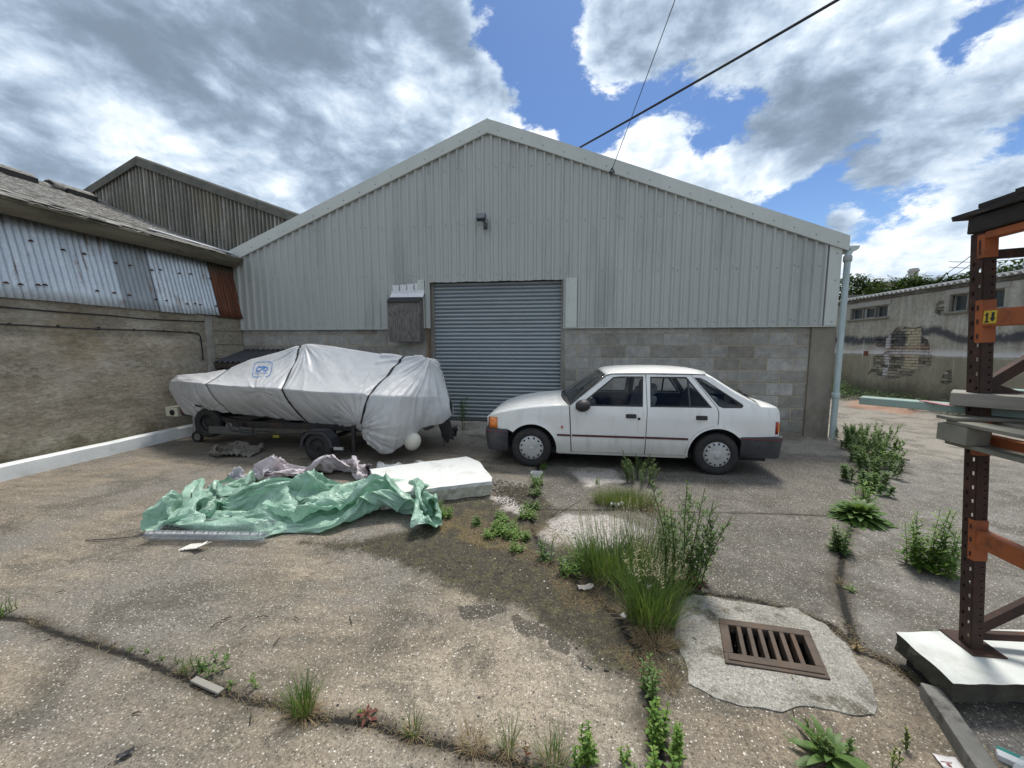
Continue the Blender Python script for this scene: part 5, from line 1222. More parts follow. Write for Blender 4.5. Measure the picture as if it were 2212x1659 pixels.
# printed mark on the cover: rounded frame, two letter forms and the words under them
blue = simple('blue_print', (.055, .20, .50), .5, var=.05, bump=0)
def cover_point(px, py):
    """point on the near top panel seen at these photo coordinates"""
    r = _ray(px, py); best = None
    seg = near[NA:].reshape(-1, 3); 
    q = seg - _C; t = q @ r / (r @ r); d2 = ((q - t[:, None] * r) ** 2).sum(1); i = int(np.argmin(d2)); return i
segn = CVd[NA:NA + NB + 1].reshape(-1, 3); nsn = nn[NA:NA + NB + 1].reshape(-1, 3)
seg4 = CVd[NA - 4:NA + NB + 1]; sgp = seg4.reshape(-1, 3); sgn_ = nn[NA - 4:NA + NB + 1].reshape(-1, 3)
def decal_pt(u, v):
    """the print follows the cloth: find the cloth where this point of the mark lies"""
    r = _ray(*z2(1242 + 2.9 * u + .6 * v, 386 - 2.9 * v - .10 * u)); r = r / np.linalg.norm(r); q = sgp - _C; t = q @ r; d2 = (q ** 2).sum(1) - t * t; ix = np.argsort(d2)[:5]; w = 1 / (d2[ix] + 1e-7); w /= w.sum()
    tt = float((t[ix] * w).sum()); nv = (sgn_[ix] * w[:, None]).sum(0)
    return _C + r * tt + nv * .007
def stroke(pts, w, closed=False, mat=blue, name='printed_mark'):
    pts = [Vector(p) for p in pts]; n = len(pts); P = []
    for i in range(n + (1 if closed else 0)):
        a = pts[(i - 1) % n] if (closed or i > 0) else pts[i]; b_ = pts[(i + 1) % n] if (closed or i < n - 1) else pts[i % n]
        t = (b_ - a).normalized(); nr = Vector((-t.y, t.x)); p = pts[i % n]; P.append([decal_pt(*(p + nr * w / 2)), decal_pt(*(p - nr * w / 2))])
    mb = MB(); mb.grid(P); return mb
def rrect(w, h, r, n=6): return [(sx * (w - r) + r * math.cos(a), sy * (h - r) + r * math.sin(a)) for (sx, sy, a0) in ((1, 1, 0), (-1, 1, PI / 2), (-1, -1, PI), (1, -1, 3 * PI / 2)) for a in np.linspace(a0, a0 + PI / 2, n)]
logo = stroke(rrect(35, 29, 13), 2.0, True)
logo.v += []; 
def merge(a, b_): a.add(b_.v, b_.f)
merge(logo, stroke([(-22, -5), (-22, 6), (-18, 11), (-12, 11), (-5, 8), (-2, 3), (-4, -2), (-10, -5), (-22, -5)], 4.0))
merge(logo, stroke([(4, 13), (4, 3), (4, -1), (8, -5), (15, -5), (20, -1), (20, 4), (16, 8), (9, 8), (4, 4)], 4.0)); merge(logo, stroke([(-3, 13), (1, 10)], 4.0))
FONT = {'d': [[(3, 7), (3, 0), (0, 0), (0, 4), (3, 4)]], 'u': [[(0, 4), (0, 0), (3, 0), (3, 4)]], 'c': [[(3, 4), (0, 4), (0, 0), (3, 0)]], 'k': [[(0, 7), (0, 0)], [(3, 4), (0, 2), (3, 0)]], 's': [[(3, 4), (0, 4), (0, 2), (3, 2), (3, 0), (0, 0)]], 'b': [[(0, 7), (0, 0), (3, 0), (3, 4), (0, 4)]], 'a': [[(0, 4), (3, 4), (3, 0), (0, 0), (0, 2), (3, 2)]]}
cx_ = -25
for ch in 'ducks back':
    if ch == ' ': cx_ += 3.5; continue
    for st_ in FONT[ch]: merge(logo, stroke([(cx_ + x * 1.15, -17 + y * 1.1) for x, y in st_], 1.0))
    cx_ += 5.2
o = logo.out('printed_mark', blue, boat)
# hull under the cover
hull_m = simple('dark_hull', (.03, .03, .035), .6)
hb = []
for i in range(0, NU, 12):
    gq, hq = Gu[i], Hu[i]; w = max(.02, AX - gq[1] - .04); zt = gq[2] - .03; zb = max(hq[2], .5) + .02
    if gq[0] > -2.35: continue
    hb.append([(gq[0], AX - w, zt), (gq[0], AX - w * .92, (zt + zb) / 2 + .05), (gq[0], AX - w * .55, zb + .02), (gq[0], AX, zb - .05), (gq[0], AX + w * .55, zb + .02), (gq[0], AX + w * .92, (zt + zb) / 2 + .05), (gq[0], AX + w, zt)])
mb = MB(); mb.grid(hb); nv_ = len(mb.v); mb.f.append(tuple(nv_ - 7 + i for i in range(7))); mb.out('hull', hull_m, boat, True)
# outboard leg, fin and propeller
ob = simple('black_outboard', (.020, .021, .024), .45, .1, .2, 8, dirt=(.07, .065, .05), dirt_amt=.4)
mb = MB(); mb.add([(-2.02, AX - .03, .50), (-1.80, AX - .03, .46), (-1.745, AX - .03, .16), (-1.93, AX - .02, .22), (-2.02, AX + .03, .50), (-1.80, AX + .03, .46), (-1.745, AX + .03, .16), (-1.93, AX + .02, .22)], [(0, 1, 2, 3), (7, 6, 5, 4), (0, 4, 5, 1), (1, 5, 6, 2), (2, 6, 7, 3), (3, 7, 4, 0)]); mb.out('outboard_leg', ob, boat, False, .012)
mb = MB(); mb.add([(-1.96, AX - .006, .24), (-1.80, AX - .006, .22), (-1.84, AX - .004, .09), (-1.90, AX - .004, .15), (-1.96, AX + .006, .24), (-1.80, AX + .006, .22), (-1.84, AX + .004, .09), (-1.90, AX + .004, .15)], [(0, 1, 2, 3), (7, 6, 5, 4), (0, 4, 5, 1), (1, 5, 6, 2), (2, 6, 7, 3), (3, 7, 4, 0)]); mb.out('skeg', ob, boat)
for k in range(3):
    a = 2 * PI * k / 3 + .4; c = Vector((-1.72, AX, .33)); P = []
    for t in np.linspace(0, 1, 5):
        r = .025 + .085 * t; row = []
        for s_ in np.linspace(-1, 1, 5):
            w_ = .045 * math.sin(PI * (t * .75 + .2)); aa = a + s_ * w_ / r * .8; row.append((c.x + s_ * .02, c.y + r * math.cos(aa), c.z + r * math.sin(aa)))
        P.append(row)
    mb = MB(); mb.grid(P); o = mb.out('propeller_blade', ob, boat, True); md = o.modifiers.new('t', 'SOLIDIFY'); md.thickness = .006
mb = MB(); mb.lathe([(.0, -.06), (.03, -.05), (.035, .04), (.0, .06)], (-1.73, AX, .33), 'x', 14); mb.out('propeller_hub', ob, boat, True)
cord = MB(); cord.tube([FY(*z2(1540, 930, 1), 5.62), FY(*z2(1560, 1000, 1), 5.62), FY(*z2(1568, 1120, 1), 5.62), FY(*z2(1570, 1255, 1), 5.62)], .007, 5); cord.out('cover_cord', strap_m, boat)

# trailer
tm = simple('dark_galvanised_steel', (.030, .030, .032), .6, .4, .25, 7, .2, 50, dirt=(.10, .06, .04), dirt_amt=.5)
mb = MB()
for sg in (-1, 1): mb.bar((-2.55, AX + sg * .52, .42), (-4.9, AX + sg * .48, .42), .06, .09); mb.bar((-4.9, AX + sg * .48, .42), (-6.2, AX, .46), .06, .08)
mb.bar((-6.05, AX, .46), (-6.62, AX, .47), .06, .08)
for xx in (-2.7, -3.46, -4.3, -5.0): mb.bar((xx, AX - .52, .42), (xx, AX + .52, .42), .05, .06)
mb.out('chassis', tm, tr, False, .004)
mb = MB(); mb.bar((-3.46, AX - .74, .27), (-3.46, AX + .74, .27), .05, .05); mb.bar((-3.46, AX - .50, .27), (-3.46, AX - .50, .42), .05, .05); mb.bar((-3.46, AX + .50, .27), (-3.46, AX + .50, .42), .05, .05); mb.out('axle', tm, tr)
for yy in (AX - .33, AX + .33): mb = MB(); mb.bar((-2.7, yy, .49), (-4.8, yy, .53), .10, .05); mb.out('bunk', simple('bunk_carpet', (.03, .03, .03), .95), tr)
rim_d = simple('black_rim', (.02, .02, .021), .6, .2)
for sg in (-1, 1):
    cy = AX + sg * .82
    t = wheel(-3.475, cy, .212, .135, sg, 'none', tr, rimr=.115)
    mb = MB(); yo = cy + sg * .045; mb.lathe([(.0, sg * .03), (.018, sg * .03), (.028, sg * .015), (.032, 0), (.075, -sg * .012), (.105, -sg * .004), (.116, sg * .012)], (-3.475, yo, .208), 'y', 28); mb.out('rim', rim_d, t, True)
    mb = MB(); mb.lathe([(0, sg * .05), (.022, sg * .045), (.026, 0)], (-3.475, yo, .208), 'y', 16); mb.out('hub', tm, t, True)
    # angular mudguard
    prof_ = [(-3.475 + .265 * math.cos(a), .225 + .255 * math.sin(a)) for a in np.radians([-2, 28, 62, 118, 152, 184])]
    P = [[(x, cy + q, z) for x, z in prof_] for q in (-.085, .085)]
    mb = MB(); mb.grid(P); out_ = [(x, cy + sg * .085, z) for x, z in prof_]; inn = [(-3.475 + (x + 3.475) * .80, cy + sg * .085, .225 + (z - .225) * .80) for x, z in prof_]
    mb.grid([out_, inn]); o = mb.out('mudguard', simple('black_mudguard', (.028, .030, .038), .4, 0, .2, 6), tr); md = o.modifiers.new('t', 'SOLIDIFY'); md.thickness = .006
    mb = MB(); mb.box(-3.20, -3.06, cy + sg * .09 - .006, cy + sg * .09 + .006, .195, .235); mb.out('mudguard_bracket', simple('galvanised_bracket', (.42, .44, .45), .5, .5), tr)
    mb = MB(); mb.bar((-3.02, AX + sg * .70, .12), (-3.02, AX + sg * .70, .50), .035, .05); mb.out('guard_post', tm, tr)
# spare wheel leaning on the drawbar, jockey wheel, hitch
mb = MB(); mb.lathe(tyre_prof(.245, .155, .13), (-5.86, AX - .22, .37), 'y', 40); t = mb.out('spare_wheel', rubber, tr, True)
mb = MB(); mb.lathe([(0, -.02), (.05, -.03), (.10, -.01), (.132, -.03)], (-5.86, AX - .22, .37), 'y', 28); mb.out('rim', rim_d, t, True)
mb = MB(); mb.tube([(-6.34, AX - .06, .50), (-6.34, AX - .06, .12)], .024, 12); mb.bar((-6.34, AX - .06, .12), (-6.24, AX - .10, .11), .03, .03); mb.out('jockey_stem', simple('galvanised_tube', (.30, .31, .31), .5, .5), tr, True)
jt = MB(); jt.lathe(tyre_prof(.098, .055, .058), (-6.22, AX - .13, .094), 'y', 30); t = jt.out('jockey_wheel', rubber, tr, True)
mb = MB(); mb.lathe([(0, -.02), (.016, -.02), (.02, -.012), (.04, -.008), (.058, -.016)], (-6.22, AX - .13, .094), 'y', 20); mb.out('rim', simple('dull_rim', (.16, .15, .13), .6), t, True)
lbm = simple('yellowed_white_plastic', (.55, .53, .42), .5, var=.08)
mb = MB(); mb.box(-6.86, -6.62, AX - .10, AX + .12, .42, .58); lb = mb.out('hitch_lock_box', lbm, tr, False, .012)
mb = MB(); mb.lathe([(0, -.004), (.05, -.004), (.05, .0)], (-6.72, AX - .102, .49), 'y', 20); mb.out('lock_hole', dark_mat, lb)
mb = MB(); mb.box(-6.63, -6.50, AX - .05, AX + .05, .46, .56); mb.out('hitch', simple('rusty_hitch', (.12, .05, .035), .8, .2, .4, 20), tr, False, .01)
mb = MB(); mb.box(-5.5, -4.75, AX - .60, AX - .56, .28, .39); mb.out('side_plate', simple('grey_steel_plate', (.09, .092, .09), .6, .3), tr, False, .004)
mb = MB(); mb.tube([(-5.2, AX - .58, .48), (-5.1, AX - .60, .34), (-4.6, AX - .62, .30), (-3.9, AX - .62, .33), (-3.7, AX - .60, .42)], .012, 6); mb.tube([(-5.05, AX - .58, .46), (-4.95, AX - .60, .36), (-4.4, AX - .6, .34)], .010, 6); mb.out('trailer_lead', cbm, tr, True)
mb = MB(); mb.box(-4.66, -4.55, AX - .30, AX - .26, .17, .24); tag(mb.out('yellow_box', simple('faded_yellow', (.40, .38, .06), .7, var=.3, scale=9), None, False, .004), 'small faded yellow box in the shadow under the trailer', 'box')

# fender ball
mb = MB(); mb.lathe([(.118 * math.sin(a), -.135 * math.cos(a)) for a in np.linspace(0.02, PI - .02, 22)], (0, 0, 0), 'z', 32, Matrix.Translation(FY(*z2(1215, 1195, 1), 5.2)) @ Matrix.Rotation(math.radians(22), 4, 'Y'))
tag(mb.out('fender_buoy', simple('cream_vinyl', (.56, .54, .46), .4, var=.06, scale=4, bump=.03), None, True), 'cream round fender buoy hanging below the stern of the boat', 'buoy')
# ------------------------------------------------------------------ crumbling outbuilding on the right
OX = 9.07
def render_material():
    m, N, b = new_mat('stained_render')
    co = N.node('ShaderNodeNewGeometry').outputs['Position']; xyz = N.sep(co); y, z = xyz[1], xyz[2]
    a = N.noise(N.scalev(co, (1, 1, .8)), 1.3, 8, .68); f = N.noise(co, 14, 7, .72); st = N.noise(N.scalev(co, (1, 5, .35)), 1.6, 6, .65)
    w = N.math('MULTIPLY', N.math('SUBTRACT', a, .5), .5); wf = N.math('MULTIPLY', N.math('SUBTRACT', f, .5), .2)
    c = N.ramp(N.math('ADD', N.math('MULTIPLY', a, .5), N.math('MULTIPLY', st, .5)), [(.36, (.20, .188, .155)), (.5, (.33, .315, .27)), (.62, (.43, .41, .365))])
    c = N.mix(1.0, c, N.ramp(f, [(.3, .75), (.7, 1.2)]), 'MULTIPLY')
    # band of khaki render low down
    c = N.mix(N.math('MULTIPLY', N.smooth(z, 1.36, 1.33), .7), c, N.ramp(a, [(.35, (.20, .18, .125)), (.65, (.27, .245, .175))]))
    # sooty grey-blue sprayed band
    zz = N.math('ADD', z, N.math('ADD', w, wf))
    bump_ = N.math('MULTIPLY', N.smooth(N.math('ABSOLUTE', N.math('SUBTRACT', y, 11.2)), .9, .1), .22)
    soot = N.smooth(N.math('ABSOLUTE', N.math('SUBTRACT', N.math('SUBTRACT', zz, bump_), 1.80)), .17, .04)
    c = N.mix(N.math('MULTIPLY', soot, .88), c, (.035, .04, .052))
    # reddish sprayed area and white line
    red = N.math('MULTIPLY', N.smooth(N.math('ABSOLUTE', N.math('SUBTRACT', zz, 1.56)), .15, .02), N.smooth(N.math('ABSOLUTE', N.math('SUBTRACT', y, 11.9)), 1.1, .3)); c = N.mix(N.math('MULTIPLY', red, .55), c, (.22, .085, .055))
    wl = N.math('MULTIPLY', N.smooth(N.math('SUBTRACT', z, N.math('MULTIPLY', w, .3)), 1.375, 1.39), N.smooth(N.math('SUBTRACT', zz, .0), 1.60, 1.42))
    c = N.mix(N.math('MULTIPLY', wl, .80), c, (.62, .62, .63))
    drip = N.math('MULTIPLY', N.smooth(N.noise(N.scalev(co, (1, 7, .15)), 1.2, 3, .5), .60, .68), N.smooth(N.math('ABSOLUTE', N.math('SUBTRACT', z, 1.2)), .75, .3)); c = N.mix(N.math('MULTIPLY', drip, .5), c, (.60, .60, .60))
    c = N.mix(N.math('MULTIPLY', N.smooth(zz, .75, .3), .75), c, (.085, .080, .060))
    N.put(b.inputs['Base Color'], c); b.inputs['Roughness'].default_value = .92; b.inputs['Specular IOR Level'].default_value = .2
    N.put(b.inputs['Normal'], N.bump(N.math('ADD', f, a), .8, .012)); return m
rend = render_material()
obd = empty('outbuilding', (OX, 12, 0), 'crumbling rendered outbuilding with exposed brickwork and small windows beyond the warehouse corner', 'outbuilding')
# render skin with patches fallen away: (y,z) polygons
def blob(poly, seed, amp=.05, step=.06):
    out = []; n = len(poly)
    for i in range(n):
        a = Vector(poly[i]); b_ = Vector(poly[(i + 1) % n]); k = max(1, int((b_ - a).length / step))
        for j in range(k):
            p = a.lerp(b_, j / k); q = mnoise.noise_vector(Vector((p.x * 4, p.y * 4, seed))); out.append((p.x + q.x * amp, p.y + q.y * amp))
    return out
def oyz(x, y): p = FX(x, y, OX); return (p[1], p[2])
def o3(x, y): return oyz((3200 + .3617 * x) * .5486, (1000 + .3617 * y) * .5486)
big_patch = blob([o3(*p) for p in ((935, 790), (1195, 800), (1200, 900), (1270, 930), (1290, 1060), (1310, 1120), (1290, 1230), (1160, 1240), (1100, 1330), (820, 1350), (640, 1300), (600, 1310), (670, 1220), (670, 1110), (860, 1060), (700, 1000), (700, 935), (800, 920))], 1)
p2_ = blob([o3(*p) for p in ((1350, 550), (1390, 510), (1440, 505), (1450, 640), (1400, 680), (1340, 640))], 2, .03)
p3_ = blob([o3(*p) for p in ((1395, 1370), (1430, 1310), (1480, 1270), (1525, 1255), (1535, 1400), (1480, 1420), (1400, 1410))], 3, .03)
p4_ = blob([o3(*p) for p in ((430, 770), (690, 755), (700, 800), (440, 850))], 4, .03)
YA, YB, ZT = 3.0, 14.62, 3.02
# window openings: (y0,y1,z0,z1)
wA = (o3(835, 0)[0], o3(420, 0)[0]); wB0 = o3(1450, 600)[0]
wins = [(12.52, 13.98, 2.46, 2.80), (9.55, 10.72, 2.44, 2.84), (7.4, 8.6, 2.44, 2.84)]
outer = [(YA, -.1), (YB, -.1), (YB, ZT), (YA, ZT)]
holes = [big_patch, p2_, p3_] + [[(a, c), (b_, c), (b_, d), (a, d)] for a, b_, c, d in wins]
P, F = cdt([tuple(p) for p in outer], holes, .12); n = len(P)
V = [(OX - .028 + .012 * mnoise.noise(Vector((p[0] * 1.5, p[1] * 1.5, 0))), p[0], p[1]) for p in P] + [(OX + .03, p[0], p[1]) for p in P]
o = mesh('render_skin', V, [tuple(int(i) for i in q) for q in F] + [(b_, a, a + n, b_ + n) for a, b_ in border_edges(F)], rend, obd)
bm = bmesh.new(); bm.from_mesh(o.data); bmesh.ops.recalc_face_normals(bm, faces=bm.faces); bm.to_mesh(o.data); bm.free()
mb = MB()
ys = sorted([YA] + [q for w_ in wins for q in w_[:2]] + [YB])
for i in range(0, len(ys) - 1):
    if i % 2 == 0: mb.box(OX + .032, OX + .25, ys[i], ys[i + 1], -.1, ZT)
for a, b_, c, d in wins: mb.box(OX + .032, OX + .25, a, b_, -.1, c); mb.box(OX + .032, OX + .25, a, b_, d, ZT)
mb.box(OX + .2, OX + 6, YB - .2, YB - .01, -.1, 3.3); mb.out('masonry', simple('dark_joint', (.10, .092, .075), .95, var=.3), obd)
def brick_mat():
    m, N, b = new_mat('old_brick'); co = N.node('ShaderNodeNewGeometry').outputs['Position']; r = N.node('ShaderNodeObjectInfo').outputs['Random']; xyz = N.sep(co); z = xyz[2]; y = xyz[1]
    f = N.noise(co, 18, 6, .7); a = N.noise(co, 1.6, 5, .6)
    c = N.ramp(r, [(0, (.13, .12, .095)), (.35, (.20, .185, .15)), (.7, (.26, .24, .195)), (1, (.34, .31, .25))])
    pale = N.math('MULTIPLY', N.smooth(N.math('ABSOLUTE', N.math('SUBTRACT', y, 11.62)), .26, .18), N.smooth(z, .95, 1.05)); c = N.mix(pale, c, (.40, .355, .26))
    soot = N.smooth(N.math('ABSOLUTE', N.math('SUBTRACT', N.math('ADD', z, N.math('MULTIPLY', N.math('SUBTRACT', a, .5), .5)), 1.85)), .25, .1); c = N.mix(N.math('MULTIPLY', N.math('MULTIPLY', soot, N.math('SUBTRACT', 1, pale)), .8), c, (.045, .05, .06))
    red = N.smooth(N.math('ABSOLUTE', N.math('SUBTRACT', N.math('ADD', z, N.math('MULTIPLY', N.math('SUBTRACT', a, .5), .4)), 1.5)), .2, .05); c = N.mix(N.math('MULTIPLY', red, .4), c, (.24, .10, .06))
    wl = N.math('MULTIPLY', N.smooth(N.math('ABSOLUTE', N.math('SUBTRACT', y, 12.42)), .11, .05), N.smooth(z, .5, .9)); wl2 = N.smooth(N.math('ABSOLUTE', N.math('SUBTRACT', z, 1.45)), .10, .03)
    c = N.mix(N.math('MULTIPLY', N.math('MAXIMUM', wl, wl2), .65), c, (.60, .60, .62))
    c = N.mix(1.0, c, N.ramp(f, [(.3, .65), (.7, 1.3)]), 'MULTIPLY')
    N.put(b.inputs['Base Color'], c); b.inputs['Roughness'].default_value = .95; N.put(b.inputs['Normal'], N.bump(f, .8, .01)); return m
bkm = brick_mat()
bme = bpy.data.meshes.new('brick'); mb = MB(); mb.box(0, .08, -.108, .108, -.034, .034); bme.from_pydata(mb.v, [], mb.f); bm = bmesh.new(); bm.from_mesh(bme); bmesh.ops.bevel(bm, geom=list(bm.edges), offset=.006, segments=1, affect='EDGES'); bmesh.ops.recalc_face_normals(bm, faces=bm.faces); bm.to_mesh(bme); bm.free(); bme.materials.append(bkm)
BR = 0
for poly in (big_patch, p2_, p3_):
    Q = np.array(poly); y0, z0 = Q.min(0); y1, z1 = Q.max(0); r = 0; z = z0 - .04
    while z < z1 + .05:
        y = y0 - .2 + (.113 if r % 2 else 0)
        while y < y1 + .2:
            if inside(np.array([y]), np.array([z]), poly)[0] or seg_dist(np.array([y]), np.array([z]), poly, True)[0] < .05:
                if BR < 298 and random.random() > .03:
                    link_mesh('brick', bme, obd, (random.uniform(-.018, .016) - .002, y - 12, z), (random.uniform(-.03, .03), 0, random.uniform(-.04, .04))); BR += 1
            y += .226
        z += .0775; r += 1
# coping line, corrugated roof edge, white fascia
fr_m = simple('grey_window_frame', (.27, .27, .25), .7, var=.15, dirt=(.12, .11, .09), dirt_amt=.5); sill_m = simple('stone_sill', (.20, .185, .155), .9, var=.25, scale=6, bump=.5, dirt=(.08, .075, .06), dirt_amt=.6); pane_m = simple('dark_pane', (.035, .045, .048), .12, var=.2, bump=0, spec=.8)
for wi, (a, b_, c, d) in enumerate(wins):
    wn = MB(); wn.box(OX + .03, OX + .05, a, b_, c, d); w = wn.out('window', simple('window_reveal', (.18, .17, .15), .9), obd)
    for v in w.data.vertices: v.co.x += .08
    mb = MB(); mb.box(OX - .02, OX + .12, a, b_, d - .02, d + .0); mb.out('reveal', sill_m, w)
    mb = MB(); mb.box(OX - .10, OX + .05, a - .08, b_ + .10, c - .055, c - .005); mb.out('sill', sill_m, w, False, .008)
    mb = MB(); mb.box(OX - .045, OX + .02, a - .10, b_ + .06, d + .006, d + .13); mb.out('lintel', simple('pale_lintel', (.30, .29, .265), .85, var=.15), w, False, .006)
    nb = 3
    for k in range(nb):
        ya = a + (b_ - a) * k / nb + .04; yb = a + (b_ - a) * (k + 1) / nb - .04
        mb = MB(); mb.box(OX + .09, OX + .095, ya, yb, c + .03, d - .03); mb.out('pane', pane_m, w)
        fm = MB(); t = .022
        fm.box(OX + .06, OX + .10, ya - t, ya, c, d - .021); fm.box(OX + .06, OX + .10, yb, yb + t, c, d - .021); fm.box(OX + .06, OX + .10, ya, yb, c, c + t); fm.box(OX + .06, OX + .10, ya, yb, d - .021 - t, d - .021)
        fm.out('frame', simple('white_casement', (.55, .56, .56), .5) if (wi == 0 and k == 1) else fr_m, w)
        if k < nb - 1: mb = MB(); mb.box(OX - .0, OX + .11, yb + t, yb + .08 - t, c, d - .021); mb.out('mullion', sill_m, w)
ocm = simple('dark_cornice', (.10, .09, .075), .95, var=.45, scale=5, bump=.9, bscale=22, bdist=.02, dirt=(.20, .18, .15), dirt_amt=.6, dirt_scale=5)
P = []
for y in np.linspace(YA, YB, 120): P.append([(OX + .0 - .02, y, 2.965 + .012 * mnoise.noise(Vector((y * 5, 0, 0)))), (OX - .07 + .02 * mnoise.noise(Vector((y * 4, 2, 0))), y, 2.98 + .02 * mnoise.noise(Vector((y * 7, 1, 0)))), (OX - .075, y, 3.05), (OX, y, 3.06)])
mb = MB(); mb.grid(P); mb.out('cornice', ocm, obd)
n = 640; v = []; f = []
for i in range(n + 1):
    y = 3.4 + (YB - 3.4) * i / n; oo = .028 * math.cos(2 * PI * y / .146); sag = .0
    for k in range(3): t = k / 2; v.append((OX - .15 + 3.4 * t, y, 3.085 + oo + .06 * t))
for i in range(n):
    for k in range(2): f.append((i * 3 + k, (i + 1) * 3 + k, (i + 1) * 3 + k + 1, i * 3 + k + 1))
o = mesh('corrugated_roof', v, f, simple('pale_corrugated', (.36, .36, .35), .85, var=.15, scale=5, dirt=(.1, .1, .08), dirt_amt=.7, dirt_scale=4), obd, True); md = o.modifiers.new('t', 'SOLIDIFY'); md.thickness = .012
mb = MB(); mb.box(OX + .10, OX + .14, 3.4, YB + .05, 3.125, 3.165); mb.out('fascia', simple('dark_fascia', (.03, .03, .04), .6), obd); mb = MB(); mb.box(OX + .085, OX + .2, 3.4, YB + .05, 3.166, 3.182); mb.out('fascia_trim', simple('white_fascia', (.75, .76, .78), .5), obd)
mb = MB(); yv, zv = o3(592, 1080); mb.box(OX - .036, OX - .02, yv - .085, yv + .085, zv - .075, zv + .065)
for k in range(3): mb.box(OX - .044, OX - .034, yv - .08, yv + .08, zv - .055 + k * .045, zv - .038 + k * .045)
mb.out('air_brick', simple('terracotta', (.19, .055, .035), .8), obd)
# rubble at the foot
rub = simple('rubble_stone', (.13, .12, .095), .95, var=.4, scale=9, bump=.6, rnd=.4, dirt=(.06, .055, .04), dirt_amt=.5)
def rock(r, seed, flat=.6):
    bm = bmesh.new(); bmesh.ops.create_icosphere(bm, subdivisions=1, radius=r)
    for v_ in bm.verts: v_.co = v_.co * (1 + .45 * mnoise.noise(v_.co / r + Vector((seed * 3.1, 0, 0)))); v_.co.z *= flat
    me = bpy.data.meshes.new('rubble'); bm.to_mesh(me); bm.free(); me.materials.append(rub); return me
rks = [rock(.07, i) for i in range(5)]
def gh(x, y): return float(ground_z(np.array(float(x)), np.array(float(y))))
for i in range(46):
    y = random.uniform(8.6, 13.2); x = OX - .06 - abs(random.gauss(0, .28)); s = random.uniform(.35, 1.3)
    o = link_mesh('rubble_stone', rks[i % 5], None, (x, y, gh(x, y) + .015 * s), (0, 0, random.uniform(0, 6))); o.scale = (s, s, s); tag(o, 'grey rubble stone lying in the debris along the foot of the outbuilding wall', 'stone', 'stones fallen from the outbuilding wall')
# ------------------------------------------------------------------ pallet racking and timber on the right
rust = simple('rusty_dark_steel', (.050, .028, .022), .75, .3, .4, 9, .4, 90, .002, dirt=(.13, .055, .03), dirt_amt=.6, dirt_scale=7)
orange = simple('orange_beam_paint', (.33, .090, .026), .65, 0, .15, 7, .15, 70, .002, dirt=(.12, .045, .022), dirt_amt=.9, dirt_scale=6)
grey_t = simple('weathered_timber', (.25, .235, .205), .85, var=.28, scale=7, bump=.5, bscale=60, dirt=(.13, .12, .095), dirt_amt=.5, dirt_scale=5, stretch=(.25, .25, 2.5))
green_t = simple('treated_timber', (.245, .33, .295), .8, var=.18, scale=6, bump=.3, bscale=60, dirt=(.15, .19, .16), dirt_amt=.6, dirt_scale=4)
black_t = simple('rotten_black_timber', (.030, .026, .024), .95, var=.5, scale=12, bump=.9, bscale=50, bdist=.008)
pal_t = simple('pallet_timber', (.21, .20, .165), .85, var=.25, scale=8, bump=.4, bscale=70, dirt=(.10, .11, .07), dirt_amt=.6, dirt_scale=5, rnd=.2)
rk = empty('pallet_rack', (2.0, 2.06, .16), 'rusty pallet racking upright with orange beams standing on the white slab at the right edge', 'pallet rack')
B0 = Vector((1.985, 2.047, .165)); T0 = Vector((1.865, 2.085, 2.162)); ax = (T0 - B0); Lr = ax.length; axn = ax.normalized()
ey = Vector((0, 1, 0)); ey = (ey - axn * ey.dot(axn)).normalized(); ex = ey.cross(axn).normalized()
if ex.x < 0: ex = -ex
def rp3(a, b_, h): return B0 + ex * a + ey * b_ + axn * h       # a: +X across, b: +Y away, h: up the post
W_, Dp = .052, .058
# holed faces
def holed_face(fn, w, rows, t=.0025, name='upright_face'):
    outer = [(0, 0), (w, 0), (w, Lr), (0, Lr)]; P, F = cdt(outer, rows, 0); n = len(P)
    V = [fn(p[0], p[1], 0) for p in P] + [fn(p[0], p[1], t) for p in P]
    o = mesh(name, V, [tuple(int(i) for i in q) for q in F] + [tuple(int(i) + n for i in q[::-1]) for q in F] + [(b_, a, a + n, b_ + n) for a, b_ in border_edges(F)], rust, rk)
    bm = bmesh.new(); bm.from_mesh(o.data); bmesh.ops.recalc_face_normals(bm, faces=bm.faces); bm.to_mesh(o.data); bm.free()
def sq(cx, cy, w, h): return [(cx - w, cy - h * .8), (cx + w, cy - h), (cx + w, cy + h * .8), (cx - w, cy + h)]
hl = []
h = .06
while h < Lr - .04: hl.append(sq(.015, h, .0055, .010)); hl.append(sq(.042, h - .034, .0055, .010) if h > .05 else sq(.042, h, .005, .008)); h += .068
holed_face(lambda u, v, t: rp3(0 + t, u, v), Dp, hl)
hl = []; h = .07
while h < Lr - .04: hl.append(arc((.038, h), .0052, 0, 315, 8)); h += .0345
holed_face(lambda u, v, t: rp3(u, 0 + t, v), W_, hl)
mb = MB()
for (a0, a1, b0, b1) in ((0, .0025, Dp - .001, Dp + .0015), (W_ - .0025, W_, 0.003, .022), (0.003, .03, Dp - .001, Dp + .0015)):
    c = [rp3(a, b_, hh) for hh in (0, Lr) for b_ in (b0, b1) for a in (a0, a1)]; mb.add(c, [(0, 2, 3, 1), (4, 5, 7, 6), (0, 1, 5, 4), (2, 6, 7, 3), (0, 4, 6, 2), (1, 3, 7, 5)])
mb.out('upright_flange', rust, rk)
mb = MB(); c = rp3(0, 0, 0); mb.box(c.x - .03, c.x + .115, c.y - .045, c.y + .13, .160, .168, None); mb.out('foot_plate', rust, rk, False, .002)
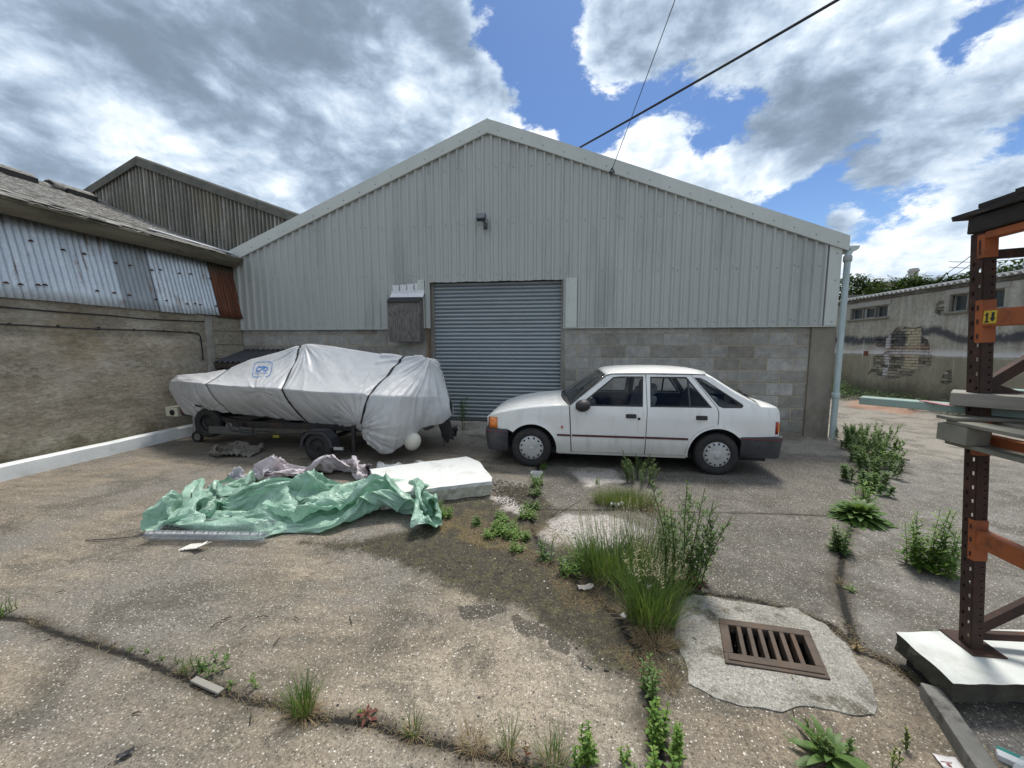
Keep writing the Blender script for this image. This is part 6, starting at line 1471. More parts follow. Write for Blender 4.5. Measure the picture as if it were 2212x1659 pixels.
def rbox(name, a0, a1, b0, b1, h0, h1, mat, bev=.004, label=None):
    mb = MB(); c = [rp3(a, b_, hh) for hh in (h0, h1) for b_ in (b0, b1) for a in (a0, a1)]; mb.add(c, [(0, 2, 3, 1), (4, 5, 7, 6), (0, 1, 5, 4), (2, 6, 7, 3), (0, 4, 6, 2), (1, 3, 7, 5)]); return mb.out(name, mat, rk, False, bev, 1, label=label)
def hof(z): return (z - B0.z) / axn.z
for (z0, z1, bz0, bz1) in ((.615, .815, .690, .772), (1.13, 1.30, 1.155, 1.235), (1.66, 1.855, 1.735, 1.812), (2.045, 2.150, 2.128, 2.160)):
    # connector: L bracket over both faces
    rbox('beam_connector', -.006, -.001, -.006, .024, hof(z0), hof(z1), orange, .001); rbox('beam_connector', -.005, W_, -.007, -.001, hof(z0), hof(z1), orange, .001)
    for hh in (z0 + .03, (z0 + z1) / 2, z1 - .035): rbox('connector_slot', -.0075, -.0055, .006, .015, hof(hh) - .011, hof(hh) + .011, rust, 0)
    mb = MB(); q = rp3(.0, -.004, hof(bz0)); mb.box(q.x - .004, q.x + .046, q.y - 2.75, q.y, bz0, bz1); bm_o = mb.out('beam', orange, rk, False, .004)
    if abs(z0 - 1.66) < .01:
        sx = q.x - .0055; y1 = q.y - .006; mb = MB(); mb.box(sx, sx + .001, y1 - .056, y1, bz0 + .012, bz1 - .008); lb = mb.out('load_label', simple('yellow_label', (.55, .40, .04), .5, var=.08), bm_o)
        inkm = simple('black_print', (.02, .02, .02), .6)
        mb = MB(); x_ = sx - .0008
        mb.box(x_, x_ + .0006, y1 - .020, y1 - .012, bz0 + .020, bz1 - .016); mb.box(x_, x_ + .0006, y1 - .012, y1 - .007, bz1 - .030, bz1 - .022); mb.box(x_, x_ + .0006, y1 - .026, y1 - .006, bz0 + .016, bz0 + .022)
        ya = y1 - .040; zt, zm, zb_ = bz1 - .016, (bz0 + bz1) / 2 - .002, bz0 + .018
        mb.add([(x_, ya + .006, zt), (x_, ya - .006, zt), (x_, ya - .006, zm), (x_, ya - .013, zm), (x_, ya, zb_), (x_, ya + .013, zm), (x_, ya + .006, zm)], [tuple(range(7))])
        mb.out('label_print', inkm, lb)
# bracing to the back upright (along +X)
mb = MB(); mb.bar(rp3(.03, .03, hof(.24)), rp3(.9, .03, hof(.80)), .03, .05); mb.out('brace', rust, rk, False, .003)
mb = MB(); mb.bar(rp3(.05, .04, hof(.21)), rp3(.95, .04, hof(.21)), .03, .035); mb.out('brace', rust, rk, False, .003)
mb = MB(); mb.bar(rp3(.03, .03, hof(1.44)), rp3(.9, .03, hof(2.02)), .03, .05); mb.out('brace', rust, rk, False, .003)
mb = MB(); mb.bar(rp3(.03, .03, hof(1.46)), rp3(.9, .03, hof(1.10)), .03, .05); mb.out('brace', rust, rk, False, .003)
mb = MB(); mb.bar(rp3(.03, .03, hof(2.06)), rp3(.95, .03, hof(2.06)), .03, .04); mb.out('brace', rust, rk, False, .003)
mb = MB(); mb.box(2.86, 2.92, 2.05, 2.12, .165, 2.2); mb.out('back_upright', rust, rk, False, .003)
mb = MB(); mb.box(1.93, 1.99, -.75, -.67, .02, 2.2); mb.out('near_upright', rust, rk, False, .003)
# timber roof over the racking: header beam and ragged boards
mb = MB(); mb.box(1.85, 1.93, -.7, 2.15, 2.164, 2.238); mb.out('header_beam', black_t, rk, False, .006)
def ragged(x0, x1, y0, y1, z0, t, seed, name='roof_board', n=26, slope=.0):
    P = []
    for i, y in enumerate(np.linspace(y1, y0, n)):
        e = .012 * mnoise.noise(Vector((y * 9, seed, 0))); e2 = .010 * mnoise.noise(Vector((y * 15, seed, 4))); zz = z0 + e2 + slope * (y1 - y)
        P.append([(x0 + e, y, zz), (x1, y, zz + .01), (x1, y, zz + t), ((x0 + x1) / 2, y, zz + t + e2 * 1.2), (x0 + e * 1.4, y, zz + t * (.9 + .3 * mnoise.noise(Vector((y * 20, seed, 9)))))])
    mb = MB(); mb.grid(P, True); nn_ = 5; mb.f.append(tuple(range(nn_))); mb.f.append(tuple((n - 1) * nn_ + i for i in range(nn_))[::-1]); return mb.out(name, black_t, rk, False)
ragged(1.83, 2.10, -.6, 2.20, 2.240, .016, 1); ragged(1.85, 2.05, -.6, 2.23, 2.258, .015, 2); ragged(1.86, 2.20, -.6, 2.12, 2.274, .018, 3); ragged(1.87, 2.2, -.6, 1.98, 2.292, .016, 5); ragged(1.88, 2.3, -.6, 1.80, 2.308, .02, 7)
for i in range(5): ragged(2.10 + i * .19, 2.28 + i * .19, -.6, 2.18 - .05 * (i % 2), 2.240, .02, 10 + i)
# stack of timber on the racking
dirv = Vector((.735, -.678, 0)); nor = Vector((.678, .735, 0))
def plank(name, p0, L, w, z0, t, mat, label, cat='plank', group=None, dv=dirv, bev=.003):
    nv = Vector((-dv.y, dv.x, 0)); p0 = Vector((p0[0], p0[1], 0)); c = [p0, p0 + dv * L, p0 + dv * L + nv * w, p0 + nv * w]
    v = [(q.x, q.y, z) for z in (z0, z0 + t) for q in c]; mb = MB(); mb.add(v, [(3, 2, 1, 0), (4, 5, 6, 7), (0, 1, 5, 4), (1, 2, 6, 5), (2, 3, 7, 6), (3, 0, 4, 7)])
    o = mb.out(name, mat, None, False, bev, 1)
    if label: tag(o, label, cat, group)
    return o
tipA = G(1856, 860, 1.352)
plank('timber_length', tipA, 2.4, .095, 1.318, .040, green_t, 'long pale green treated timber batten sticking far out from the racking towards the yard', 'timber')
pB = G(2050, 876, 1.36); plank('thick_plank', pB, 1.9, .20, 1.362, .062, grey_t, 'thick grey weathered plank lying on top of the green timber on the racking', 'plank')
pC = G(2094, 853, 1.40); plank('timber_length', pC, 2.0, .10, 1.362, .045, green_t, 'shorter pale green timber lying behind the thick grey plank on the racking', 'timber')
plank('timber_length', G(2150, 846, 1.40), 1.9, .10, 1.364, .05, green_t, 'farthest pale green timber on the racking, behind the rusty upright', 'timber')
mb = MB()
for i in range(7): a = G(1990 + i * 9, 868 + i * 1.6, 1.36); mb.box(a[0] + .02, a[0] + .05, a[1] + .02, a[1] + .04, 1.359, 1.3625)
tag(mb.out('paint_flakes', simple('pink_paint', (.50, .25, .27), .8), None), 'flakes of pink paint on top of the projecting green timber', 'paint', kind='stuff')
pl = empty('pallet', (2.1, 1.9, 1.16), 'grey wooden pallet under the stacked timber on the racking', 'pallet')
corner = G(2043, 905, 1.30)
cxp, cyp = corner[0], corner[1]
def pbox(name, x0, x1, y0, y1, z0, z1, m=pal_t): mb = MB(); mb.box(cxp + x0, cxp + x1, cyp + y0, cyp + y1, z0, z1); return mb.out(name, m, pl, False, .003, 1)
for i in range(6): pbox('deck_board', .0 + i * .19, .10 + i * .19, -1.1, .04 if i % 2 else .0, 1.280, 1.298)
pbox('top_board', -.01, 1.1, -.05, .04, 1.299, 1.316)
pbox('top_board', .0, 1.1, -.62, -.52, 1.299, 1.316)
for (x0, y0) in ((.0, -.10), (.5, -.10), (1.0, -.10), (.0, -.6), (.5, -.6), (0, -1.1)): pbox('pallet_block', x0, x0 + .10, y0, y0 + .14, 1.196, 1.279)
for i in range(3): pbox('base_board', .03 + i * .5, .13 + i * .5, -1.1, .03, 1.176, 1.195)
mb = MB(); mb.box(2.05, 2.6, 1.2, 1.9, 1.10, 1.12); 

# white painted slab under the racking
sl = simple('white_slab_paint', (.58, .60, .575), .75, var=.08, scale=4, bump=.4, bscale=25, bdist=.006, dirt=(.36, .37, .34), dirt_amt=.6, dirt_scale=3)
mossy = simple('mossy_slab_side', (.050, .047, .034), .95, var=.45, scale=10, bump=.9, bscale=40, bdist=.012)
def slab_thing(name, poly, z0, z1, mt, ms, label, cat, step=.03, seed=0, amp=.006, split=None):
    lp = rough_outline(poly, .03, amp, seed); P, F = cdt(lp, (), step); n = len(P)
    V = [(p[0], p[1], z1 + .004 * mnoise.noise(Vector((p[0] * 9, p[1] * 9, seed)))) for p in P]; faces = [tuple(int(i) for i in q) for q in F]; be = border_edges(F); m_ = [0] * len(faces)
    k = len(V); idx = {}; lev = [(.75, .008), (.4, .012), (0, .0)]
    cen = np.mean(poly, axis=0)
    prev = {i: i for e in be for i in e}
    for li, (tt, oo) in enumerate(lev):
        cur = {}
        for i in prev:
            p = P[i]; dn_ = np.array(p) - cen; dn_ = dn_ / np.linalg.norm(dn_); q = .022 * mnoise.noise(Vector((p[0] * 18, p[1] * 18, tt * 7 + seed)))
            cur[i] = len(V); V.append((p[0] + dn_[0] * (q - .004), p[1] + dn_[1] * (q - .004), z0 + (z1 - z0) * tt))
        for a, b_ in be: faces.append((prev[b_], prev[a], cur[a], cur[b_])); m_.append(0 if li == 0 and ms is not mossy else 1)
        prev = cur
    o = mesh(name, V, faces, [mt, ms], None)
    bm = bmesh.new(); bm.from_mesh(o.data); bmesh.ops.recalc_face_normals(bm, faces=bm.faces); bm.to_mesh(o.data); bm.free()
    o.data.polygons.foreach_set('material_index', m_); return tag(o, label, cat)
slab_thing('painted_slab', [G(1934, 1366, .16)[:2], G(2062, 1478, .16)[:2], (2.2, 1.88), (3.4, 1.95), (3.4, 2.45), G(2212, 1360, .16)[:2], G(2000, 1364, .16)[:2]], .070, .160, sl, mossy, 'white painted slab with a mossy edge carrying the foot of the racking', 'slab', seed=3)
mb = MB(); mb.box(1.76, 3.3, 1.93, 2.1, .0, .071); tag(mb.out('support_timber', dark_mat, None), 'dark timber packer under the white slab at the right edge', 'timber')
a_, b2 = Vector(G(1987, 1473, .07)), Vector(G(2150, 1720, .07)); d_ = (b2 - a_).normalized(); n_ = Vector((-d_.y, d_.x, 0)) * -1
if n_.x < 0: n_ = -n_
mb = MB(); c = [a_, b2, b2 + n_ * .075, a_ + n_ * .075]; v = [(q.x, q.y, z) for z in (0, .072) for q in c]; mb.add(v, [(3, 2, 1, 0), (4, 5, 6, 7), (0, 1, 5, 4), (1, 2, 6, 5), (2, 3, 7, 6), (3, 0, 4, 7)])
tag(mb.out('timber_baulk', simple('grey_wet_timber', (.16, .155, .14), .6, var=.45, scale=6, bump=.6, bscale=40, dirt=(.03, .028, .025), dirt_amt=.8, dirt_scale=9), None, False, .006), 'dark weathered timber baulk lying beside the white slab in the bottom right corner', 'timber')
CLOTH_SHAPE = (31, 48)
CLOTH_DX = [64,12,18,15,11,3,1,-6,1,1,0,0,1,6,11,16,17,18,20,22,25,25,22,21,18,16,15,4,12,10,11,16,20,22,22,20,15,9,9,13,6,2,14,10,10,9,17,21,
63,14,15,15,11,10,2,-3,2,1,0,0,1,5,6,12,18,19,21,24,26,24,22,19,17,15,11,9,9,11,14,13,21,20,22,23,18,14,6,1,4,7,8,11,14,13,18,17,
71,9,11,11,11,8,10,7,-1,-2,3,2,0,4,8,8,14,19,22,24,26,27,22,19,16,13,10,11,8,13,10,18,18,20,22,22,15,16,11,8,-1,-1,8,11,17,15,14,20,
68,16,11,8,5,7,11,13,9,-4,-1,3,2,5,8,10,12,15,20,23,26,25,24,20,14,13,14,11,9,12,11,13,20,22,21,16,15,12,12,11,8,2,1,8,17,17,17,18,
58,20,19,13,7,7,10,12,11,1,0,2,3,5,8,9,12,10,16,20,22,26,22,21,18,12,13,13,7,13,13,16,19,23,22,16,15,10,3,5,11,10,10,1,16,18,17,17,
49,19,20,20,13,10,12,8,13,6,2,2,2,10,8,8,8,9,13,18,21,19,22,19,18,13,13,11,14,9,16,16,19,20,22,22,10,7,11,8,8,7,5,7,14,18,17,21,
49,12,17,19,20,14,12,9,12,-1,0,7,9,14,11,11,6,-4,16,19,21,20,19,19,16,13,14,12,12,15,14,16,19,20,19,21,19,10,4,1,3,14,11,8,14,18,19,17,
53,11,12,13,15,17,12,13,10,-4,1,9,13,14,13,8,2,8,18,16,20,19,19,18,18,12,11,13,15,17,14,15,16,20,17,20,23,17,7,3,-4,5,15,12,12,16,19,20,
56,11,11,12,9,6,13,14,9,-1,7,6,12,16,13,11,1,18,20,18,15,17,17,19,16,14,12,13,16,15,13,17,15,18,17,20,22,22,15,-1,-4,7,11,15,15,13,16,18,
49,6,10,11,9,11,11,12,9,1,6,8,13,15,15,12,14,13,16,18,19,18,18,14,18,16,14,9,15,15,19,12,18,17,13,17,22,22,22,10,-5,1,12,16,19,13,13,14,
35,8,10,8,11,14,11,8,9,8,4,10,16,15,15,16,13,16,15,15,17,18,17,19,18,16,14,12,14,18,19,19,11,11,8,18,21,22,24,21,3,-2,7,16,17,16,13,9,
22,11,10,9,10,13,11,7,10,5,10,17,16,14,16,16,19,17,16,12,14,17,16,18,19,16,15,12,15,20,21,18,14,7,6,13,20,22,24,23,15,3,2,13,19,18,15,9,
23,3,7,10,8,14,10,10,5,11,13,18,17,15,16,18,18,18,14,12,14,17,18,18,15,18,13,14,18,19,17,17,15,11,9,9,17,20,23,23,22,14,5,2,21,19,17,14,
31,4,3,5,1,12,12,8,15,10,16,17,17,17,16,15,17,16,17,18,10,17,14,16,16,16,17,11,17,19,16,16,15,14,15,12,8,19,21,21,23,23,8,5,17,18,15,15,
22,11,8,0,4,5,14,14,13,16,17,12,16,16,18,17,15,17,15,14,15,12,14,13,15,17,18,18,16,19,17,14,13,14,14,12,14,13,19,22,22,21,18,10,17,14,13,13,
29,-4,7,0,5,14,15,15,17,15,14,15,13,16,17,17,16,14,16,12,12,13,11,14,19,16,19,17,20,17,18,17,10,11,14,13,13,14,18,20,21,16,16,15,21,20,15,13,
32,-8,-5,6,15,16,16,16,15,14,13,12,15,17,17,16,14,12,13,14,14,12,11,12,18,16,21,23,18,19,18,14,16,8,10,15,11,13,19,18,13,16,16,19,21,23,19,18,
16,-5,3,18,16,15,17,13,12,14,12,12,14,19,18,17,14,14,10,10,16,10,9,13,17,20,23,14,22,19,21,17,17,9,8,12,13,10,16,9,16,16,21,22,21,22,20,21,
0,10,14,16,16,16,15,15,8,12,12,13,13,19,17,14,14,13,13,14,6,12,12,15,18,18,18,19,16,19,20,19,14,18,14,8,11,13,10,15,9,16,20,22,20,23,22,21,
7,13,14,15,16,16,16,13,9,12,9,13,13,15,19,12,12,14,10,9,17,9,14,16,16,18,18,15,17,19,21,21,15,13,19,12,8,13,8,8,15,17,21,16,21,22,22,22,
13,15,15,14,16,16,16,14,10,4,12,9,17,14,16,13,11,9,13,15,14,13,13,17,12,15,14,17,21,16,19,21,17,11,20,16,12,5,11,9,11,20,21,14,20,22,22,22,
18,16,16,14,16,15,16,17,9,0,5,17,5,17,16,17,17,8,7,13,14,17,16,12,14,11,11,18,18,20,20,21,16,13,18,18,12,12,9,6,14,16,18,19,18,21,20,18,
17,21,17,16,16,16,16,15,11,1,0,5,18,12,18,16,13,12,14,7,13,16,16,14,15,3,15,17,18,18,20,18,18,15,18,20,16,13,8,9,12,16,14,18,19,20,20,7,
20,15,15,16,17,15,15,16,15,8,1,2,8,21,14,13,14,13,13,12,13,12,19,14,11,8,13,16,17,19,19,20,13,15,20,21,16,13,11,9,12,15,16,17,18,18,15,5,
26,8,9,16,17,13,14,14,16,16,9,2,7,18,15,14,14,18,10,11,12,15,16,12,9,14,9,13,18,18,18,18,18,13,17,22,19,15,10,10,13,14,16,17,18,15,9,12,
33,3,11,9,13,16,20,14,4,14,16,12,8,13,17,16,12,15,17,14,12,13,14,10,11,11,7,10,18,19,19,16,14,16,15,21,20,14,14,14,14,15,15,13,19,16,11,11,
42,3,8,10,16,10,7,17,16,11,17,14,8,11,14,13,16,15,13,12,17,12,8,9,12,15,14,11,11,21,15,10,19,21,16,15,20,18,16,13,14,13,13,17,16,18,18,12,
48,7,6,12,0,13,11,8,12,15,16,19,20,9,12,15,14,10,12,12,13,10,12,10,10,15,17,17,15,15,17,14,13,20,21,15,14,18,17,15,14,12,14,16,13,15,17,18,
60,5,6,8,6,3,9,8,13,15,16,17,21,20,15,9,13,12,8,8,8,12,11,10,12,16,17,16,18,16,14,15,18,17,21,14,14,17,17,13,16,13,14,16,15,14,15,14,
75,0,8,6,-2,1,5,12,16,14,17,19,22,21,15,9,11,14,12,8,7,5,13,13,12,14,18,17,13,15,15,16,14,22,18,14,9,18,13,16,14,15,16,16,17,15,19,14,
90,-2,1,2,6,3,-1,7,15,16,18,22,23,20,15,13,9,5,6,10,9,18,15,15,12,15,12,9,14,15,13,11,20,18,19,22,3,14,10,16,16,15,17,18,19,20,18,16]
CLOTH_DY = [255,-20,-14,-14,-17,-16,-17,-16,-17,-18,-17,-17,-16,-14,-2,3,-1,-3,-7,-11,-8,-5,-3,-5,0,2,2,9,-1,11,10,3,5,0,-5,3,12,15,14,11,12,3,2,2,9,14,7,7,
260,-14,-14,-15,-17,-19,-20,-16,-17,-18,-17,-15,-15,-13,-12,-9,-5,-3,-4,-5,-3,8,4,0,-2,2,-1,5,2,5,5,6,-3,-3,6,7,8,13,15,15,11,5,0,3,1,10,6,1,
266,-15,-15,-18,-17,-20,-18,-18,-16,-17,-17,-16,-15,-10,-10,-14,-8,-8,-2,1,2,5,3,4,2,6,1,-1,5,1,6,2,-2,-6,3,9,15,13,13,13,9,9,-2,-4,4,0,4,6,
260,-8,-12,-16,-19,-20,-19,-19,-17,-17,-19,-16,-15,-12,-9,-5,-10,-5,-1,4,3,6,1,-1,6,5,3,-5,3,3,4,-2,-2,0,4,10,15,14,12,9,8,6,0,-5,6,4,-1,-3,
250,-4,-8,-11,-16,-19,-20,-17,-19,-20,-20,-14,-12,-10,-10,-10,-4,-3,-7,7,9,4,-1,1,3,7,-4,1,1,1,5,-1,-4,-1,4,12,13,16,14,7,5,7,-3,-9,5,3,-2,8,
243,-6,-7,-7,-11,-17,-20,-22,-16,-18,-18,-18,-14,-7,-8,-4,-5,-5,-9,4,9,11,-1,3,2,-2,-2,5,1,0,5,5,-3,-3,5,5,15,16,8,12,6,5,-1,-13,-6,8,7,1,
253,-17,-12,-9,-8,-14,-20,-22,-19,-17,-14,-13,-10,-6,-9,-7,-9,-7,1,6,6,10,2,-1,-2,-3,5,4,1,2,7,5,1,-1,5,5,2,11,12,13,6,4,-2,-7,-7,0,3,7,
265,-19,-18,-16,-12,-14,-18,-21,-20,-12,-18,-13,-7,-4,-6,-9,-10,-2,4,5,7,8,3,-2,-5,3,2,5,5,2,7,7,4,1,4,3,-2,5,7,12,12,3,-2,-8,1,-1,1,2,
274,-19,-19,-19,-18,-16,-19,-20,-18,-12,-19,-17,-5,-6,-7,0,-7,5,0,1,11,7,-4,-4,2,7,3,8,5,0,9,8,7,2,1,-3,1,1,1,13,13,3,2,-7,-6,3,1,1,
276,-21,-20,-17,-18,-18,-20,-20,-14,-17,-19,-17,-10,-6,-4,7,2,-1,0,4,10,7,-2,-5,2,5,4,12,2,7,5,13,2,3,-1,-1,1,2,-1,1,14,6,-6,3,-3,-10,-3,0,
273,-16,-20,-20,-19,-16,-20,-20,-16,-17,-18,-12,-5,-7,-6,1,9,0,-1,5,9,6,0,0,-1,1,6,11,7,7,10,7,9,0,0,1,-1,-1,0,-2,6,10,-2,-6,2,-5,-5,-8,
274,-19,-21,-19,-18,-18,-17,-20,-16,-17,-13,-5,-6,-10,-5,3,2,-1,-2,7,11,5,0,-3,1,0,13,11,8,11,10,8,6,3,0,2,-1,-2,-2,-2,2,8,-8,-8,1,3,-7,-10,
276,-22,-22,-20,-20,-14,-17,-16,-18,-14,-11,-6,-7,-7,-4,-3,7,-1,-4,7,11,6,0,-4,-8,10,14,15,9,10,13,10,5,3,-1,3,0,-2,-2,-3,1,3,-10,-18,1,1,-3,-5,
279,-20,-23,-21,-21,-15,-17,-16,-12,-13,-8,-7,-6,-8,-7,-4,-6,10,-1,-2,10,1,1,-4,4,12,12,17,10,14,14,9,6,4,0,-2,4,-2,-2,-3,2,1,-12,-20,-12,-7,-3,0,
276,-17,-19,-22,-20,-18,-13,-12,-12,-11,-9,-11,-7,-8,-2,-5,-4,0,4,0,-1,7,-1,8,4,11,11,14,10,12,11,10,3,3,2,6,1,3,-3,-2,0,-2,-12,-18,-12,-13,0,-4,
272,-15,-17,-21,-18,-13,-11,-11,-11,-10,-10,-11,-11,-5,-2,-3,-6,-3,4,1,0,5,5,7,6,8,12,15,5,11,8,5,8,7,3,0,3,2,-1,1,-1,-11,-15,-16,-8,-8,-6,-2,
276,-18,-18,-17,-13,-11,-11,-11,-10,-10,-10,-12,-7,-6,-5,-8,-7,2,3,2,2,6,3,8,9,6,11,8,9,9,8,5,-2,10,11,-1,2,-1,1,3,-7,-15,-13,-12,-11,-8,-5,-2,
282,-19,-16,-12,-11,-11,-12,-12,-9,-10,-11,-12,-12,-5,-3,-6,-7,-5,4,9,1,6,7,6,4,7,1,13,5,13,8,4,0,0,16,8,-3,2,3,-7,-13,-11,-5,-7,-10,-10,-8,-6,
290,-14,-13,-13,-11,-12,-13,-12,-9,-13,-11,-11,-10,-8,-9,-11,-3,5,3,6,3,9,5,4,7,-2,5,10,9,11,6,7,-5,-5,11,15,4,-5,0,2,-12,-9,-5,-7,-9,-8,-6,-5,
304,-13,-13,-13,-10,-13,-14,-14,-14,-12,-13,-8,-10,-9,-9,-12,2,4,7,3,0,14,5,4,3,0,2,9,7,7,6,5,3,-3,3,9,9,0,-6,-4,-1,-6,-4,-7,-6,-6,-5,-4,
314,-10,-12,-11,-12,-11,-16,-18,-15,-14,-13,-13,-5,-14,-11,-9,7,11,7,5,-4,12,10,2,-3,4,2,3,3,10,7,3,5,2,4,4,7,0,-4,-3,-4,-2,-1,-8,-4,-4,-3,-2,
325,-11,-9,-11,-12,-13,-16,-19,-17,-17,-15,-11,-15,-7,-14,-5,4,13,15,10,-2,9,9,-3,0,6,0,2,2,7,3,4,12,1,5,3,7,-2,-3,0,-3,-6,-4,-1,-3,-4,-6,3,
327,-3,-8,-9,-12,-14,-17,-20,-20,-20,-15,-15,-11,-12,-4,-4,7,5,8,14,12,5,7,-4,6,3,1,0,-2,3,-1,10,11,9,0,8,1,2,0,-2,0,-8,-3,0,-5,-5,-5,1,
334,-11,-8,-8,-12,-12,-16,-19,-19,-19,-19,-14,-16,-7,-8,0,8,10,7,6,12,8,3,8,8,3,-1,-6,3,1,2,2,15,12,5,6,3,1,-1,2,-6,-5,-6,-3,-2,-6,-4,-2,
338,-14,-14,-7,-9,-16,-16,-17,-18,-17,-17,-13,-14,-7,-6,-6,0,9,11,12,12,8,6,9,12,2,-3,-2,3,2,1,6,8,13,10,7,3,2,-1,-2,-1,-6,-5,-3,-6,-6,-8,-2,
345,-16,-16,-14,-12,-13,-9,-16,-24,-16,-14,-14,-9,-12,-1,-1,-3,1,6,9,12,11,13,15,11,5,-3,-7,-2,5,6,12,6,12,13,8,3,1,1,-3,-1,-6,-6,-9,-3,-5,-10,-12,
341,-8,-13,-15,-14,-12,-18,-13,-16,-17,-13,-17,-13,-3,-7,0,6,0,3,2,7,15,18,16,11,6,-2,-8,-3,1,9,15,10,8,13,13,4,0,-3,-6,-5,0,-7,-6,-4,-8,-8,-14,
338,-6,-13,-12,-16,-13,-15,-17,-15,-18,-15,-10,-7,-6,-12,-8,5,11,8,5,7,11,14,11,10,4,2,0,-4,6,6,12,15,9,6,13,11,0,-7,-3,-1,-2,-6,-7,-12,-14,-7,-9,
348,-14,-14,-13,-14,-14,-14,-15,-12,-15,-15,-13,-6,-8,-8,-9,-7,7,12,12,10,13,15,11,4,1,2,2,1,5,8,14,9,12,7,8,12,5,-8,-7,1,2,-5,-10,-10,-15,-15,-14,
354,-11,-16,-16,-14,-15,-16,-10,-6,-15,-13,-12,-9,-8,-8,-9,-10,-4,8,12,16,17,14,14,9,4,1,1,3,1,7,13,12,9,9,4,15,-3,-12,-5,7,3,-4,-9,-8,-15,-15,-16,
359,-11,-15,-17,-16,-15,-15,-3,-8,-11,-12,-10,-9,-9,-11,-12,-9,-7,5,12,15,12,13,11,14,9,9,4,-9,9,6,13,4,15,12,-1,14,-8,-15,3,2,0,-2,-5,-6,-9,-15,-16]
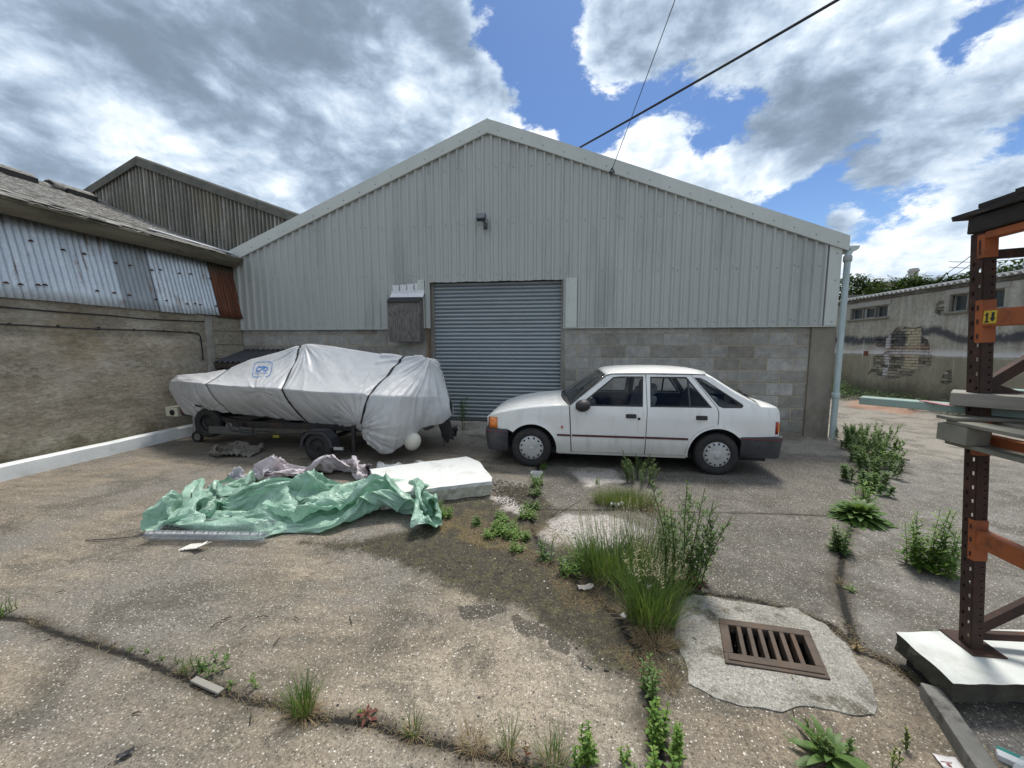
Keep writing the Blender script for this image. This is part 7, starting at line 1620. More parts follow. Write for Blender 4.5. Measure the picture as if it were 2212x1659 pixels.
CLOTH_DZ = [32,6,1,2,5,10,13,9,-6,-5,-5,-8,-11,-5,-12,-1,1,-8,-9,-4,1,-2,2,4,0,-1,3,-10,6,-3,-4,2,-3,3,9,16,18,16,13,10,11,17,-3,-16,-17,-13,-22,-30,
42,0,-2,2,6,8,4,17,4,-6,-6,-12,-12,-4,0,-8,-2,2,-2,1,3,-2,-10,-11,-6,0,8,3,-12,14,2,-4,-1,0,3,3,11,18,13,16,17,15,-1,-15,-2,-13,-22,-35,
32,16,6,0,2,8,6,7,13,0,-13,-12,-7,-10,-5,1,6,3,1,-2,4,1,-8,-13,-12,-13,6,0,-12,5,16,1,-1,4,6,7,0,4,12,14,17,20,12,-11,-8,-17,-27,-28,
20,11,19,11,3,8,11,9,0,10,-7,-11,-10,-7,-12,-12,6,12,1,1,-5,7,-2,-10,-18,-13,-3,8,-11,-13,10,-4,6,8,10,15,4,9,5,7,11,21,22,-9,-10,-18,-25,-29,
20,1,8,20,17,10,8,14,8,5,-5,-16,-16,-12,-7,3,-13,13,-10,5,8,0,-8,-4,-1,-14,-1,3,-16,-8,-10,8,-8,5,11,13,8,11,14,17,9,13,18,6,-8,-19,-27,-28,
27,-1,-2,7,16,14,11,8,8,11,4,-9,-8,-13,-3,-8,-14,7,-18,-2,9,6,-8,3,-3,11,-4,-17,-5,-11,3,-10,1,10,-3,-1,10,14,15,16,17,15,26,11,-17,-16,-25,-28,
45,-3,-8,-6,3,11,12,7,7,15,4,-14,-8,4,-1,-7,-17,-10,4,0,-2,3,0,3,15,12,-15,-17,-17,-2,-5,9,-5,4,-7,-3,-1,19,20,18,26,17,10,13,-5,-17,-24,-26,
60,-2,-7,-9,-8,1,7,5,7,20,1,-10,-11,-6,-1,0,-16,-11,13,14,4,-8,-4,9,10,7,-19,-22,6,-6,-16,9,11,-3,-16,-5,0,14,27,21,23,26,8,6,-11,-16,-18,-19,
76,0,-5,-7,-10,-14,3,9,-5,17,-6,-1,-13,-5,-1,-6,-16,-1,3,15,11,8,3,7,5,-9,-16,-20,8,-7,-7,-7,18,-2,-9,3,-7,-4,24,25,22,25,16,15,-11,-19,-16,-16,
94,-8,-8,-15,-2,-4,1,1,-20,15,-4,-5,-8,-6,-7,-3,-4,-2,20,-2,-3,8,14,17,5,-7,-20,-18,-12,12,-1,-19,-2,7,16,4,-5,-11,1,30,27,16,14,12,7,-10,-19,-19,
98,-16,-11,-9,-2,9,-4,-11,-16,-1,3,-6,-7,-6,-8,-6,2,7,17,12,3,7,8,6,-6,3,-13,-17,-16,-6,11,-1,-16,6,17,5,2,-3,-11,5,32,27,14,-5,9,2,-8,-11,
91,-1,-5,-10,-7,0,-12,-9,-10,-5,-4,-4,-2,-3,-5,-7,-7,12,11,14,4,8,7,2,-3,-4,4,-15,-20,-5,0,8,-2,-12,15,11,-1,4,-1,-6,8,28,10,-1,5,6,6,-10,
79,-3,6,2,-10,-16,-12,-9,-7,-11,-8,-3,-3,5,10,0,-8,-3,12,9,6,2,8,2,-8,-1,5,-3,-23,-10,8,4,3,-10,-1,19,5,-5,4,0,4,10,10,-8,3,7,8,10,
66,7,-2,-1,-5,-16,-11,-12,-11,-8,8,-5,-2,-4,6,20,-1,-8,-6,6,1,7,4,7,-17,4,0,-4,-18,3,-1,-3,0,2,0,10,19,-4,-5,13,4,3,-5,-3,-8,13,14,9,
57,0,-1,-2,-5,-12,-14,-10,-10,2,4,13,4,-2,-6,1,13,4,-10,-10,-4,2,4,11,-11,5,-6,-13,19,6,-1,-6,1,0,1,-6,4,9,0,10,-6,-2,-2,9,-12,0,14,9,
42,2,-4,-2,-5,-13,-8,-6,3,0,9,10,5,2,-5,-7,-1,5,2,-12,-7,-4,5,3,3,4,-1,-11,8,14,11,-1,-12,-7,-1,7,-3,4,10,2,-11,-6,-1,-1,-3,2,8,15,
27,-2,0,-6,-9,1,-5,5,-4,10,9,-5,7,11,4,-3,-6,-11,-9,1,-4,2,0,-4,7,13,-7,3,-15,7,16,16,-9,-9,-6,-4,11,9,7,-11,-12,-4,-6,-7,-3,1,9,13,
23,-5,-11,-3,9,-9,7,-5,11,8,-11,-9,5,13,10,4,5,-2,-13,-13,5,-14,15,0,14,5,3,-17,3,6,-7,8,7,-3,-2,-15,0,18,10,-15,-11,-12,-9,-1,1,-1,0,7,
16,-12,-1,6,-6,3,2,-3,12,-6,-1,4,-8,2,5,2,5,12,6,-9,-21,5,11,12,7,14,-5,-13,-19,5,9,9,10,-4,-8,-5,-12,3,9,-10,-11,-10,3,2,5,-5,-3,5,
10,-4,0,1,-5,4,0,6,-7,6,0,-4,7,-2,-3,-1,2,8,15,-8,3,-8,9,12,12,9,-2,-15,-19,-11,3,7,17,12,-4,-3,-7,-8,-5,-8,-7,-6,-2,16,-6,-9,4,1,
16,-4,-2,-2,0,-3,3,4,-9,7,3,5,0,5,3,1,-6,0,5,5,16,-7,-6,13,16,9,-18,-9,-2,-15,-9,-3,18,19,-2,2,-5,-18,-10,-5,-10,-2,7,17,-12,-8,-2,2,
12,5,-5,-3,0,2,1,-2,-2,12,6,-2,4,7,8,2,-3,-3,4,4,16,-8,-2,12,16,-12,-20,0,-11,-3,1,-3,-1,14,-6,-2,5,-7,-11,-14,-5,13,9,8,-14,-4,0,-9,
27,-6,-5,-4,0,2,3,-1,-1,1,16,5,0,6,-1,-4,6,12,7,9,7,-5,-1,13,0,-18,-11,-3,-1,-4,5,-9,1,-9,-14,2,0,12,-7,-8,-9,1,11,8,-1,-1,-1,-25,
28,6,-6,-4,-1,3,1,1,0,-9,2,20,8,0,8,-8,2,14,12,14,6,-5,1,-5,0,-14,-6,5,-7,-4,6,-7,-7,-17,-18,-2,10,8,-3,-8,5,-5,-9,-4,3,1,13,-18,
37,6,-7,-7,-2,-3,1,-1,0,2,-6,18,13,1,2,5,9,9,11,13,6,1,-1,-4,-14,-5,-9,1,-6,-6,8,-10,8,-22,-23,-6,4,7,-2,-6,3,-7,-7,-7,0,9,21,-13,
45,9,-6,-10,-6,1,4,0,-8,0,2,4,21,7,-9,5,16,15,11,2,8,5,5,-3,-14,-14,-15,-14,-6,-2,5,4,19,-18,-25,-20,1,8,-7,-6,-2,-1,4,6,-5,0,16,7,
37,16,-12,0,0,-2,0,4,-1,-1,-1,-11,14,22,-3,10,7,17,11,8,11,6,-4,-11,-13,-14,-10,-15,-22,-7,12,20,11,1,-23,-26,-13,6,7,1,-2,-1,7,0,-8,1,-1,5,
28,20,4,-9,11,-5,0,-5,1,2,3,-1,0,21,10,9,10,10,7,2,5,0,-6,-16,-13,-12,-12,-2,-12,-8,-4,13,18,12,-9,-23,-24,-10,3,2,6,11,4,-4,4,-1,4,0,
31,17,9,-1,3,1,0,0,-3,3,2,7,5,7,10,17,8,2,6,2,2,-6,-3,-16,-23,-15,-12,-10,-8,11,0,-5,13,18,8,-22,-24,-11,7,-2,0,4,6,2,-3,9,6,5,
31,23,3,7,6,6,-1,0,-10,5,0,8,12,7,7,17,10,1,-2,6,3,-2,-7,-14,-22,-20,-13,-13,-15,18,11,-8,-5,11,18,-15,-19,-6,2,6,-3,0,2,1,1,7,5,-1,
30,28,16,9,-1,-2,9,-8,-3,-3,0,6,11,11,11,7,17,5,-5,9,5,-5,-8,-17,-16,-16,-18,-25,6,-2,-3,11,7,1,6,3,-16,-4,-2,5,1,2,3,1,-3,-1,-5,-6]
# ------------------------------------------------------------------ tarpaulin, cloths, slabs, litter
CA = np.cumsum(np.stack([np.array(q).reshape(CLOTH_SHAPE) for q in (CLOTH_DX, CLOTH_DY, CLOTH_DZ)], -1), axis=1) * np.array([.003, .003, .002])
CE = CA[::-1, ::-1] * np.array([-1, -1, 1])
def cloth_obj(name, Gd, mat, loc, rz, sc, label, cat, sub=2, thick=.002, parent=None, part=None):
    nv, nu, _ = Gd.shape; c = (Gd.reshape(-1, 3).min(0) + Gd.reshape(-1, 3).max(0)) / 2; V = Gd.reshape(-1, 3) - [c[0], c[1], 0]; V = V * sc
    co_, si_ = math.cos(rz), math.sin(rz); X_ = V[:, 0] * co_ - V[:, 1] * si_ + loc[0]; Y_ = V[:, 0] * si_ + V[:, 1] * co_ + loc[1]
    V = np.c_[X_, Y_, np.maximum(V[:, 2], .004) + loc[2]]
    mb = MB(); mb.grid(V.reshape(nv, nu, 3)); o = mesh(name, mb.v, mb.f, mat, parent, True)
    me = o.data; uv = me.uv_layers.new(name='UVMap'); li = np.empty(len(me.loops), np.int32); me.loops.foreach_get('vertex_index', li)
    u = (li % nu) / (nu - 1); v = (li // nu) / (nv - 1); uv.data.foreach_set('uv', np.stack([u, v], 1).ravel().astype(np.float32))
    md = o.modifiers.new('s', 'SUBSURF'); md.levels = md.render_levels = sub
    if label: tag(o, label, cat)
    return o, V.reshape(nv, nu, 3)
def tarp_material():
    m, N, b = new_mat('green_scaffold_tarp')
    uv = N.node('ShaderNodeTexCoord').outputs['UV']; s = N.sep(N.scalev(uv, (210, 130, 0)))
    gx_ = N.math('PINGPONG', s[0], .5); gy_ = N.math('PINGPONG', s[1], .5); line = N.math('MAXIMUM', N.smooth(gx_, .13, .04), N.smooth(gy_, .13, .04))
    big = N.noise(uv, 5, 4, .6); pos = N.node('ShaderNodeNewGeometry').outputs['Position']; n = N.noise(pos, 9, 5, .6)
    c = N.ramp(n, [(.3, (.26, .43, .33)), (.5, (.35, .53, .42)), (.7, (.46, .63, .53))]); c = N.mix(N.math('MULTIPLY', line, .45), c, (.14, .27, .20))
    c = N.mix(N.math('MULTIPLY', N.smooth(N.noise(pos, 6, 7, .7), .56, .7), .35), c, (.18, .20, .13))
    N.put(b.inputs['Base Color'], c); b.inputs['Roughness'].default_value = .36; b.inputs['Specular IOR Level'].default_value = .6
    cr = N.voro(N.vmath('ADD', pos, N.vmath('SCALE', N.noise(pos, 7, 3, .5, out=1), .16)), 13, feature='DISTANCE_TO_EDGE')
    N.put(b.inputs['Normal'], N.bump(N.math('ADD', N.math('MULTIPLY', N.smooth(cr, 0, .10), .8), N.noise(pos, 30, 3, .6)), .45, .010))
    tl = N.node('ShaderNodeBsdfTranslucent'); N.put(tl.inputs[0], (.25, .52, .38)); mx = N.node('ShaderNodeMixShader'); mx.inputs[0].default_value = .22
    out = [q for q in N.n if q.type == 'OUTPUT_MATERIAL'][0]; N.l.new(b.outputs[0], mx.inputs[1]); N.l.new(tl.outputs[0], mx.inputs[2]); N.l.new(mx.outputs[0], out.inputs[0]); return m
tarp_m = tarp_material()
def upsample(A, k=3):
    for ax in (0, 1):
        n = (A.shape[ax] - 1) * k + 1; x = np.linspace(0, A.shape[ax] - 1, n); i_ = np.minimum(x.astype(int), A.shape[ax] - 2); f_ = x - i_; f_ = f_ * f_ * (3 - 2 * f_) * .35 + f_ * .65
        sh = [1, 1, 1]; sh[ax] = n; f_ = f_.reshape(sh); A = np.take(A, i_, ax) * (1 - f_) + np.take(A, i_ + 1, ax) * f_
    return A
def crumple(A, seed, amp):
    A = upsample(A); nv, nu = A.shape[:2]; u, v = np.meshgrid(np.linspace(0, 3.9, nu), np.linspace(0, 2.4, nv)); w = vnoise(u * 1.1, v * 1.1, 0 * u, seed, 2) * 1.6
    a = np.abs(vnoise(u * 3.2 + w, v * 4.2 - w, 0 * u + seed, seed + 1, 3)); b_ = np.abs(vnoise(u * 8 + 2 * w, v * 7 + w, 0 * u + seed, seed + 2, 2))
    A = A.copy(); A[..., 2] += amp * (.26 - a * 1.6) + amp * .45 * (.2 - b_); A[..., 0] += amp * .6 * vnoise(u * 4, v * 4, 0 * u, seed + 5, 2); A[..., 1] += amp * .8 * vnoise(u * 4, v * 4, 0 * u, seed + 6, 2)
    return A
tarp, TV = cloth_obj('tarpaulin', crumple(CA, 3, .035), tarp_m, (-2.70, 3.36, .0), math.radians(7), (1.27, 1.12, 1.05), 'crumpled green mesh tarpaulin heaped on the concrete in front of the boat', 'tarpaulin', 1)
# a second fold of the same sheet, heaped over its right half
_, TV2 = cloth_obj('fold', crumple(CE, 9, .035), tarp_m, (-2.00, 3.44, .03), math.radians(4), (.84, .95, 1.25), None, None, 1, parent=tarp)
_, TV3 = cloth_obj('fold', crumple(CE[:, :30], 15, .035), tarp_m, (-3.50, 3.25, .02), math.radians(75), (.72, .60, 1.0), None, None, 1, parent=tarp)
def hem(P): return [tuple(p + np.array([0, 0, .008])) for p in P]
mb = MB()
for cols in (TV[30, 10:60], TV[50, 70:130], TV2[45, 20:90], TV3[10, 5:80]): mb.tube(hem(cols[::2]), .0055, 5)
mb.out('hem_cord', simple('dark_green_hem', (.01, .035, .03), .7), tarp, True)
lil = simple('lilac_grey_sheet', (.50, .455, .475), .85, var=.08, scale=5, bump=.3, bscale=60, dirt=(.25, .22, .20), dirt_amt=.45, dirt_scale=5)
cloth_obj('dust_sheet', crumple(CE, 21, .05), lil, (-3.12, 4.30, 0), math.radians(14), (.74, .62, 1.0), 'crumpled pale lilac dust sheet behind the green tarpaulin, by the trailer wheel', 'dust sheet', 1)
cloth_obj('crumpled_bag', crumple(CE[:22, :22], 31, .08), simple('grey_plastic_film', (.38, .38, .40), .35, var=.1), (-3.78, 4.10, 0), 1.1, (.5, .5, .75), 'crumpled grey plastic sheeting at the left end of the lilac dust sheet', 'plastic sheeting', 1)
cloth_obj('old_rag', crumple(CA[4:29, 6:34], 41, .06), simple('brown_grey_rag', (.15, .14, .115), .95, var=.25, scale=7, bump=.4), (-4.98, 5.05, 0), .2, (.58, .55, .75), 'dirty grey-brown rag lying on the ground under the boat trailer', 'rag', 1)
# torn plastic bag with a yellow band by the buoy
film, N_, b_ = new_mat('clear_plastic_film'); b_.inputs['Base Color'].default_value = (.62, .64, .64, 1); b_.inputs['Roughness'].default_value = .22; b_.inputs['Alpha'].default_value = .55; b_.inputs['Specular IOR Level'].default_value = .7
pb_, BV = cloth_obj('plastic_bag', CA[4:26, 22:46], film, (-2.12, 4.66, .0), .35, (.60, .50, .55), 'torn clear plastic bag with a yellow strip on the ground below the round buoy', 'plastic bag', 1)
mb = MB(); mb.grid([[BV[j, 10] + [0, 0, .004], BV[j, 12] + [0, 0, .004]] for j in range(4, 18)]); mb.out('yellow_strip', simple('yellow_print', (.55, .42, .06), .5), pb_)
cloth_obj('plastic_bag', CA[4:20, 5:24], film, (-1.55, 5.05, 0), 1.35, (.5, .4, .4), 'thin clear plastic film lying flat on the ground in front of the car bumper', 'plastic film', 1)
cloth_obj('plastic_bag', CE[8:28, 8:28], film, (1.66, 1.42, .01), .5, (.42, .35, .35), 'crinkled clear plastic sheet on the dirt beside the timber baulk', 'plastic sheet', 1)
# thick white slab by the tarp
side_w = simple('white_slab_side', (.42, .41, .34), .9, var=.25, scale=14, bump=.8, bscale=70, bdist=.008, dirt=(.15, .13, .09), dirt_amt=.6, dirt_scale=12)  # slab sides coloured darker and yellower than the top
slab_thing('white_slab', [G(800, 1014, .16)[:2], G(905, 1000, .16)[:2], G(1008, 987, .16)[:2], G(1035, 998, .16)[:2], G(1063, 1033, .16)[:2], G(1062, 1041, .16)[:2], G(1010, 1046, .16)[:2], G(940, 1055, .16)[:2], G(820, 1072, .16)[:2]], .012, .165, simple('white_slab_top', (.60, .61, .59), .8, var=.06, scale=5, bump=.8, bscale=14, bdist=.012, dirt=(.40, .39, .35), dirt_amt=.55, dirt_scale=5), side_w, 'thick white-topped concrete slab lying flat at the right end of the green tarpaulin', 'slab', seed=8)
# roll of wire mesh
wire = simple('galvanised_wire', (.30, .32, .34), .45, .6, .2, 20, 0)
ra, rb = Vector(G(322, 1168)) + Vector((0, 0, .05)), Vector(G(578, 1172)) + Vector((0, 0, .05)); d_ = (rb - ra); L_ = d_.length; dn_ = d_.normalized(); sd = Vector((-dn_.y, dn_.x, 0)); mb = MB()
def spiral(t): r = .022 + .012 * t / (2 * PI); return sd * (r * math.cos(t)) + Vector((0, 0, max(-.046, r * math.sin(t) * .8)))
ts = np.linspace(0, 2 * PI * 2.6, 64)
for k in range(int(L_ / .025)): mb.tube([ra + dn_ * (.025 * k + .004 * math.sin(k * 2.3)) + spiral(t) for t in ts], .0013, 3, False)
for t in np.linspace(0, 2 * PI * 2.6, 26): mb.tube([ra + spiral(t) + Vector((0, 0, .003 * math.sin(t * 5))), ra.lerp(rb, .5) + spiral(t + .05), rb + spiral(t - .05)], .0013, 3, False)
# loose flap standing up behind
for k in range(int(L_ / .035)):
    p = ra + dn_ * (.035 * k); mb.tube([p + sd * .03, p + sd * .10 + Vector((0, 0, .045 + .012 * math.sin(k))), p + sd * .17 + Vector((0, 0, .055 + .01 * math.sin(k * 1.7))), p + sd * .24 + Vector((0, 0, .03))], .0013, 3, False)
for q, zz in ((.06, .03), (.10, .048), (.135, .053), (.17, .058), (.205, .045), (.24, .03)): mb.tube([ra + dn_ * (L_ * s_) + sd * q + Vector((0, 0, zz + .008 * math.sin(s_ * 9 + q * 20))) for s_ in np.linspace(0, .97, 14)], .0013, 3, False)
wr = empty('wire_mesh_roll', tuple(ra), 'flattened roll of grey welded wire mesh lying along the front edge of the green tarpaulin', 'wire mesh roll'); mb.out('wires', wire, wr, kind='stuff')
mb = MB(); mb.tube([G(185, 1167, .006), G(240, 1164, .012), G(300, 1158, .010), G(345, 1152, .014)], .0045, 5); tag(mb.out('thin_rod', simple('dark_rod', (.06, .05, .045), .7), None, True), 'long thin dark rod poking out from the left end of the wire mesh roll', 'rod')
# corrugated white plastic scrap
a_ = Vector(G(385, 1190, .006)); mb = MB(); P = []
for i in range(33): t = i / 32; P.append([(a_.x + .17 * t, a_.y + .0 + .02 * math.sin(t * 3), .010 + .006 * math.cos(i * PI / 2) + .03 * t * t), (a_.x + .17 * t + .03, a_.y + .085 - .03 * (t > .6) * math.sin(i), .018 + .006 * math.cos(i * PI / 2) + .025 * t)])
mb.grid(P); o = mb.out('plastic_scrap', simple('white_corrugated_plastic', (.68, .66, .60), .5, var=.06), None); md = o.modifiers.new('t', 'SOLIDIFY'); md.thickness = .002; tag(o, 'broken scrap of white corrugated plastic on the ground in front of the wire mesh', 'plastic scrap')
# clear tub
c_ = G(1159, 1030); mb = MB(); prof_ = []
def rrp(w, h, r, z): return [(c_[0] + x, c_[1] + y, z) for x, y in rrect(w, h, r, 4)]
mb.grid([rrp(.052, .040, .012, .003), rrp(.064, .050, .014, .058), rrp(.072, .058, .016, .059), rrp(.072, .058, .016, .055)], True); mb.f.append(tuple(range(len(rrp(1, 1, .1, 0)))))
o = mb.out('plastic_tub', film, None, True); md = o.modifiers.new('t', 'SOLIDIFY'); md.thickness = .0015; tag(o, 'small clear plastic food tub on the ground behind the front wheel', 'plastic tub')
# crushed can
c_ = Vector(G(1332, 1096)); mb = MB(); M = Matrix.Translation(c_ + Vector((0, 0, .028))) @ Matrix.Rotation(.25, 4, 'Z') @ Matrix.Rotation(PI / 2, 4, 'Y')
P = []
for k, h in enumerate(np.linspace(-.075, .075, 14)):
    cr = 1 - .35 * math.exp(-((h - .01) / .03) ** 2); rr = (.024 if k in (0, 13) else .031); P.append([tuple(M @ Vector((rr * math.cos(a) * cr, rr * math.sin(a) * (1.05 if cr < .9 else 1), h + .006 * math.sin(a * 2) * (1 - cr)))) for a in np.linspace(0, 2 * PI, 19)[:-1]])
mb.grid(P, True); mb.f.append(tuple(range(18))); mb.f.append(tuple(13 * 18 + i for i in range(18)))
canm, N_, b_ = new_mat('silver_black_can'); co = N_.node('ShaderNodeTexCoord').outputs['Object']; N_.put(b_.inputs['Base Color'], N_.mix(N_.smooth(N_.noise(co, 22, 2, .5), .47, .53), (.60, .62, .63), (.03, .035, .04))); b_.inputs['Metallic'].default_value = .7; b_.inputs['Roughness'].default_value = .3
tag(mb.out('drinks_can', canm, None, True), 'crushed silver and black drinks can in the short grass mound', 'drinks can')
mb = MB(); mb.box(*(lambda p: (p[0] - .035, p[0] + .035, p[1] - .03, p[1] + .03))(G(940, 1088)), .0, .03); 
tag(mb.out('bottle_cap_piece', simple('blue_plastic', (.04, .06, .25), .4), None, False, .01), 'small blue plastic piece at the corner where the tarp meets the white slab', 'plastic piece')
def flat_scrap(name, px, py, sx, sy, rz, mat, label, cat, curl=.01, z=.008, seed=0):
    c_ = Vector(G(px, py)); P = []
    for i in range(7):
        row = []
        for j in range(5):
            u, v = (i / 6 - .5), (j / 4 - .5); w = 1 - 1.2 * (abs(u) ** 2.2) if curl > .012 else 1; x, y = u * sx, v * sy * w; q = mnoise.noise(Vector((u * 3 + seed, v * 3, 0)))
            row.append((c_.x + x * math.cos(rz) - y * math.sin(rz), c_.y + x * math.sin(rz) + y * math.cos(rz), z + curl * (abs(q) * 1.5 + 2 * u * u)))
        P.append(row)
    mb = MB(); mb.grid(P); o = mb.out(name, mat, None, True); md = o.modifiers.new('t', 'SOLIDIFY'); md.thickness = .0015; return tag(o, label, cat)
paperm = simple('dirty_paper', (.46, .43, .38), .8, var=.15, scale=20)
flat_scrap('paper_scrap', 1264, 1272, .11, .055, .4, paperm, 'crumpled off-white paper scrap at the left foot of the tall grass', 'paper scrap', .02, seed=3)
flat_scrap('paper_scrap', 1346, 1336, .035, .03, .4, simple('white_paper', (.65, .64, .62), .6), 'tiny white scrap under the front of the tall grass clump', 'paper scrap', .02, seed=5)
flat_scrap('plastic_wrapper', 1402, 1290, .05, .035, 1.2, film, 'clear wrapper caught low in the tall grass clump', 'wrapper', .03, .05, 6)
flat_scrap('black_scrap', 272, 1634, .052, .026, .9, simple('black_rubber_scrap', (.02, .022, .025), .5), 'small black rubbery scrap on the concrete near the bottom left', 'rubber scrap', .012, seed=9)
flat_scrap('dark_chip', 1222, 1212, .035, .03, .3, simple('slate_chip', (.10, .11, .13), .6), 'small dark slate chip among the weeds left of the tall grass', 'slate chip', .004, seed=2)
o = flat_scrap('drinks_carton', 2050, 1655, .075, .055, -.1, simple('white_carton', (.62, .60, .60), .5), 'white printed card sachet lying flat at the bottom right edge', 'card sachet', .004, .012, 4)
c_ = G(2050, 1651, .02); mb = MB(); mb.box(c_[0] - .006, c_[0] + .006, c_[1] - .006, c_[1] + .006, .0165, .0175); mb.box(c_[0] - .02, c_[0] + .02, c_[1] + .010, c_[1] + .012, .0165, .0175); mb.out('printed_mark', simple('maroon_print', (.20, .05, .06), .6), o)
c_ = Vector(G(2196, 1648, .02)); M = Matrix.Translation(c_) @ Matrix.Rotation(-.6, 4, 'Z'); mb = MB(); mb.box(-.05, .05, -.018, .018, -.012, .012, M); o = mb.out('small_box', simple('white_card', (.70, .71, .72), .5), None, False, .003); tag(o, 'small white and teal cardboard box in the bottom right corner', 'cardboard box')
mb = MB(); mb.box(-.045, .06, .019, .040, -.012, .010, M); mb.out('teal_panel', simple('teal_card', (.02, .24, .20), .5), o, False, .002)
a_, b2 = Vector(G(418, 1467, .012)), Vector(G(478, 1494, .012)); mb = MB(); mb.bar(a_, b2, .030, .012); tag(mb.out('wood_offcut', grey_t, None, False, .002), 'thin grey wooden offcut lying along the crack at lower left', 'wood offcut')
twig_m = simple('dark_twig', (.035, .028, .022), .9); TW = [((455, 1354), (478, 1342)), ((478, 1341), (500, 1332)), ((555, 1333), (580, 1331)), ((590, 1395), (606, 1376)), ((518, 1362), (534, 1352)), ((540, 1562), (542, 1540)), ((285, 1542), (305, 1539)), ((636, 1332), (645, 1340)), ((755, 1332), (760, 1350)), ((120, 1280), (142, 1277)), ((1255, 1300), (1300, 1262)), ((1190, 1118), (1205, 1104)), ((1210, 1108), (1260, 1078)), ((1062, 1038), (1075, 1056)), ((1710, 1520), (1716, 1550))]
for i, (p, q) in enumerate(TW):
    a_, b2 = Vector(G(*p, .005)), Vector(G(*q, .007)); mb = MB(); mid = a_.lerp(b2, .5) + Vector((0, .004, .003)); mb.tube([a_, mid, b2], [.003, .0026, .0018], 5)
    TL = ['twig at the left of the pair of dark sticks left of the big stain', 'twig touching the right end of another in the open concrete', 'level dark twig right of the pair of sticks', 'slanting twig alone above the upright grass tuft', 'thin pale twig between the sticks and the slanting twig', 'upright twig in the foreground just right of the offcut', 'level twig in the foreground concrete below the offcut', 'tiny twig above the slanting twig', 'short upright twig right of the slanting twig', 'twig on the left foreground slab near the crack', 'long thin twig lying left of the tall grass foot', 'short twig in the moss by the ground joint', 'pale forked stick lying on the white ground patch', 'twig leaning by the corner of the white slab', 'curved dry straw in front of the drain grating']
    o = tag(mb.out('twig', twig_m, None, True), TL[i], 'twig', 'twigs scattered on the concrete')
# ------------------------------------------------------------------ weeds
def leaf_mat(name, c0, c1, c2=None, rough=.5, trans=.35):
    m, N, b = new_mat(name); g_ = N.node('ShaderNodeNewGeometry'); co = g_.outputs['Position']; r = g_.outputs['Random Per Island']
    c = N.ramp(r, [(0, c0), (.55, c1), (1, c2 or c1)]); c = N.mix(1.0, c, N.ramp(N.noise(co, 40, 3, .6), [(.3, .8), (.7, 1.2)]), 'MULTIPLY')
    N.put(b.inputs['Base Color'], c); b.inputs['Roughness'].default_value = rough; b.inputs['Specular IOR Level'].default_value = .4
    tl = N.node('ShaderNodeBsdfTranslucent'); N.put(tl.inputs[0], N.mix(.5, c, (.16, .24, .03))); mx = N.node('ShaderNodeMixShader'); mx.inputs[0].default_value = trans
    out = [q for q in N.n if q.type == 'OUTPUT_MATERIAL'][0]; N.l.new(b.outputs[0], mx.inputs[1]); N.l.new(tl.outputs[0], mx.inputs[2]); N.l.new(mx.outputs[0], out.inputs[0]); return m
green_grass = leaf_mat('grass_blade', (.065, .135, .028), (.11, .19, .04), (.19, .23, .07))
bright_leaf = leaf_mat('bright_weed_leaf', (.085, .18, .028), (.13, .24, .04), (.20, .29, .06))
deep_leaf = leaf_mat('deep_weed_leaf', (.040, .11, .022), (.07, .155, .03), (.11, .19, .045))
mid_leaf = leaf_mat('mid_weed_leaf', (.065, .13, .032), (.10, .18, .045), (.16, .22, .07))
dry_m = leaf_mat('dry_straw', (.22, .15, .075), (.36, .28, .16), (.20, .11, .06), .8, .2)
red_leaf = leaf_mat('red_weed_leaf', (.10, .022, .025), (.16, .04, .03), (.10, .09, .03))
seed_m = leaf_mat('seed_head', (.30, .27, .16), (.42, .38, .25), (.22, .17, .13), .8, .3)
stem_m = leaf_mat('weed_stem', (.07, .11, .03), (.10, .13, .04), (.12, .07, .04)); yel_m = leaf_mat('pale_floret', (.42, .45, .12), (.55, .55, .22), (.35, .40, .10))
prng = random.Random(11)
def blade(mb, base, az, L, w, lean, droop, n=5):
    p = Vector(base); d = Vector((math.cos(az) * lean, math.sin(az) * lean, 1)).normalized(); s = Vector((-math.sin(az), math.cos(az), 0)); v = []
    for i in range(n + 1):
        t = i / n; ww = w * (1 - t ** 1.6) * (.7 + .6 * min(t * 3, 1)) / 1.3; v += [p - s * ww / 2, p + s * ww / 2]
        d = (d + Vector((math.cos(az) * droop / n, math.sin(az) * droop / n, -abs(droop) * .9 * t / n))).normalized(); p = p + d * L / n
        if p.z < .004: p.z = .004
    b = len(mb.v); mb.v += [tuple(q) for q in v]; mb.f += [(b + 2 * i, b + 2 * i + 1, b + 2 * i + 3, b + 2 * i + 2) for i in range(n)]; return p
def leaf(mb, base, dirv_, L, w, up=Vector((0, 0, 1)), curl=.35, n=4, fold=.25):
    d = Vector(dirv_).normalized(); s = d.cross(up)
    s = s.normalized() if s.length > 1e-3 else Vector((1, 0, 0)); nrm = s.cross(d).normalized(); p = Vector(base); b = len(mb.v)
    for i in range(n + 1):
        t = i / n; ww = w * math.sin(PI * min(1, t * .93 + .07)) ** .8 * .5 + .0006; mb.v += [tuple(p - s * ww + nrm * ww * fold), tuple(p), tuple(p + s * ww + nrm * ww * fold)]
        d = (d - nrm * curl / n).normalized() if True else d; nrm = s.cross(d).normalized(); p = p + d * L / n
        if p.z < .004: p.z = .004
    for i in range(n): q = b + 3 * i; mb.f += [(q, q + 1, q + 4, q + 3), (q + 1, q + 2, q + 5, q + 4)]
def rdir(az, el): return Vector((math.cos(az) * math.cos(el), math.sin(az) * math.cos(el), math.sin(el)))
def gz_(x, y): return gh(x, y)
def root_for(name, px, py, label, cat, group=None, z=None):
    x, y, _ = G(px, py); zz = gz_(x, y); return empty(name, (x, y, zz - .002), label, cat, group), Vector((x, y, zz - .002))
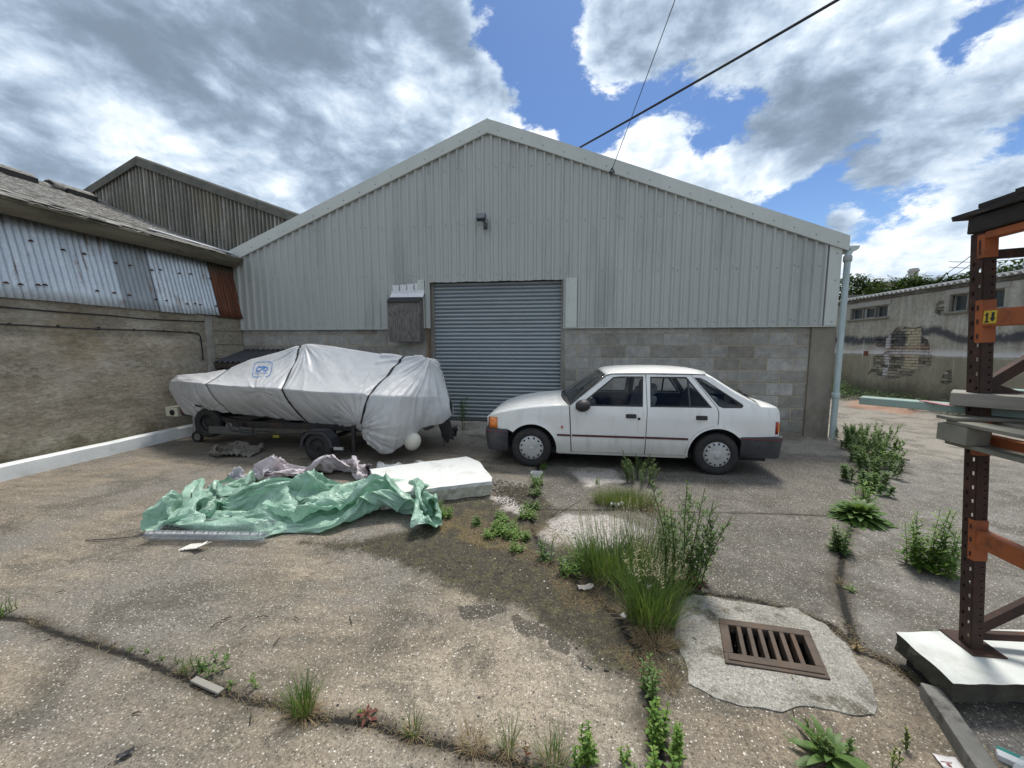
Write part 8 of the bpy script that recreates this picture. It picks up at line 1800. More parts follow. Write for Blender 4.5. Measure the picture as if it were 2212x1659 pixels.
def grass_clump(px, py, label, H=.2, R=.06, n=120, dry=.15, seeds=0, group=None, w=.004, lean=.35, mat=None, ell=(1, 1), name='grass_clump', rz=0.0, hvar=.35):
    r, c = root_for(name, px, py, label, 'grass clump', group); g_ = MB(); d_ = MB(); s_ = MB()
    for i in range(n):
        a = prng.uniform(0, 2 * PI); q = math.sqrt(prng.random()) * R; ox, oy = q * math.cos(a) * ell[0], q * math.sin(a) * ell[1]; ox, oy = ox * math.cos(rz) - oy * math.sin(rz), ox * math.sin(rz) + oy * math.cos(rz)
        b = c + Vector((ox, oy, 0)); az = math.atan2(oy, ox) + prng.gauss(0, .8) if q > .01 else a
        blade(g_, b, az, H * prng.uniform(1 - hvar, 1.08), w * prng.uniform(.7, 1.3), lean * prng.uniform(.1, 1.2) * (q / R + .25), prng.uniform(.1, .9))
    for i in range(int(n * dry)):
        a = prng.uniform(0, 2 * PI); q = prng.random() * R * 1.0; b = c + Vector((q * math.cos(a) * ell[0], q * math.sin(a) * ell[1], 0)); blade(d_, b, a, H * prng.uniform(.25, .55), w * .7, prng.uniform(.8, 2.2), prng.uniform(.6, 2.4))
    for i in range(seeds):
        a = prng.uniform(0, 2 * PI); q = math.sqrt(prng.random()) * R; b = c + Vector((q * math.cos(a) * ell[0], q * math.sin(a) * ell[1], 0)); h = H * prng.uniform(.95, 1.35); tip = b + Vector((math.cos(a) * h * .16, math.sin(a) * h * .16, h)); mid = b.lerp(tip, .5) + Vector((0, 0, .02))
        g_.tube([b, mid, tip], [.0014, .0011, .0007], 3, False)
        kind = prng.random()
        for k in range(16):
            t = .74 + .26 * k / 16; p = b.lerp(tip, t) + Vector((0, 0, .01)); aa = prng.uniform(0, 6.28); L_ = (.010 if kind < .5 else .022 * (1.15 - (k / 16)))
            leaf(s_, p, rdir(aa, prng.uniform(.3, 1.1)), L_, .004, n=2)
    g_.out('blades', mat or green_grass, r, kind='stuff')
    if d_.v: d_.out('dry_blades', dry_m, r, kind='stuff')
    if s_.v: s_.out('seed_heads', seed_m, r, kind='stuff')
    return r
def stem_weed(px, py, label, H=.2, stems=1, L=.04, w=.012, per=26, spread=.02, lean=.15, mat=None, group=None, name='leafy_weed', el=(.2, .9), side_br=0, cat='weed', base_leaves=0, base_L=.06, base_mat=None, taper=.55, floret=False, bend=None, cluster_top=False):
    r, c = root_for(name, px, py, label, cat, group); f_ = MB(); s_ = MB(); fl_ = MB(); bl = MB()
    for k in range(stems):
        a = prng.uniform(0, 2 * PI); b = c + Vector((math.cos(a), math.sin(a), 0)) * spread * math.sqrt(prng.random()); h = H * (prng.uniform(.6, 1.0) if k else 1.0); ln = lean * prng.uniform(.2, 1)
        off = Vector((math.cos(a) * ln * h, math.sin(a) * ln * h, 0)) if bend is None else Vector(bend) * h
        pts = [b + off * t ** 1.5 + Vector((.004 * math.sin(t * 7 + k), .004 * math.cos(t * 6), h * t)) for t in np.linspace(0, 1, 7)]; s_.tube(pts, [.0028 * (1 - .6 * i / 6) * (H / .25) ** .4 for i in range(7)], 4, False)
        nl = max(3, int(per * h / H))
        for i in range(nl):
            t = .06 + .94 * (i / nl); q = t * 6; i0 = min(5, int(q)); p = pts[i0].lerp(pts[i0 + 1], q - i0); aa = i * 2.4 + k; sc = 1 - taper * t
            leaf(f_, p, rdir(aa, prng.uniform(*el)), L * sc * prng.uniform(.75, 1.2), w * sc * prng.uniform(.8, 1.2), curl=prng.uniform(.2, .9))
        for j in range(side_br):
            t = .3 + .6 * j / side_br; q = t * 6; i0 = min(5, int(q)); p = pts[i0].lerp(pts[i0 + 1], q - i0); aa = j * 2.4 + k * 1.3; hl_ = h * .32 * (1.1 - t); e_ = p + rdir(aa, .95) * hl_; s_.tube([p, p.lerp(e_, .5) + Vector((0, 0, -.004)), e_], [.0014, .0011, .0007], 3, False)
            for m_ in range(9):
                pp = p.lerp(e_, .2 + .8 * m_ / 9); leaf(f_, pp, rdir(prng.uniform(0, 6.28), prng.uniform(.1, 1.1)), L * .5 * prng.uniform(.6, 1.1), w * .55, n=3)
                if floret: leaf(fl_, pp, rdir(prng.uniform(0, 6.28), 1), .006, .004, n=2)
    for i in range(base_leaves):
        a = i * 2.4 + prng.uniform(-.3, .3); leaf(bl, c + rdir(a, 0) * .004 + Vector((0, 0, .004)), rdir(a, prng.uniform(.15, .7)), base_L * prng.uniform(.6, 1.1), base_L * .26, curl=prng.uniform(.4, 1.1), n=5)
    s_.out('stems', stem_m, r, kind='stuff'); f_.out('leaves', mat or mid_leaf, r, kind='stuff')
    if bl.v: bl.out('basal_leaves', base_mat or mat or mid_leaf, r, kind='stuff')
    if fl_.v: fl_.out('florets', yel_m, r, kind='stuff')
    return r
def rosette(px, py, label, n=30, L=.12, w=.035, mat=None, tilt=(.25, 1.2), group=None, cat='weed', stalk=0, sm=None):
    r, c = root_for('broad_leaved_weed', px, py, label, cat, group)
    for i in range(n):
        t = i / n; a = i * 2.39996; mb = MB(); el = tilt[0] + (tilt[1] - tilt[0]) * t; LL = L * (1 - .35 * t) * prng.uniform(.8, 1.15)
        leaf(mb, c + rdir(a, 0) * .012 * (1 - t) + Vector((0, 0, .008 + .03 * t)), rdir(a, el), LL, w * prng.uniform(.8, 1.15) * (1 - .3 * t), curl=prng.uniform(.6, 1.2), n=7, fold=.18); mb.out('leaf', mat or deep_leaf, r, True)
    return r
def ground_cover(name, poly, n, mats, kindf, label):
    pass
grp_c = 'weeds growing out of the ground cracks'
# the big group in the middle
grass_clump(1405, 1345, 'tall dense green grass clump nearest the pale drain patch, with pale seed heads', H=.38, R=.14, n=520, dry=.22, seeds=34, w=.0046, lean=.35, ell=(.95, .8))
grass_clump(1325, 1245, 'broad grass clump with feathery seed heads behind and left of the front clump', H=.42, R=.20, n=520, dry=.12, seeds=40, w=.0048, lean=.45, ell=(1.1, .8))
grass_clump(1410, 1235, 'grass clump with dark pointed seed spikes beside the bushy leafy weed', H=.46, R=.17, n=260, dry=.1, seeds=44, w=.0042, lean=.3, ell=(1.1, .8))
grass_clump(1345, 1090, 'rounded mound of fine short grass near the car with the crushed can in it', H=.19, R=.26, n=2400, dry=.5, w=.0022, lean=.5, ell=(1.15, .55), mat=leaf_mat('fine_olive_grass', (.11, .16, .035), (.16, .21, .055), (.22, .22, .09)))
grass_clump(1410, 1105, 'yellowing dry fine grass at the right side of the rounded grass mound', H=.08, R=.14, n=420, dry=.9, w=.0022, lean=.6, mat=dry_m)
stem_weed(1474, 1262, 'tall bushy leafy weed beside the grass clumps, topped with fresh green shoots', H=.80, stems=11, L=.070, w=.015, per=50, spread=.12, lean=.36, mat=mid_leaf, side_br=12, base_leaves=16, base_L=.12, base_mat=red_leaf, el=(.1, 1.0))
stem_weed(1505, 1265, 'lower reddish-leaved branching weed at the right foot of the tall bushy weed', H=.36, stems=5, L=.06, w=.012, per=26, spread=.06, lean=.5, mat=mid_leaf, side_br=7, base_leaves=10, base_L=.1, base_mat=red_leaf)
stem_weed(1384, 1040, 'wispy branching weed reaching up in front of the car sill', H=.36, stems=20, L=.045, w=.010, per=30, spread=.18, lean=.45, mat=mid_leaf, side_br=8, el=(.2, 1.2))
stem_weed(1405, 1020, 'single tall thin stalk standing in front of the car doors', H=.52, stems=2, L=.015, w=.004, per=10, spread=.02, lean=.1, side_br=7)
stem_weed(1288, 1045, 'small light green leafy weed on the joint under the car', H=.10, stems=5, L=.03, w=.009, per=14, spread=.04, mat=bright_leaf)
grass_clump(1262, 1018, 'thin sprawling grass just under the car sill', H=.13, R=.14, n=110, dry=.2, w=.003, lean=1.2, ell=(1.6, .5))
# weeds along the long joint
for i, (px, py, H, st, lb, m_) in enumerate([(1173, 1012, .07, 4, 'tiny yellow-green weed right behind the plastic tub', bright_leaf), (1163, 1048, .12, 7, 'upright light green weed on the joint just in front of the plastic tub', bright_leaf), (1157, 1070, .10, 6, 'low weed tuft on the joint between the tub and the wide weed patch', mid_leaf), (1148, 1098, .08, 6, 'small weed on the joint level with the front corner of the white slab', mid_leaf),
        (1140, 1122, .10, 8, 'leafy weed where the two ground joints meet', bright_leaf), (1095, 1150, .09, 12, 'widest low bright green weed of the patch right of the tarpaulin', bright_leaf), (1060, 1155, .07, 9, 'low bright weed at the left side of the widest low weed', bright_leaf), (1120, 1165, .07, 8, 'low weed at the right front edge of the weed patch', bright_leaf), (1030, 1135, .07, 5, 'small weed with rounded leaves in the moss, left part of the patch', mid_leaf), (1085, 1122, .05, 5, 'flat little weed at the rear of the weed patch', bright_leaf),
        (958, 1118, .09, 6, 'weed sprouting at the right edge of the tarpaulin', bright_leaf), (944, 1098, .10, 5, 'weed wedged between the tarpaulin and the white slab', mid_leaf), (575, 1048, .08, 6, 'light green weed behind the tarpaulin beside the lilac sheet', bright_leaf), (538, 1048, .08, 5, 'light green weed behind the tarpaulin, left of the lilac sheet', bright_leaf),
        (1116, 1190, .10, 3, 'small pale green pointed weed in the moss in front of the patch', bright_leaf), (1178, 1210, .16, 3, 'upright dark green weed with toothed leaves standing alone in the moss', deep_leaf), (1232, 1240, .12, 6, 'yellowish weed at the left edge of the tall grass', bright_leaf), (1258, 1225, .20, 4, 'slim leafy weed rising at the left side of the tall grass', mid_leaf)]):
    stem_weed(px, py, lb, H=H * 1.25, stems=int(st * 1.5), L=.045 + .1 * H, w=.015, per=15, spread=.025 + .007 * st, lean=.3, mat=m_, base_leaves=6 if i in (14, 15, 8) else 2, base_L=.05)
# dry grass fringe through the moss (countless)
def scatter_poly(poly, n, fn, seed=5):
    rr = random.Random(seed); Q = np.array(poly); x0, y0 = Q.min(0); x1, y1 = Q.max(0); k = 0; it = 0
    while k < n and it < n * 20:
        it += 1; x, y = rr.uniform(x0, x1), rr.uniform(y0, y1)
        if inside(np.array([x]), np.array([y]), poly)[0] and fn(x, y, rr): k += 1
mb = MB(); mg = MB(); mm = MB()
def ff(x, y, rr):
    if mnoise.noise(Vector((x * 3, y * 3, 0))) < -.12: return False
    for _ in range(3): blade(mb, (x + rr.gauss(0, .01), y + rr.gauss(0, .01), gz_(x, y)), rr.uniform(0, 6.28), rr.uniform(.015, .06), .0016, rr.uniform(.8, 3), rr.uniform(.5, 3), 3)
    if rr.random() < .25: blade(mg, (x, y, gz_(x, y)), rr.uniform(0, 6.28), rr.uniform(.015, .05), .0022, rr.uniform(.3, 1.2), .6, 3)
    return True
scatter_poly(gp((940, 1100), (1150, 1110), (1240, 1170), (1270, 1250), (1180, 1230), (1080, 1190), (940, 1150)), 1300, ff)
scatter_poly(gp((1180, 1230), (1290, 1280), (1400, 1380), (1450, 1470), (1380, 1460), (1230, 1340)), 420, ff, 6)
scatter_poly(gp((940, 1120), (1060, 1165), (1120, 1180), (1050, 1190), (950, 1150)), 600, ff, 8)
for cr, n_ in ((CRACK_D, 260), (CRACK_A[3:], 260), (CRACK_E, 90), (CRACK_B[3:], 200)):
    rr = random.Random(len(cr))
    for i in range(n_):
        k = rr.randrange(len(cr) - 1); t = rr.random(); x = cr[k][0] * (1 - t) + cr[k + 1][0] * t + rr.gauss(0, .02); y = cr[k][1] * (1 - t) + cr[k + 1][1] * t + rr.gauss(0, .02); ff(x, y, rr)
tag(mb.out('dry_grass_bits', dry_m, None, loc=(0, 0, 0)), 'dry brown grass bits and roots over the mossy concrete', 'dry grass', kind='stuff'); tag(mg.out('short_grass', green_grass, None, loc=(0, 0, 0)), 'sparse short green grass along the cracks and moss', 'grass', kind='stuff')
# moss and dirt lumps, chippings
def lumps(name, n, gen, mat, label, cat, rmin, rmax, flat=.5):
    V = []; F = []; base = [(1, 0, 0), (0, 1, 0), (-1, 0, 0), (0, -1, 0), (0, 0, 1), (0, 0, -.4)]; tri = [(0, 1, 4), (1, 2, 4), (2, 3, 4), (3, 0, 4), (1, 0, 5), (2, 1, 5), (3, 2, 5), (0, 3, 5)]; rr = random.Random(n)
    for i in range(n):
        x, y = gen(rr); r = rr.uniform(rmin, rmax) * (1 + 1.2 * (rr.random() ** 6)); b = len(V); a = rr.uniform(0, 3); z = gz_(x, y)
        for p in base:
            q = (p[0] * math.cos(a) - p[1] * math.sin(a), p[0] * math.sin(a) + p[1] * math.cos(a)); V.append((x + q[0] * r * rr.uniform(.6, 1.2), y + q[1] * r * rr.uniform(.6, 1.2), z + p[2] * r * flat))
        F += [tuple(b + k for k in t) for t in tri]
    o = mesh(name, V, F, mat, None, False, (0, 0, 0)); return tag(o, label, cat, kind='stuff')
def rnd_in(poly):
    Q = np.array(poly); x0, y0 = Q.min(0); x1, y1 = Q.max(0)
    def g_(rr):
        while True:
            x, y = rr.uniform(x0, x1), rr.uniform(y0, y1)
            if inside(np.array([x]), np.array([y]), poly)[0]: return x, y
    return g_
def near_crack(rr):
    cr = rr.choice((CRACK_A, CRACK_A, CRACK_B, CRACK_D, CRACK_E)); k = rr.randrange(len(cr) - 1); t = rr.random(); s = .018
    return cr[k][0] * (1 - t) + cr[k + 1][0] * t + rr.gauss(0, s), cr[k][1] * (1 - t) + cr[k + 1][1] * t + rr.gauss(0, s)
mossl = simple('moss_lump', (.030, .024, .016), 1.0, var=.5, scale=30); chip_l = simple('pale_chip', (.42, .40, .36), .8, var=.4, scale=300); chip_d = simple('dark_chip', (.06, .052, .045), .85, var=.4, scale=200); chip_m = simple('tan_chip', (.22, .19, .15), .85, var=.4, scale=200)
lumps('moss_crumbs', 3200, rnd_in(MOSS), mossl, 'crumbs of dark moss and dirt over the damp concrete', 'moss', .002, .007)
lumps('crack_dirt', 6000, near_crack, mossl, 'crumbs of dark dirt filling the ground cracks', 'dirt', .0015, .0055)
allp = [(-3.4, 1.1), (2.4, 1.1), (3.2, 3.0), (2.6, 4.8), (-3.6, 4.8), (-4.6, 2.6)]
lumps('pale_chippings', 1500, rnd_in(allp), chip_l, 'pale stone chippings loose on the yard surface', 'chippings', .0012, .0032, .6); lumps('dark_chippings', 1300, rnd_in(allp), chip_d, 'dark grit loose on the yard surface', 'grit', .0015, .005, .6); lumps('tan_chippings', 1800, rnd_in(allp), chip_m, 'tan stone chippings loose on the yard surface', 'chippings', .0012, .003, .6)
lumps('pale_chips_in_moss', 380, rnd_in(MOSS), chip_l, 'white stone chips lying on the moss', 'chippings', .0015, .004, .6)
lumps('leaf_litter', 900, rnd_in(gp((1075, 1035), (1150, 1050), (1140, 1100), (1080, 1090), (1060, 1060))), mossl, 'dark leaf litter beside the white slab', 'leaf litter', .004, .010)
for i, (px, py) in enumerate(((1310, 1450), (1365, 1410), (1275, 1445), (1862, 1415), (1880, 1420), (1500, 1385), (1580, 1440), (1828, 1500), (1660, 1300), (1850, 1450), (1560, 1300))):
    c_ = G(px, py); o = link_mesh('dirt_clod', rks[i % 5], None, (c_[0], c_[1], .012), (0, 0, i)); o.scale = (.22, .16, .12); tag(o, 'small dark clod of earth lying loose on the concrete near the drain', 'clod', 'earth clods around the drain')
# foreground and left plants
grass_clump(1275, 1225, 'leafy yellow-green grass fringe at the left edge of the tall grass', H=.22, R=.12, n=220, dry=.4, w=.005, lean=.9)
grass_clump(655, 1540, 'upright grass tuft with straw at its foot on the crack, left of centre foreground', H=.20, R=.042, n=170, dry=.9, w=.0034, lean=.16)
grass_clump(892, 1585, 'small grass tuft with twisted brown roots on the foreground crack', H=.12, R=.03, n=46, dry=1.4, w=.0036, lean=.3)
grass_clump(1022, 1612, 'dead brown spiky tuft on the foreground crack', H=.12, R=.045, n=90, dry=1.2, w=.002, lean=.8, mat=dry_m)
grass_clump(1098, 1622, 'thin green grass tuft with one tall blade, right of the dead brown tuft', H=.15, R=.03, n=46, dry=.9, w=.003, lean=.3)
grass_clump(1195, 1655, 'pale yellow-green grass tuft at the bottom edge left of the bright weeds', H=.13, R=.05, n=80, dry=.7, w=.003, lean=.5)
grass_clump(1450, 1485, 'straw-coloured dead tuft at the head of the leafy stem', H=.10, R=.03, n=60, dry=.5, w=.002, lean=1.0, mat=dry_m)
grass_clump(1420, 1395, 'flattened straw and roots at the front foot of the tall grass', H=.12, R=.09, n=160, dry=.6, w=.003, lean=1.8, mat=dry_m, ell=(1.2, .4))
grass_clump(1465, 1400, 'small olive tuft just right of the tall grass foot', H=.05, R=.04, n=60, dry=.6, w=.002)
grass_clump(1475, 1440, 'small olive tuft beside the pale patch edge', H=.05, R=.03, n=50, dry=.6, w=.002)
stem_weed(1400, 1500, 'leafy green stem leaning away along the crack in the foreground', H=.20, stems=4, L=.045, w=.016, per=26, spread=.04, mat=mid_leaf, lean=.2)
stem_weed(1420, 1590, 'broad-leaved green weed with a red stem on the foreground crack', H=.17, stems=5, L=.05, w=.020, per=22, spread=.04, mat=bright_leaf, lean=.2)
stem_weed(1436, 1658, 'bushy bright green weed at the bottom edge below the leafy stem', H=.16, stems=10, L=.04, w=.016, per=24, spread=.07, mat=bright_leaf)
stem_weed(1262, 1655, 'bright yellow-green weed with whorled leaves at the bottom edge', H=.16, stems=8, L=.032, w=.015, per=26, spread=.04, mat=bright_leaf, lean=.1)
stem_weed(1370, 1668, 'low green weed at the very bottom edge between the two bushy weeds', H=.07, stems=5, L=.025, w=.012, per=14, spread=.06, mat=bright_leaf)
stem_weed(1136, 1630, 'single small dark red weed on the foreground crack', H=.07, stems=1, L=.035, w=.009, per=7, mat=red_leaf, el=(.6, 1.2))
rosette(792, 1552, 'low dark red rosette weed on the foreground crack', n=9, L=.05, w=.014, mat=red_leaf, tilt=(.1, .7)); stem_weed(770, 1545, 'small green shoot beside the dark red rosette', H=.04, stems=2, L=.02, w=.006, per=8, mat=bright_leaf)
stem_weed(465, 1440, 'cluster of lobed green weeds behind the wooden offcut', H=.09, stems=9, L=.035, w=.013, per=9, spread=.06, mat=mid_leaf, lean=.3)
stem_weed(418, 1440, 'thin tall weed with grass at the left end of the wooden offcut', H=.12, stems=3, L=.014, w=.005, per=14, spread=.04, mat=mid_leaf); grass_clump(412, 1442, 'short fine grass behind the wooden offcut', H=.05, R=.045, n=90, dry=.4, w=.002)
stem_weed(545, 1482, 'single upright pale green weed between the offcut and the upright grass tuft', H=.085, stems=2, L=.022, w=.008, per=14, mat=bright_leaf)
stem_weed(505, 1482, 'small yellowish seedling at the right end of the wooden offcut', H=.04, stems=4, L=.016, w=.006, per=6, mat=bright_leaf, spread=.03)
for i, (px, py) in enumerate(((280, 1405), (316, 1412), (350, 1425), (385, 1430))): stem_weed(px, py, ['tiny seedling, leftmost of the four in a row on the left crack', 'small feathery seedling, second of the row on the left crack', 'small seedling with yellow tips, third of the row on the left crack', 'larger seedling, rightmost of the row on the left crack'][i], H=.03 + .01 * i, stems=3, L=.012, w=.004, per=7, spread=.012, mat=bright_leaf)
stem_weed(4, 1325, 'bright feathery green weed at the left edge of the picture', H=.12, stems=12, L=.02, w=.006, per=16, spread=.06, mat=bright_leaf)
for i, (px, py) in enumerate(((452, 1035), (548, 1042), (571, 1044))): stem_weed(px, py - 2, ['tiny plant on the open concrete left of the other two', 'tiny plant, middle one on the concrete behind the tarp', 'tiny dark plant nearest the lilac sheet'][i], H=.05, stems=2, L=.015, w=.005, per=8)
# by the door
stem_weed(1003, 935, 'tall thin flowering weed growing against the roller door', H=.72, stems=3, L=.10, w=.03, per=12, spread=.05, lean=.12, mat=mid_leaf, side_br=9, base_leaves=12, base_L=.14, taper=.85)
# right hand row
grp_r = 'dense weeds along the joint beside the warehouse corner'
k = 0
for (px, py, H, st, lb, m_) in [(1822, 948, .26, 12, 'low dark weed clump nearest the downpipe foot', deep_leaf), (1850, 955, .34, 12, 'tall dark weed clump right of the downpipe, second from the corner', deep_leaf), (1885, 962, .42, 14, 'tallest bright green weed of the row beside the downpipe', bright_leaf), (1905, 985, .36, 12, 'bright green weed on the right-hand side of the row', bright_leaf), (1870, 1000, .32, 10, 'sparse grey-green flowering weed in the middle of the row', mid_leaf), (1895, 1030, .28, 10, 'green weed above the broad-leaved rosette, right side', mid_leaf), (1862, 1045, .22, 8, 'weed directly behind the broad-leaved rosette', mid_leaf), (1905, 1048, .10, 5, 'small yellowing broad weed at the right end behind the rosette', bright_leaf), (1866, 975, .36, 12, 'leafy weed filling the gap in the row, left of its tallest weed', mid_leaf), (1888, 1008, .30, 12, 'leafy bright weed low in the row beneath the tallest weed', bright_leaf), (1835, 968, .2, 10, 'low spreading weed in front of the downpipe foot', mid_leaf), (1880, 1060, .2, 9, 'leafy weed just right behind the rosette', deep_leaf)]:
    stem_weed(px, py, lb, H=H, stems=st, L=.075, w=.027, per=36, spread=.20, lean=.42, mat=m_, side_br=5, group=None); k += 1
rosette(1855, 1122, 'big glossy broad-leaved rosette weed on the right joint', n=84, L=.27, w=.085, mat=mid_leaf, tilt=(.2, 1.45))
stem_weed(1868, 1105, 'young feathery shoot growing out of the broad-leaved rosette', H=.34, stems=7, L=.11, w=.03, per=20, spread=.07, mat=bright_leaf)
stem_weed(1816, 1192, 'light green shoot on the joint in front of the big rosette', H=.24, stems=8, L=.08, w=.024, per=22, spread=.04, mat=mid_leaf, base_leaves=6, base_L=.09)
stem_weed(1985, 1222, 'upright clump of lance-leaved green weeds standing alone in front of the racking, left half', H=.50, stems=11, L=.10, w=.021, per=46, spread=.09, lean=.2, mat=bright_leaf, el=(.1, .8))
stem_weed(2022, 1240, 'upright clump of lance-leaved green weeds standing alone in front of the racking, right half', H=.38, stems=11, L=.09, w=.021, per=40, spread=.10, lean=.25, mat=bright_leaf, el=(.1, .8))
stem_weed(1836, 1275, 'small green sprout on the right joint below the light green shoot', H=.06, stems=3, L=.03, w=.008, per=9, mat=bright_leaf, base_leaves=3, base_L=.05)
grass_clump(1818, 1262, 'straw bits around the small sprout on the right joint', H=.06, R=.04, n=40, dry=.5, w=.002, lean=1.6, mat=dry_m)
stem_weed(1858, 1412, 'withered brown weed at the corner of the pale patch', H=.06, stems=5, L=.025, w=.010, per=8, mat=dry_m, spread=.02)
rosette(1790, 1650, 'large long-leaved green weed at the bottom edge below the drain', n=26, L=.17, w=.036, mat=mid_leaf, tilt=(.2, 1.3))
stem_weed(1800, 1640, 'pale flowering stems rising from the long-leaved weed at the bottom edge', H=.14, stems=7, L=.03, w=.007, per=14, spread=.07, lean=.4, mat=mid_leaf, side_br=6, floret=True)
for i, (px, py) in enumerate(((1962, 1628), (1925, 1655))): stem_weed(px, py, ['delicate pale-flowered weed standing alone between the long-leaved weed and the baulk', 'lower pale-flowered weed closer to the long-leaved weed'][i], H=.11, stems=3, L=.012, w=.004, per=10, spread=.02, lean=.2, mat=mid_leaf, side_br=5, floret=True)
stem_weed(1720, 1475, 'tiny dry stalk in front of the drain grating', H=.03, stems=2, L=.02, w=.003, per=4, mat=dry_m)
# weeds at the foot of the outbuilding
for i in range(13):
    x, y = OX - .3 - prng.random() * .5, 9.6 + i * .42; q = empty('wall_weed', (x, y, gh(x, y)), 'low green weed growing in the rubble at the foot of the outbuilding', 'weed', 'weeds along the outbuilding wall'); f_ = MB(); big_ = y > 12.8
    for k in range(420 if big_ else 150):
        a = prng.uniform(0, 6.28); rr_ = math.sqrt(prng.random()) * (.5 if big_ else .3); hh = prng.random() ** 1.5 * (.55 if big_ else .28); leaf(f_, (x + rr_ * math.cos(a), y + rr_ * math.sin(a), gh(x, y) + hh * (1.1 - rr_)), rdir(prng.uniform(0, 6.28), prng.uniform(-.2, 1.2)), .07, .022, n=2)
    f_.out('foliage', [deep_leaf, mid_leaf][i % 2], q, kind='stuff')
# ------------------------------------------------------------------ trees, house and wires beyond
conif = leaf_mat('conifer_foliage', (.018, .042, .014), (.032, .065, .020), (.055, .09, .03), .7, .2); broadl = leaf_mat('hedge_foliage', (.025, .055, .015), (.045, .085, .022), (.07, .11, .03), .6, .25)
bark = simple('bark', (.08, .06, .045), .95, var=.3, scale=8, bump=.6)
def tree(x, y, H, R, label, mt, seed, conical=True, n=4000):
    r = empty('conifer_tree' if conical else 'bushy_tree', (x, y, 0), label, 'tree'); rr = random.Random(seed); tb = MB(); tb.tube([(x, y, 0), (x + .05, y, H * .5), (x, y, H * .93)], [.13, .08, .02], 8); fo = MB()
    nb = 80 if conical else 46
    for i in range(nb):
        t = i / nb; h = H * (.34 + .64 * t); a = i * 2.4 + rr.uniform(-.4, .4)
        Lb = R * 1.35 * ((1 - t) ** .6 + .10) * rr.uniform(.6, 1.25) if conical else R * math.sin(PI * (.15 + .8 * t)) * rr.uniform(.6, 1.15)
        tip = Vector((x + math.cos(a) * Lb, y + math.sin(a) * Lb, h + Lb * rr.uniform(.0, .45))); b0 = Vector((x, y, h)); tb.tube([b0, b0.lerp(tip, .5) + Vector((0, 0, -.03)), tip], [.025, .015, .005], 4, False)
        m_ = int(n / nb)
        for k in range(m_):
            s = rr.random() ** .6; p = b0.lerp(tip, s) + Vector((rr.gauss(0, .12), rr.gauss(0, .12), rr.gauss(0, .10))) * (1.2 - .5 * s); d_ = (tip - b0).normalized() + Vector((rr.gauss(0, .6), rr.gauss(0, .6), rr.gauss(0, .35)))
            leaf(fo, p, d_, rr.uniform(.13, .27), .07, n=2)
    tb.out('trunk', bark, r, True); fo.out('crown', mt, r, kind='stuff')
def tpos(px, dist): v = _ray(px, 745); v = v / math.hypot(v[0], v[1]); return float(v[0] * dist), float(v[1] * dist)
for i, (px, dist, top, R, lb) in enumerate([(1838, 19.5, 604, 1.5, 'tall dark conifer rising just right of the warehouse downpipe'), (1878, 19.8, 632, 1.2, 'lower dark conifer beside the tall one near the downpipe'), (1925, 21, 622, 1.3, 'dark conifer in front of the distant house roof, left of the chimney'), (1948, 21, 604, 1.1, 'feathery-topped conifer just left of the chimney'), (1972, 22, 606, 1.1, 'feathery-topped conifer directly before the chimney'), (2022, 22, 606, 1.0, 'thin-topped conifer right of the chimney'), (2062, 22, 605, 1.0, 'thin dark conifer above the outbuilding roof near the racking'), (2083, 22.5, 595, 1.0, 'dark conifer partly hidden by the rusty upright')]):
    x, y = tpos(px, dist); dep = float(np.dot(np.array([x, y, 0]), np.array([_fw[0], _fw[1], 0]))); H = EYE + (745 - top) / 830 * dep * 1.005; tree(x, y, H, R, lb, conif, 30 + i)
for i, (px, dist, top, R, lb) in enumerate([(2165, 18, 567, 1.1, 'green bush crown showing over the outbuilding roof behind the racking'), (2200, 18.5, 585, 1.2, 'green bush crown over the outbuilding roof at the right edge')]):
    x, y = tpos(px, dist); dep = float(np.dot(np.array([x, y, 0]), np.array([_fw[0], _fw[1], 0]))); H = EYE + (745 - top) / 830 * dep; tree(x, y, H, R, lb, broadl, 60 + i, False, 1500)
hs = empty('distant_house', (21, 30, 0), 'distant house with dark tiled roof and pale chimney behind the conifers', 'house')
tile = simple('dark_roof_tile', (.085, .075, .068), .9, var=.25, scale=1.5, bump=.6, bscale=9, bdist=.05, stretch=(1, 1, 4)); hwall = simple('pale_house_wall', (.42, .40, .35), .9)
x0, y0 = tpos(1885, 30); x1, y1 = tpos(2010, 33); hz = EYE + (745 - 637) / 830 * 27.5
M = Matrix.Translation((x0, y0, 0)) @ Matrix.Rotation(math.atan2(y1 - y0, x1 - x0), 4, 'Z'); Lh = math.hypot(x1 - x0, y1 - y0)
mb = MB(); mb.box(0, Lh, -3, 3, 0, hz - 1.6, M); mb.out('wall', hwall, hs)
mb = MB()
for k in range(8):
    za, zb_ = hz - 1.7 + k * .2125, hz - 1.7 + (k + 1) * .2125; ya, yb = -3.3 + k * .4125, -3.3 + (k + 1) * .4125; v = [(-.3, ya, za), (Lh + .3, ya, za), (Lh + .3, yb, zb_ - .03), (-.3, yb, zb_ - .03), (-.3, ya, za - .05), (Lh + .3, ya, za - .05)]; mb.add([tuple(M @ Vector(p)) for p in v], [(0, 1, 2, 3), (4, 5, 1, 0)])
v = [(-.3, 0, hz - .03), (Lh + .3, 0, hz - .03), (Lh + .3, 3.3, hz - 1.7), (-.3, 3.3, hz - 1.7)]; mb.add([tuple(M @ Vector(p)) for p in v], [(0, 1, 2, 3)]); rf = mb.out('roof', tile, hs)
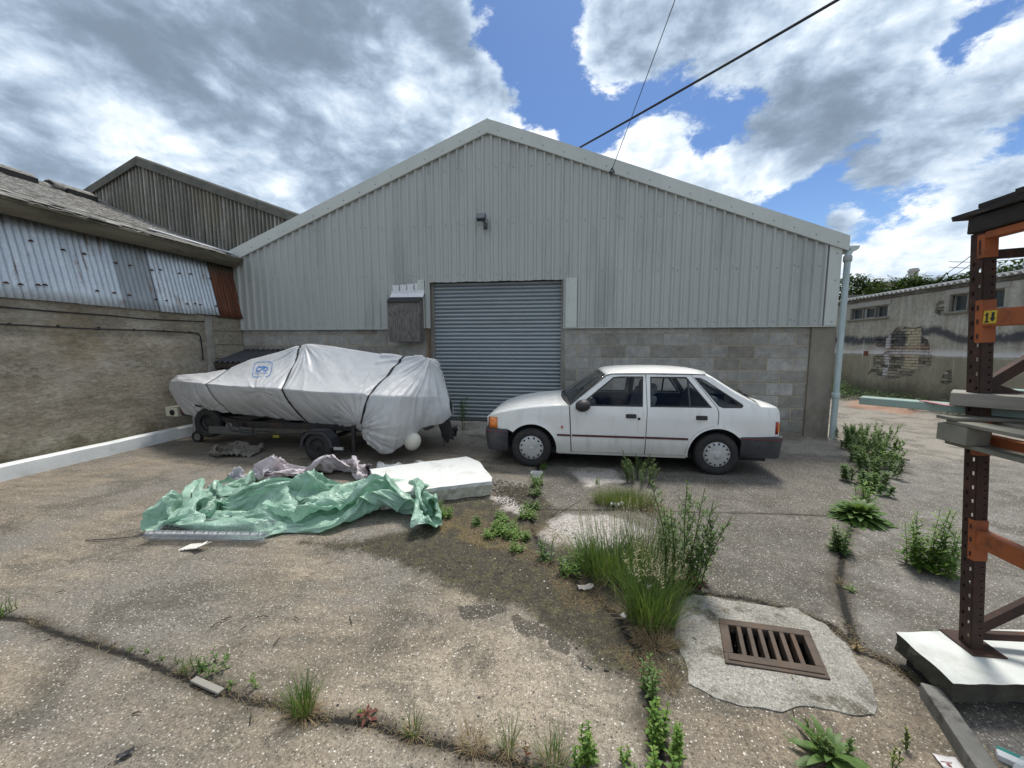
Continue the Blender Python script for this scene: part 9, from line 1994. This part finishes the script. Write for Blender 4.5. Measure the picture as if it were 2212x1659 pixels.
xc, yc = tpos(1957, 30); mb = MB(); zc = EYE + (745 - 613) / 830 * 25.5; mb.box(xc - .13, xc + .13, yc - .15, yc + .15, hz - 1.5, zc); mb.box(xc - .16, xc + .16, yc - .18, yc + .18, zc - .18, zc - .08); mb.out('chimney', simple('pale_chimney', (.38, .37, .34), .9, var=.2, scale=3), rf)
# overhead cables
def cat_line(a, b_, sag, n=30):
    a, b_ = Vector(a), Vector(b_); return [a.lerp(b_, t) - Vector((0, 0, sag * 4 * t * (1 - t))) for t in np.linspace(0, 1, n)]
def far_pt(px, py, dist): v = _ray(px, py); v = v / np.linalg.norm(v); q = _C + v * dist; return tuple(float(t) for t in q)
a1 = (.0, D + .25, roofz(0.0) + .03); q1 = Vector(far_pt(1800, 0, 7.2)); q1b = Vector(a1) + (q1 - Vector(a1)) * 1.5
cable('overhead_cable', cat_line(a1, q1b, .03), .017, 'thick dark overhead cable running from the warehouse roof up to the right', 'overhead cable', 8)
a2 = FY(1322, 366, D - .11); q2 = Vector(far_pt(1457, 0, 7.0)); q2b = Vector(a2) + (q2 - Vector(a2)) * 1.5
cable('overhead_cable', [Vector(a2) + Vector((0, 0, -.10)), Vector(a2) + Vector((-.02, -.01, -.02))] + cat_line(Vector(a2) + Vector((0, 0, .0)), q2b, .02), .0055, 'thin dark overhead wire tied to the right slope of the warehouse gable', 'overhead wire', 5)
mb = MB(); mb.box(a2[0] - .05, a2[0] + .05, a2[1] - .004, a2[1] + .02, a2[2] - .06, a2[2] - .035); mb.bar((a2[0] - .04, a2[1], a2[2] - .05), (a2[0], a2[1] - .02, a2[2] + .02), .012, .012); mb.bar((a2[0] + .04, a2[1], a2[2] - .05), (a2[0], a2[1] - .02, a2[2] + .02), .012, .012); tag(mb.out('wire_bracket', fl_m, None), 'small bracket holding the thin overhead wire on the gable flashing', 'bracket')
for i, (p, q) in enumerate((((1990, 622, 30), (2120, 535, 14)), ((2005, 622, 30), (2125, 552, 14)), ((2052, 612, 30), (2120, 565, 14)), ((2050, 565, 26), (2300, 548, 20)), ((2050, 577, 26), (2300, 566, 20)))):
    cable('telephone_wire', cat_line(far_pt(*p), far_pt(*q), .1, 16), .012, ['far wire sloping up to the racking, upper of the pair', 'far wire sloping up to the racking, lower of the pair', 'short far wire above the outbuilding next to the rusty upright', 'upper of the level wires seen through the racking', 'lower of the level wires seen through the racking'][i], 'overhead wire', 4)
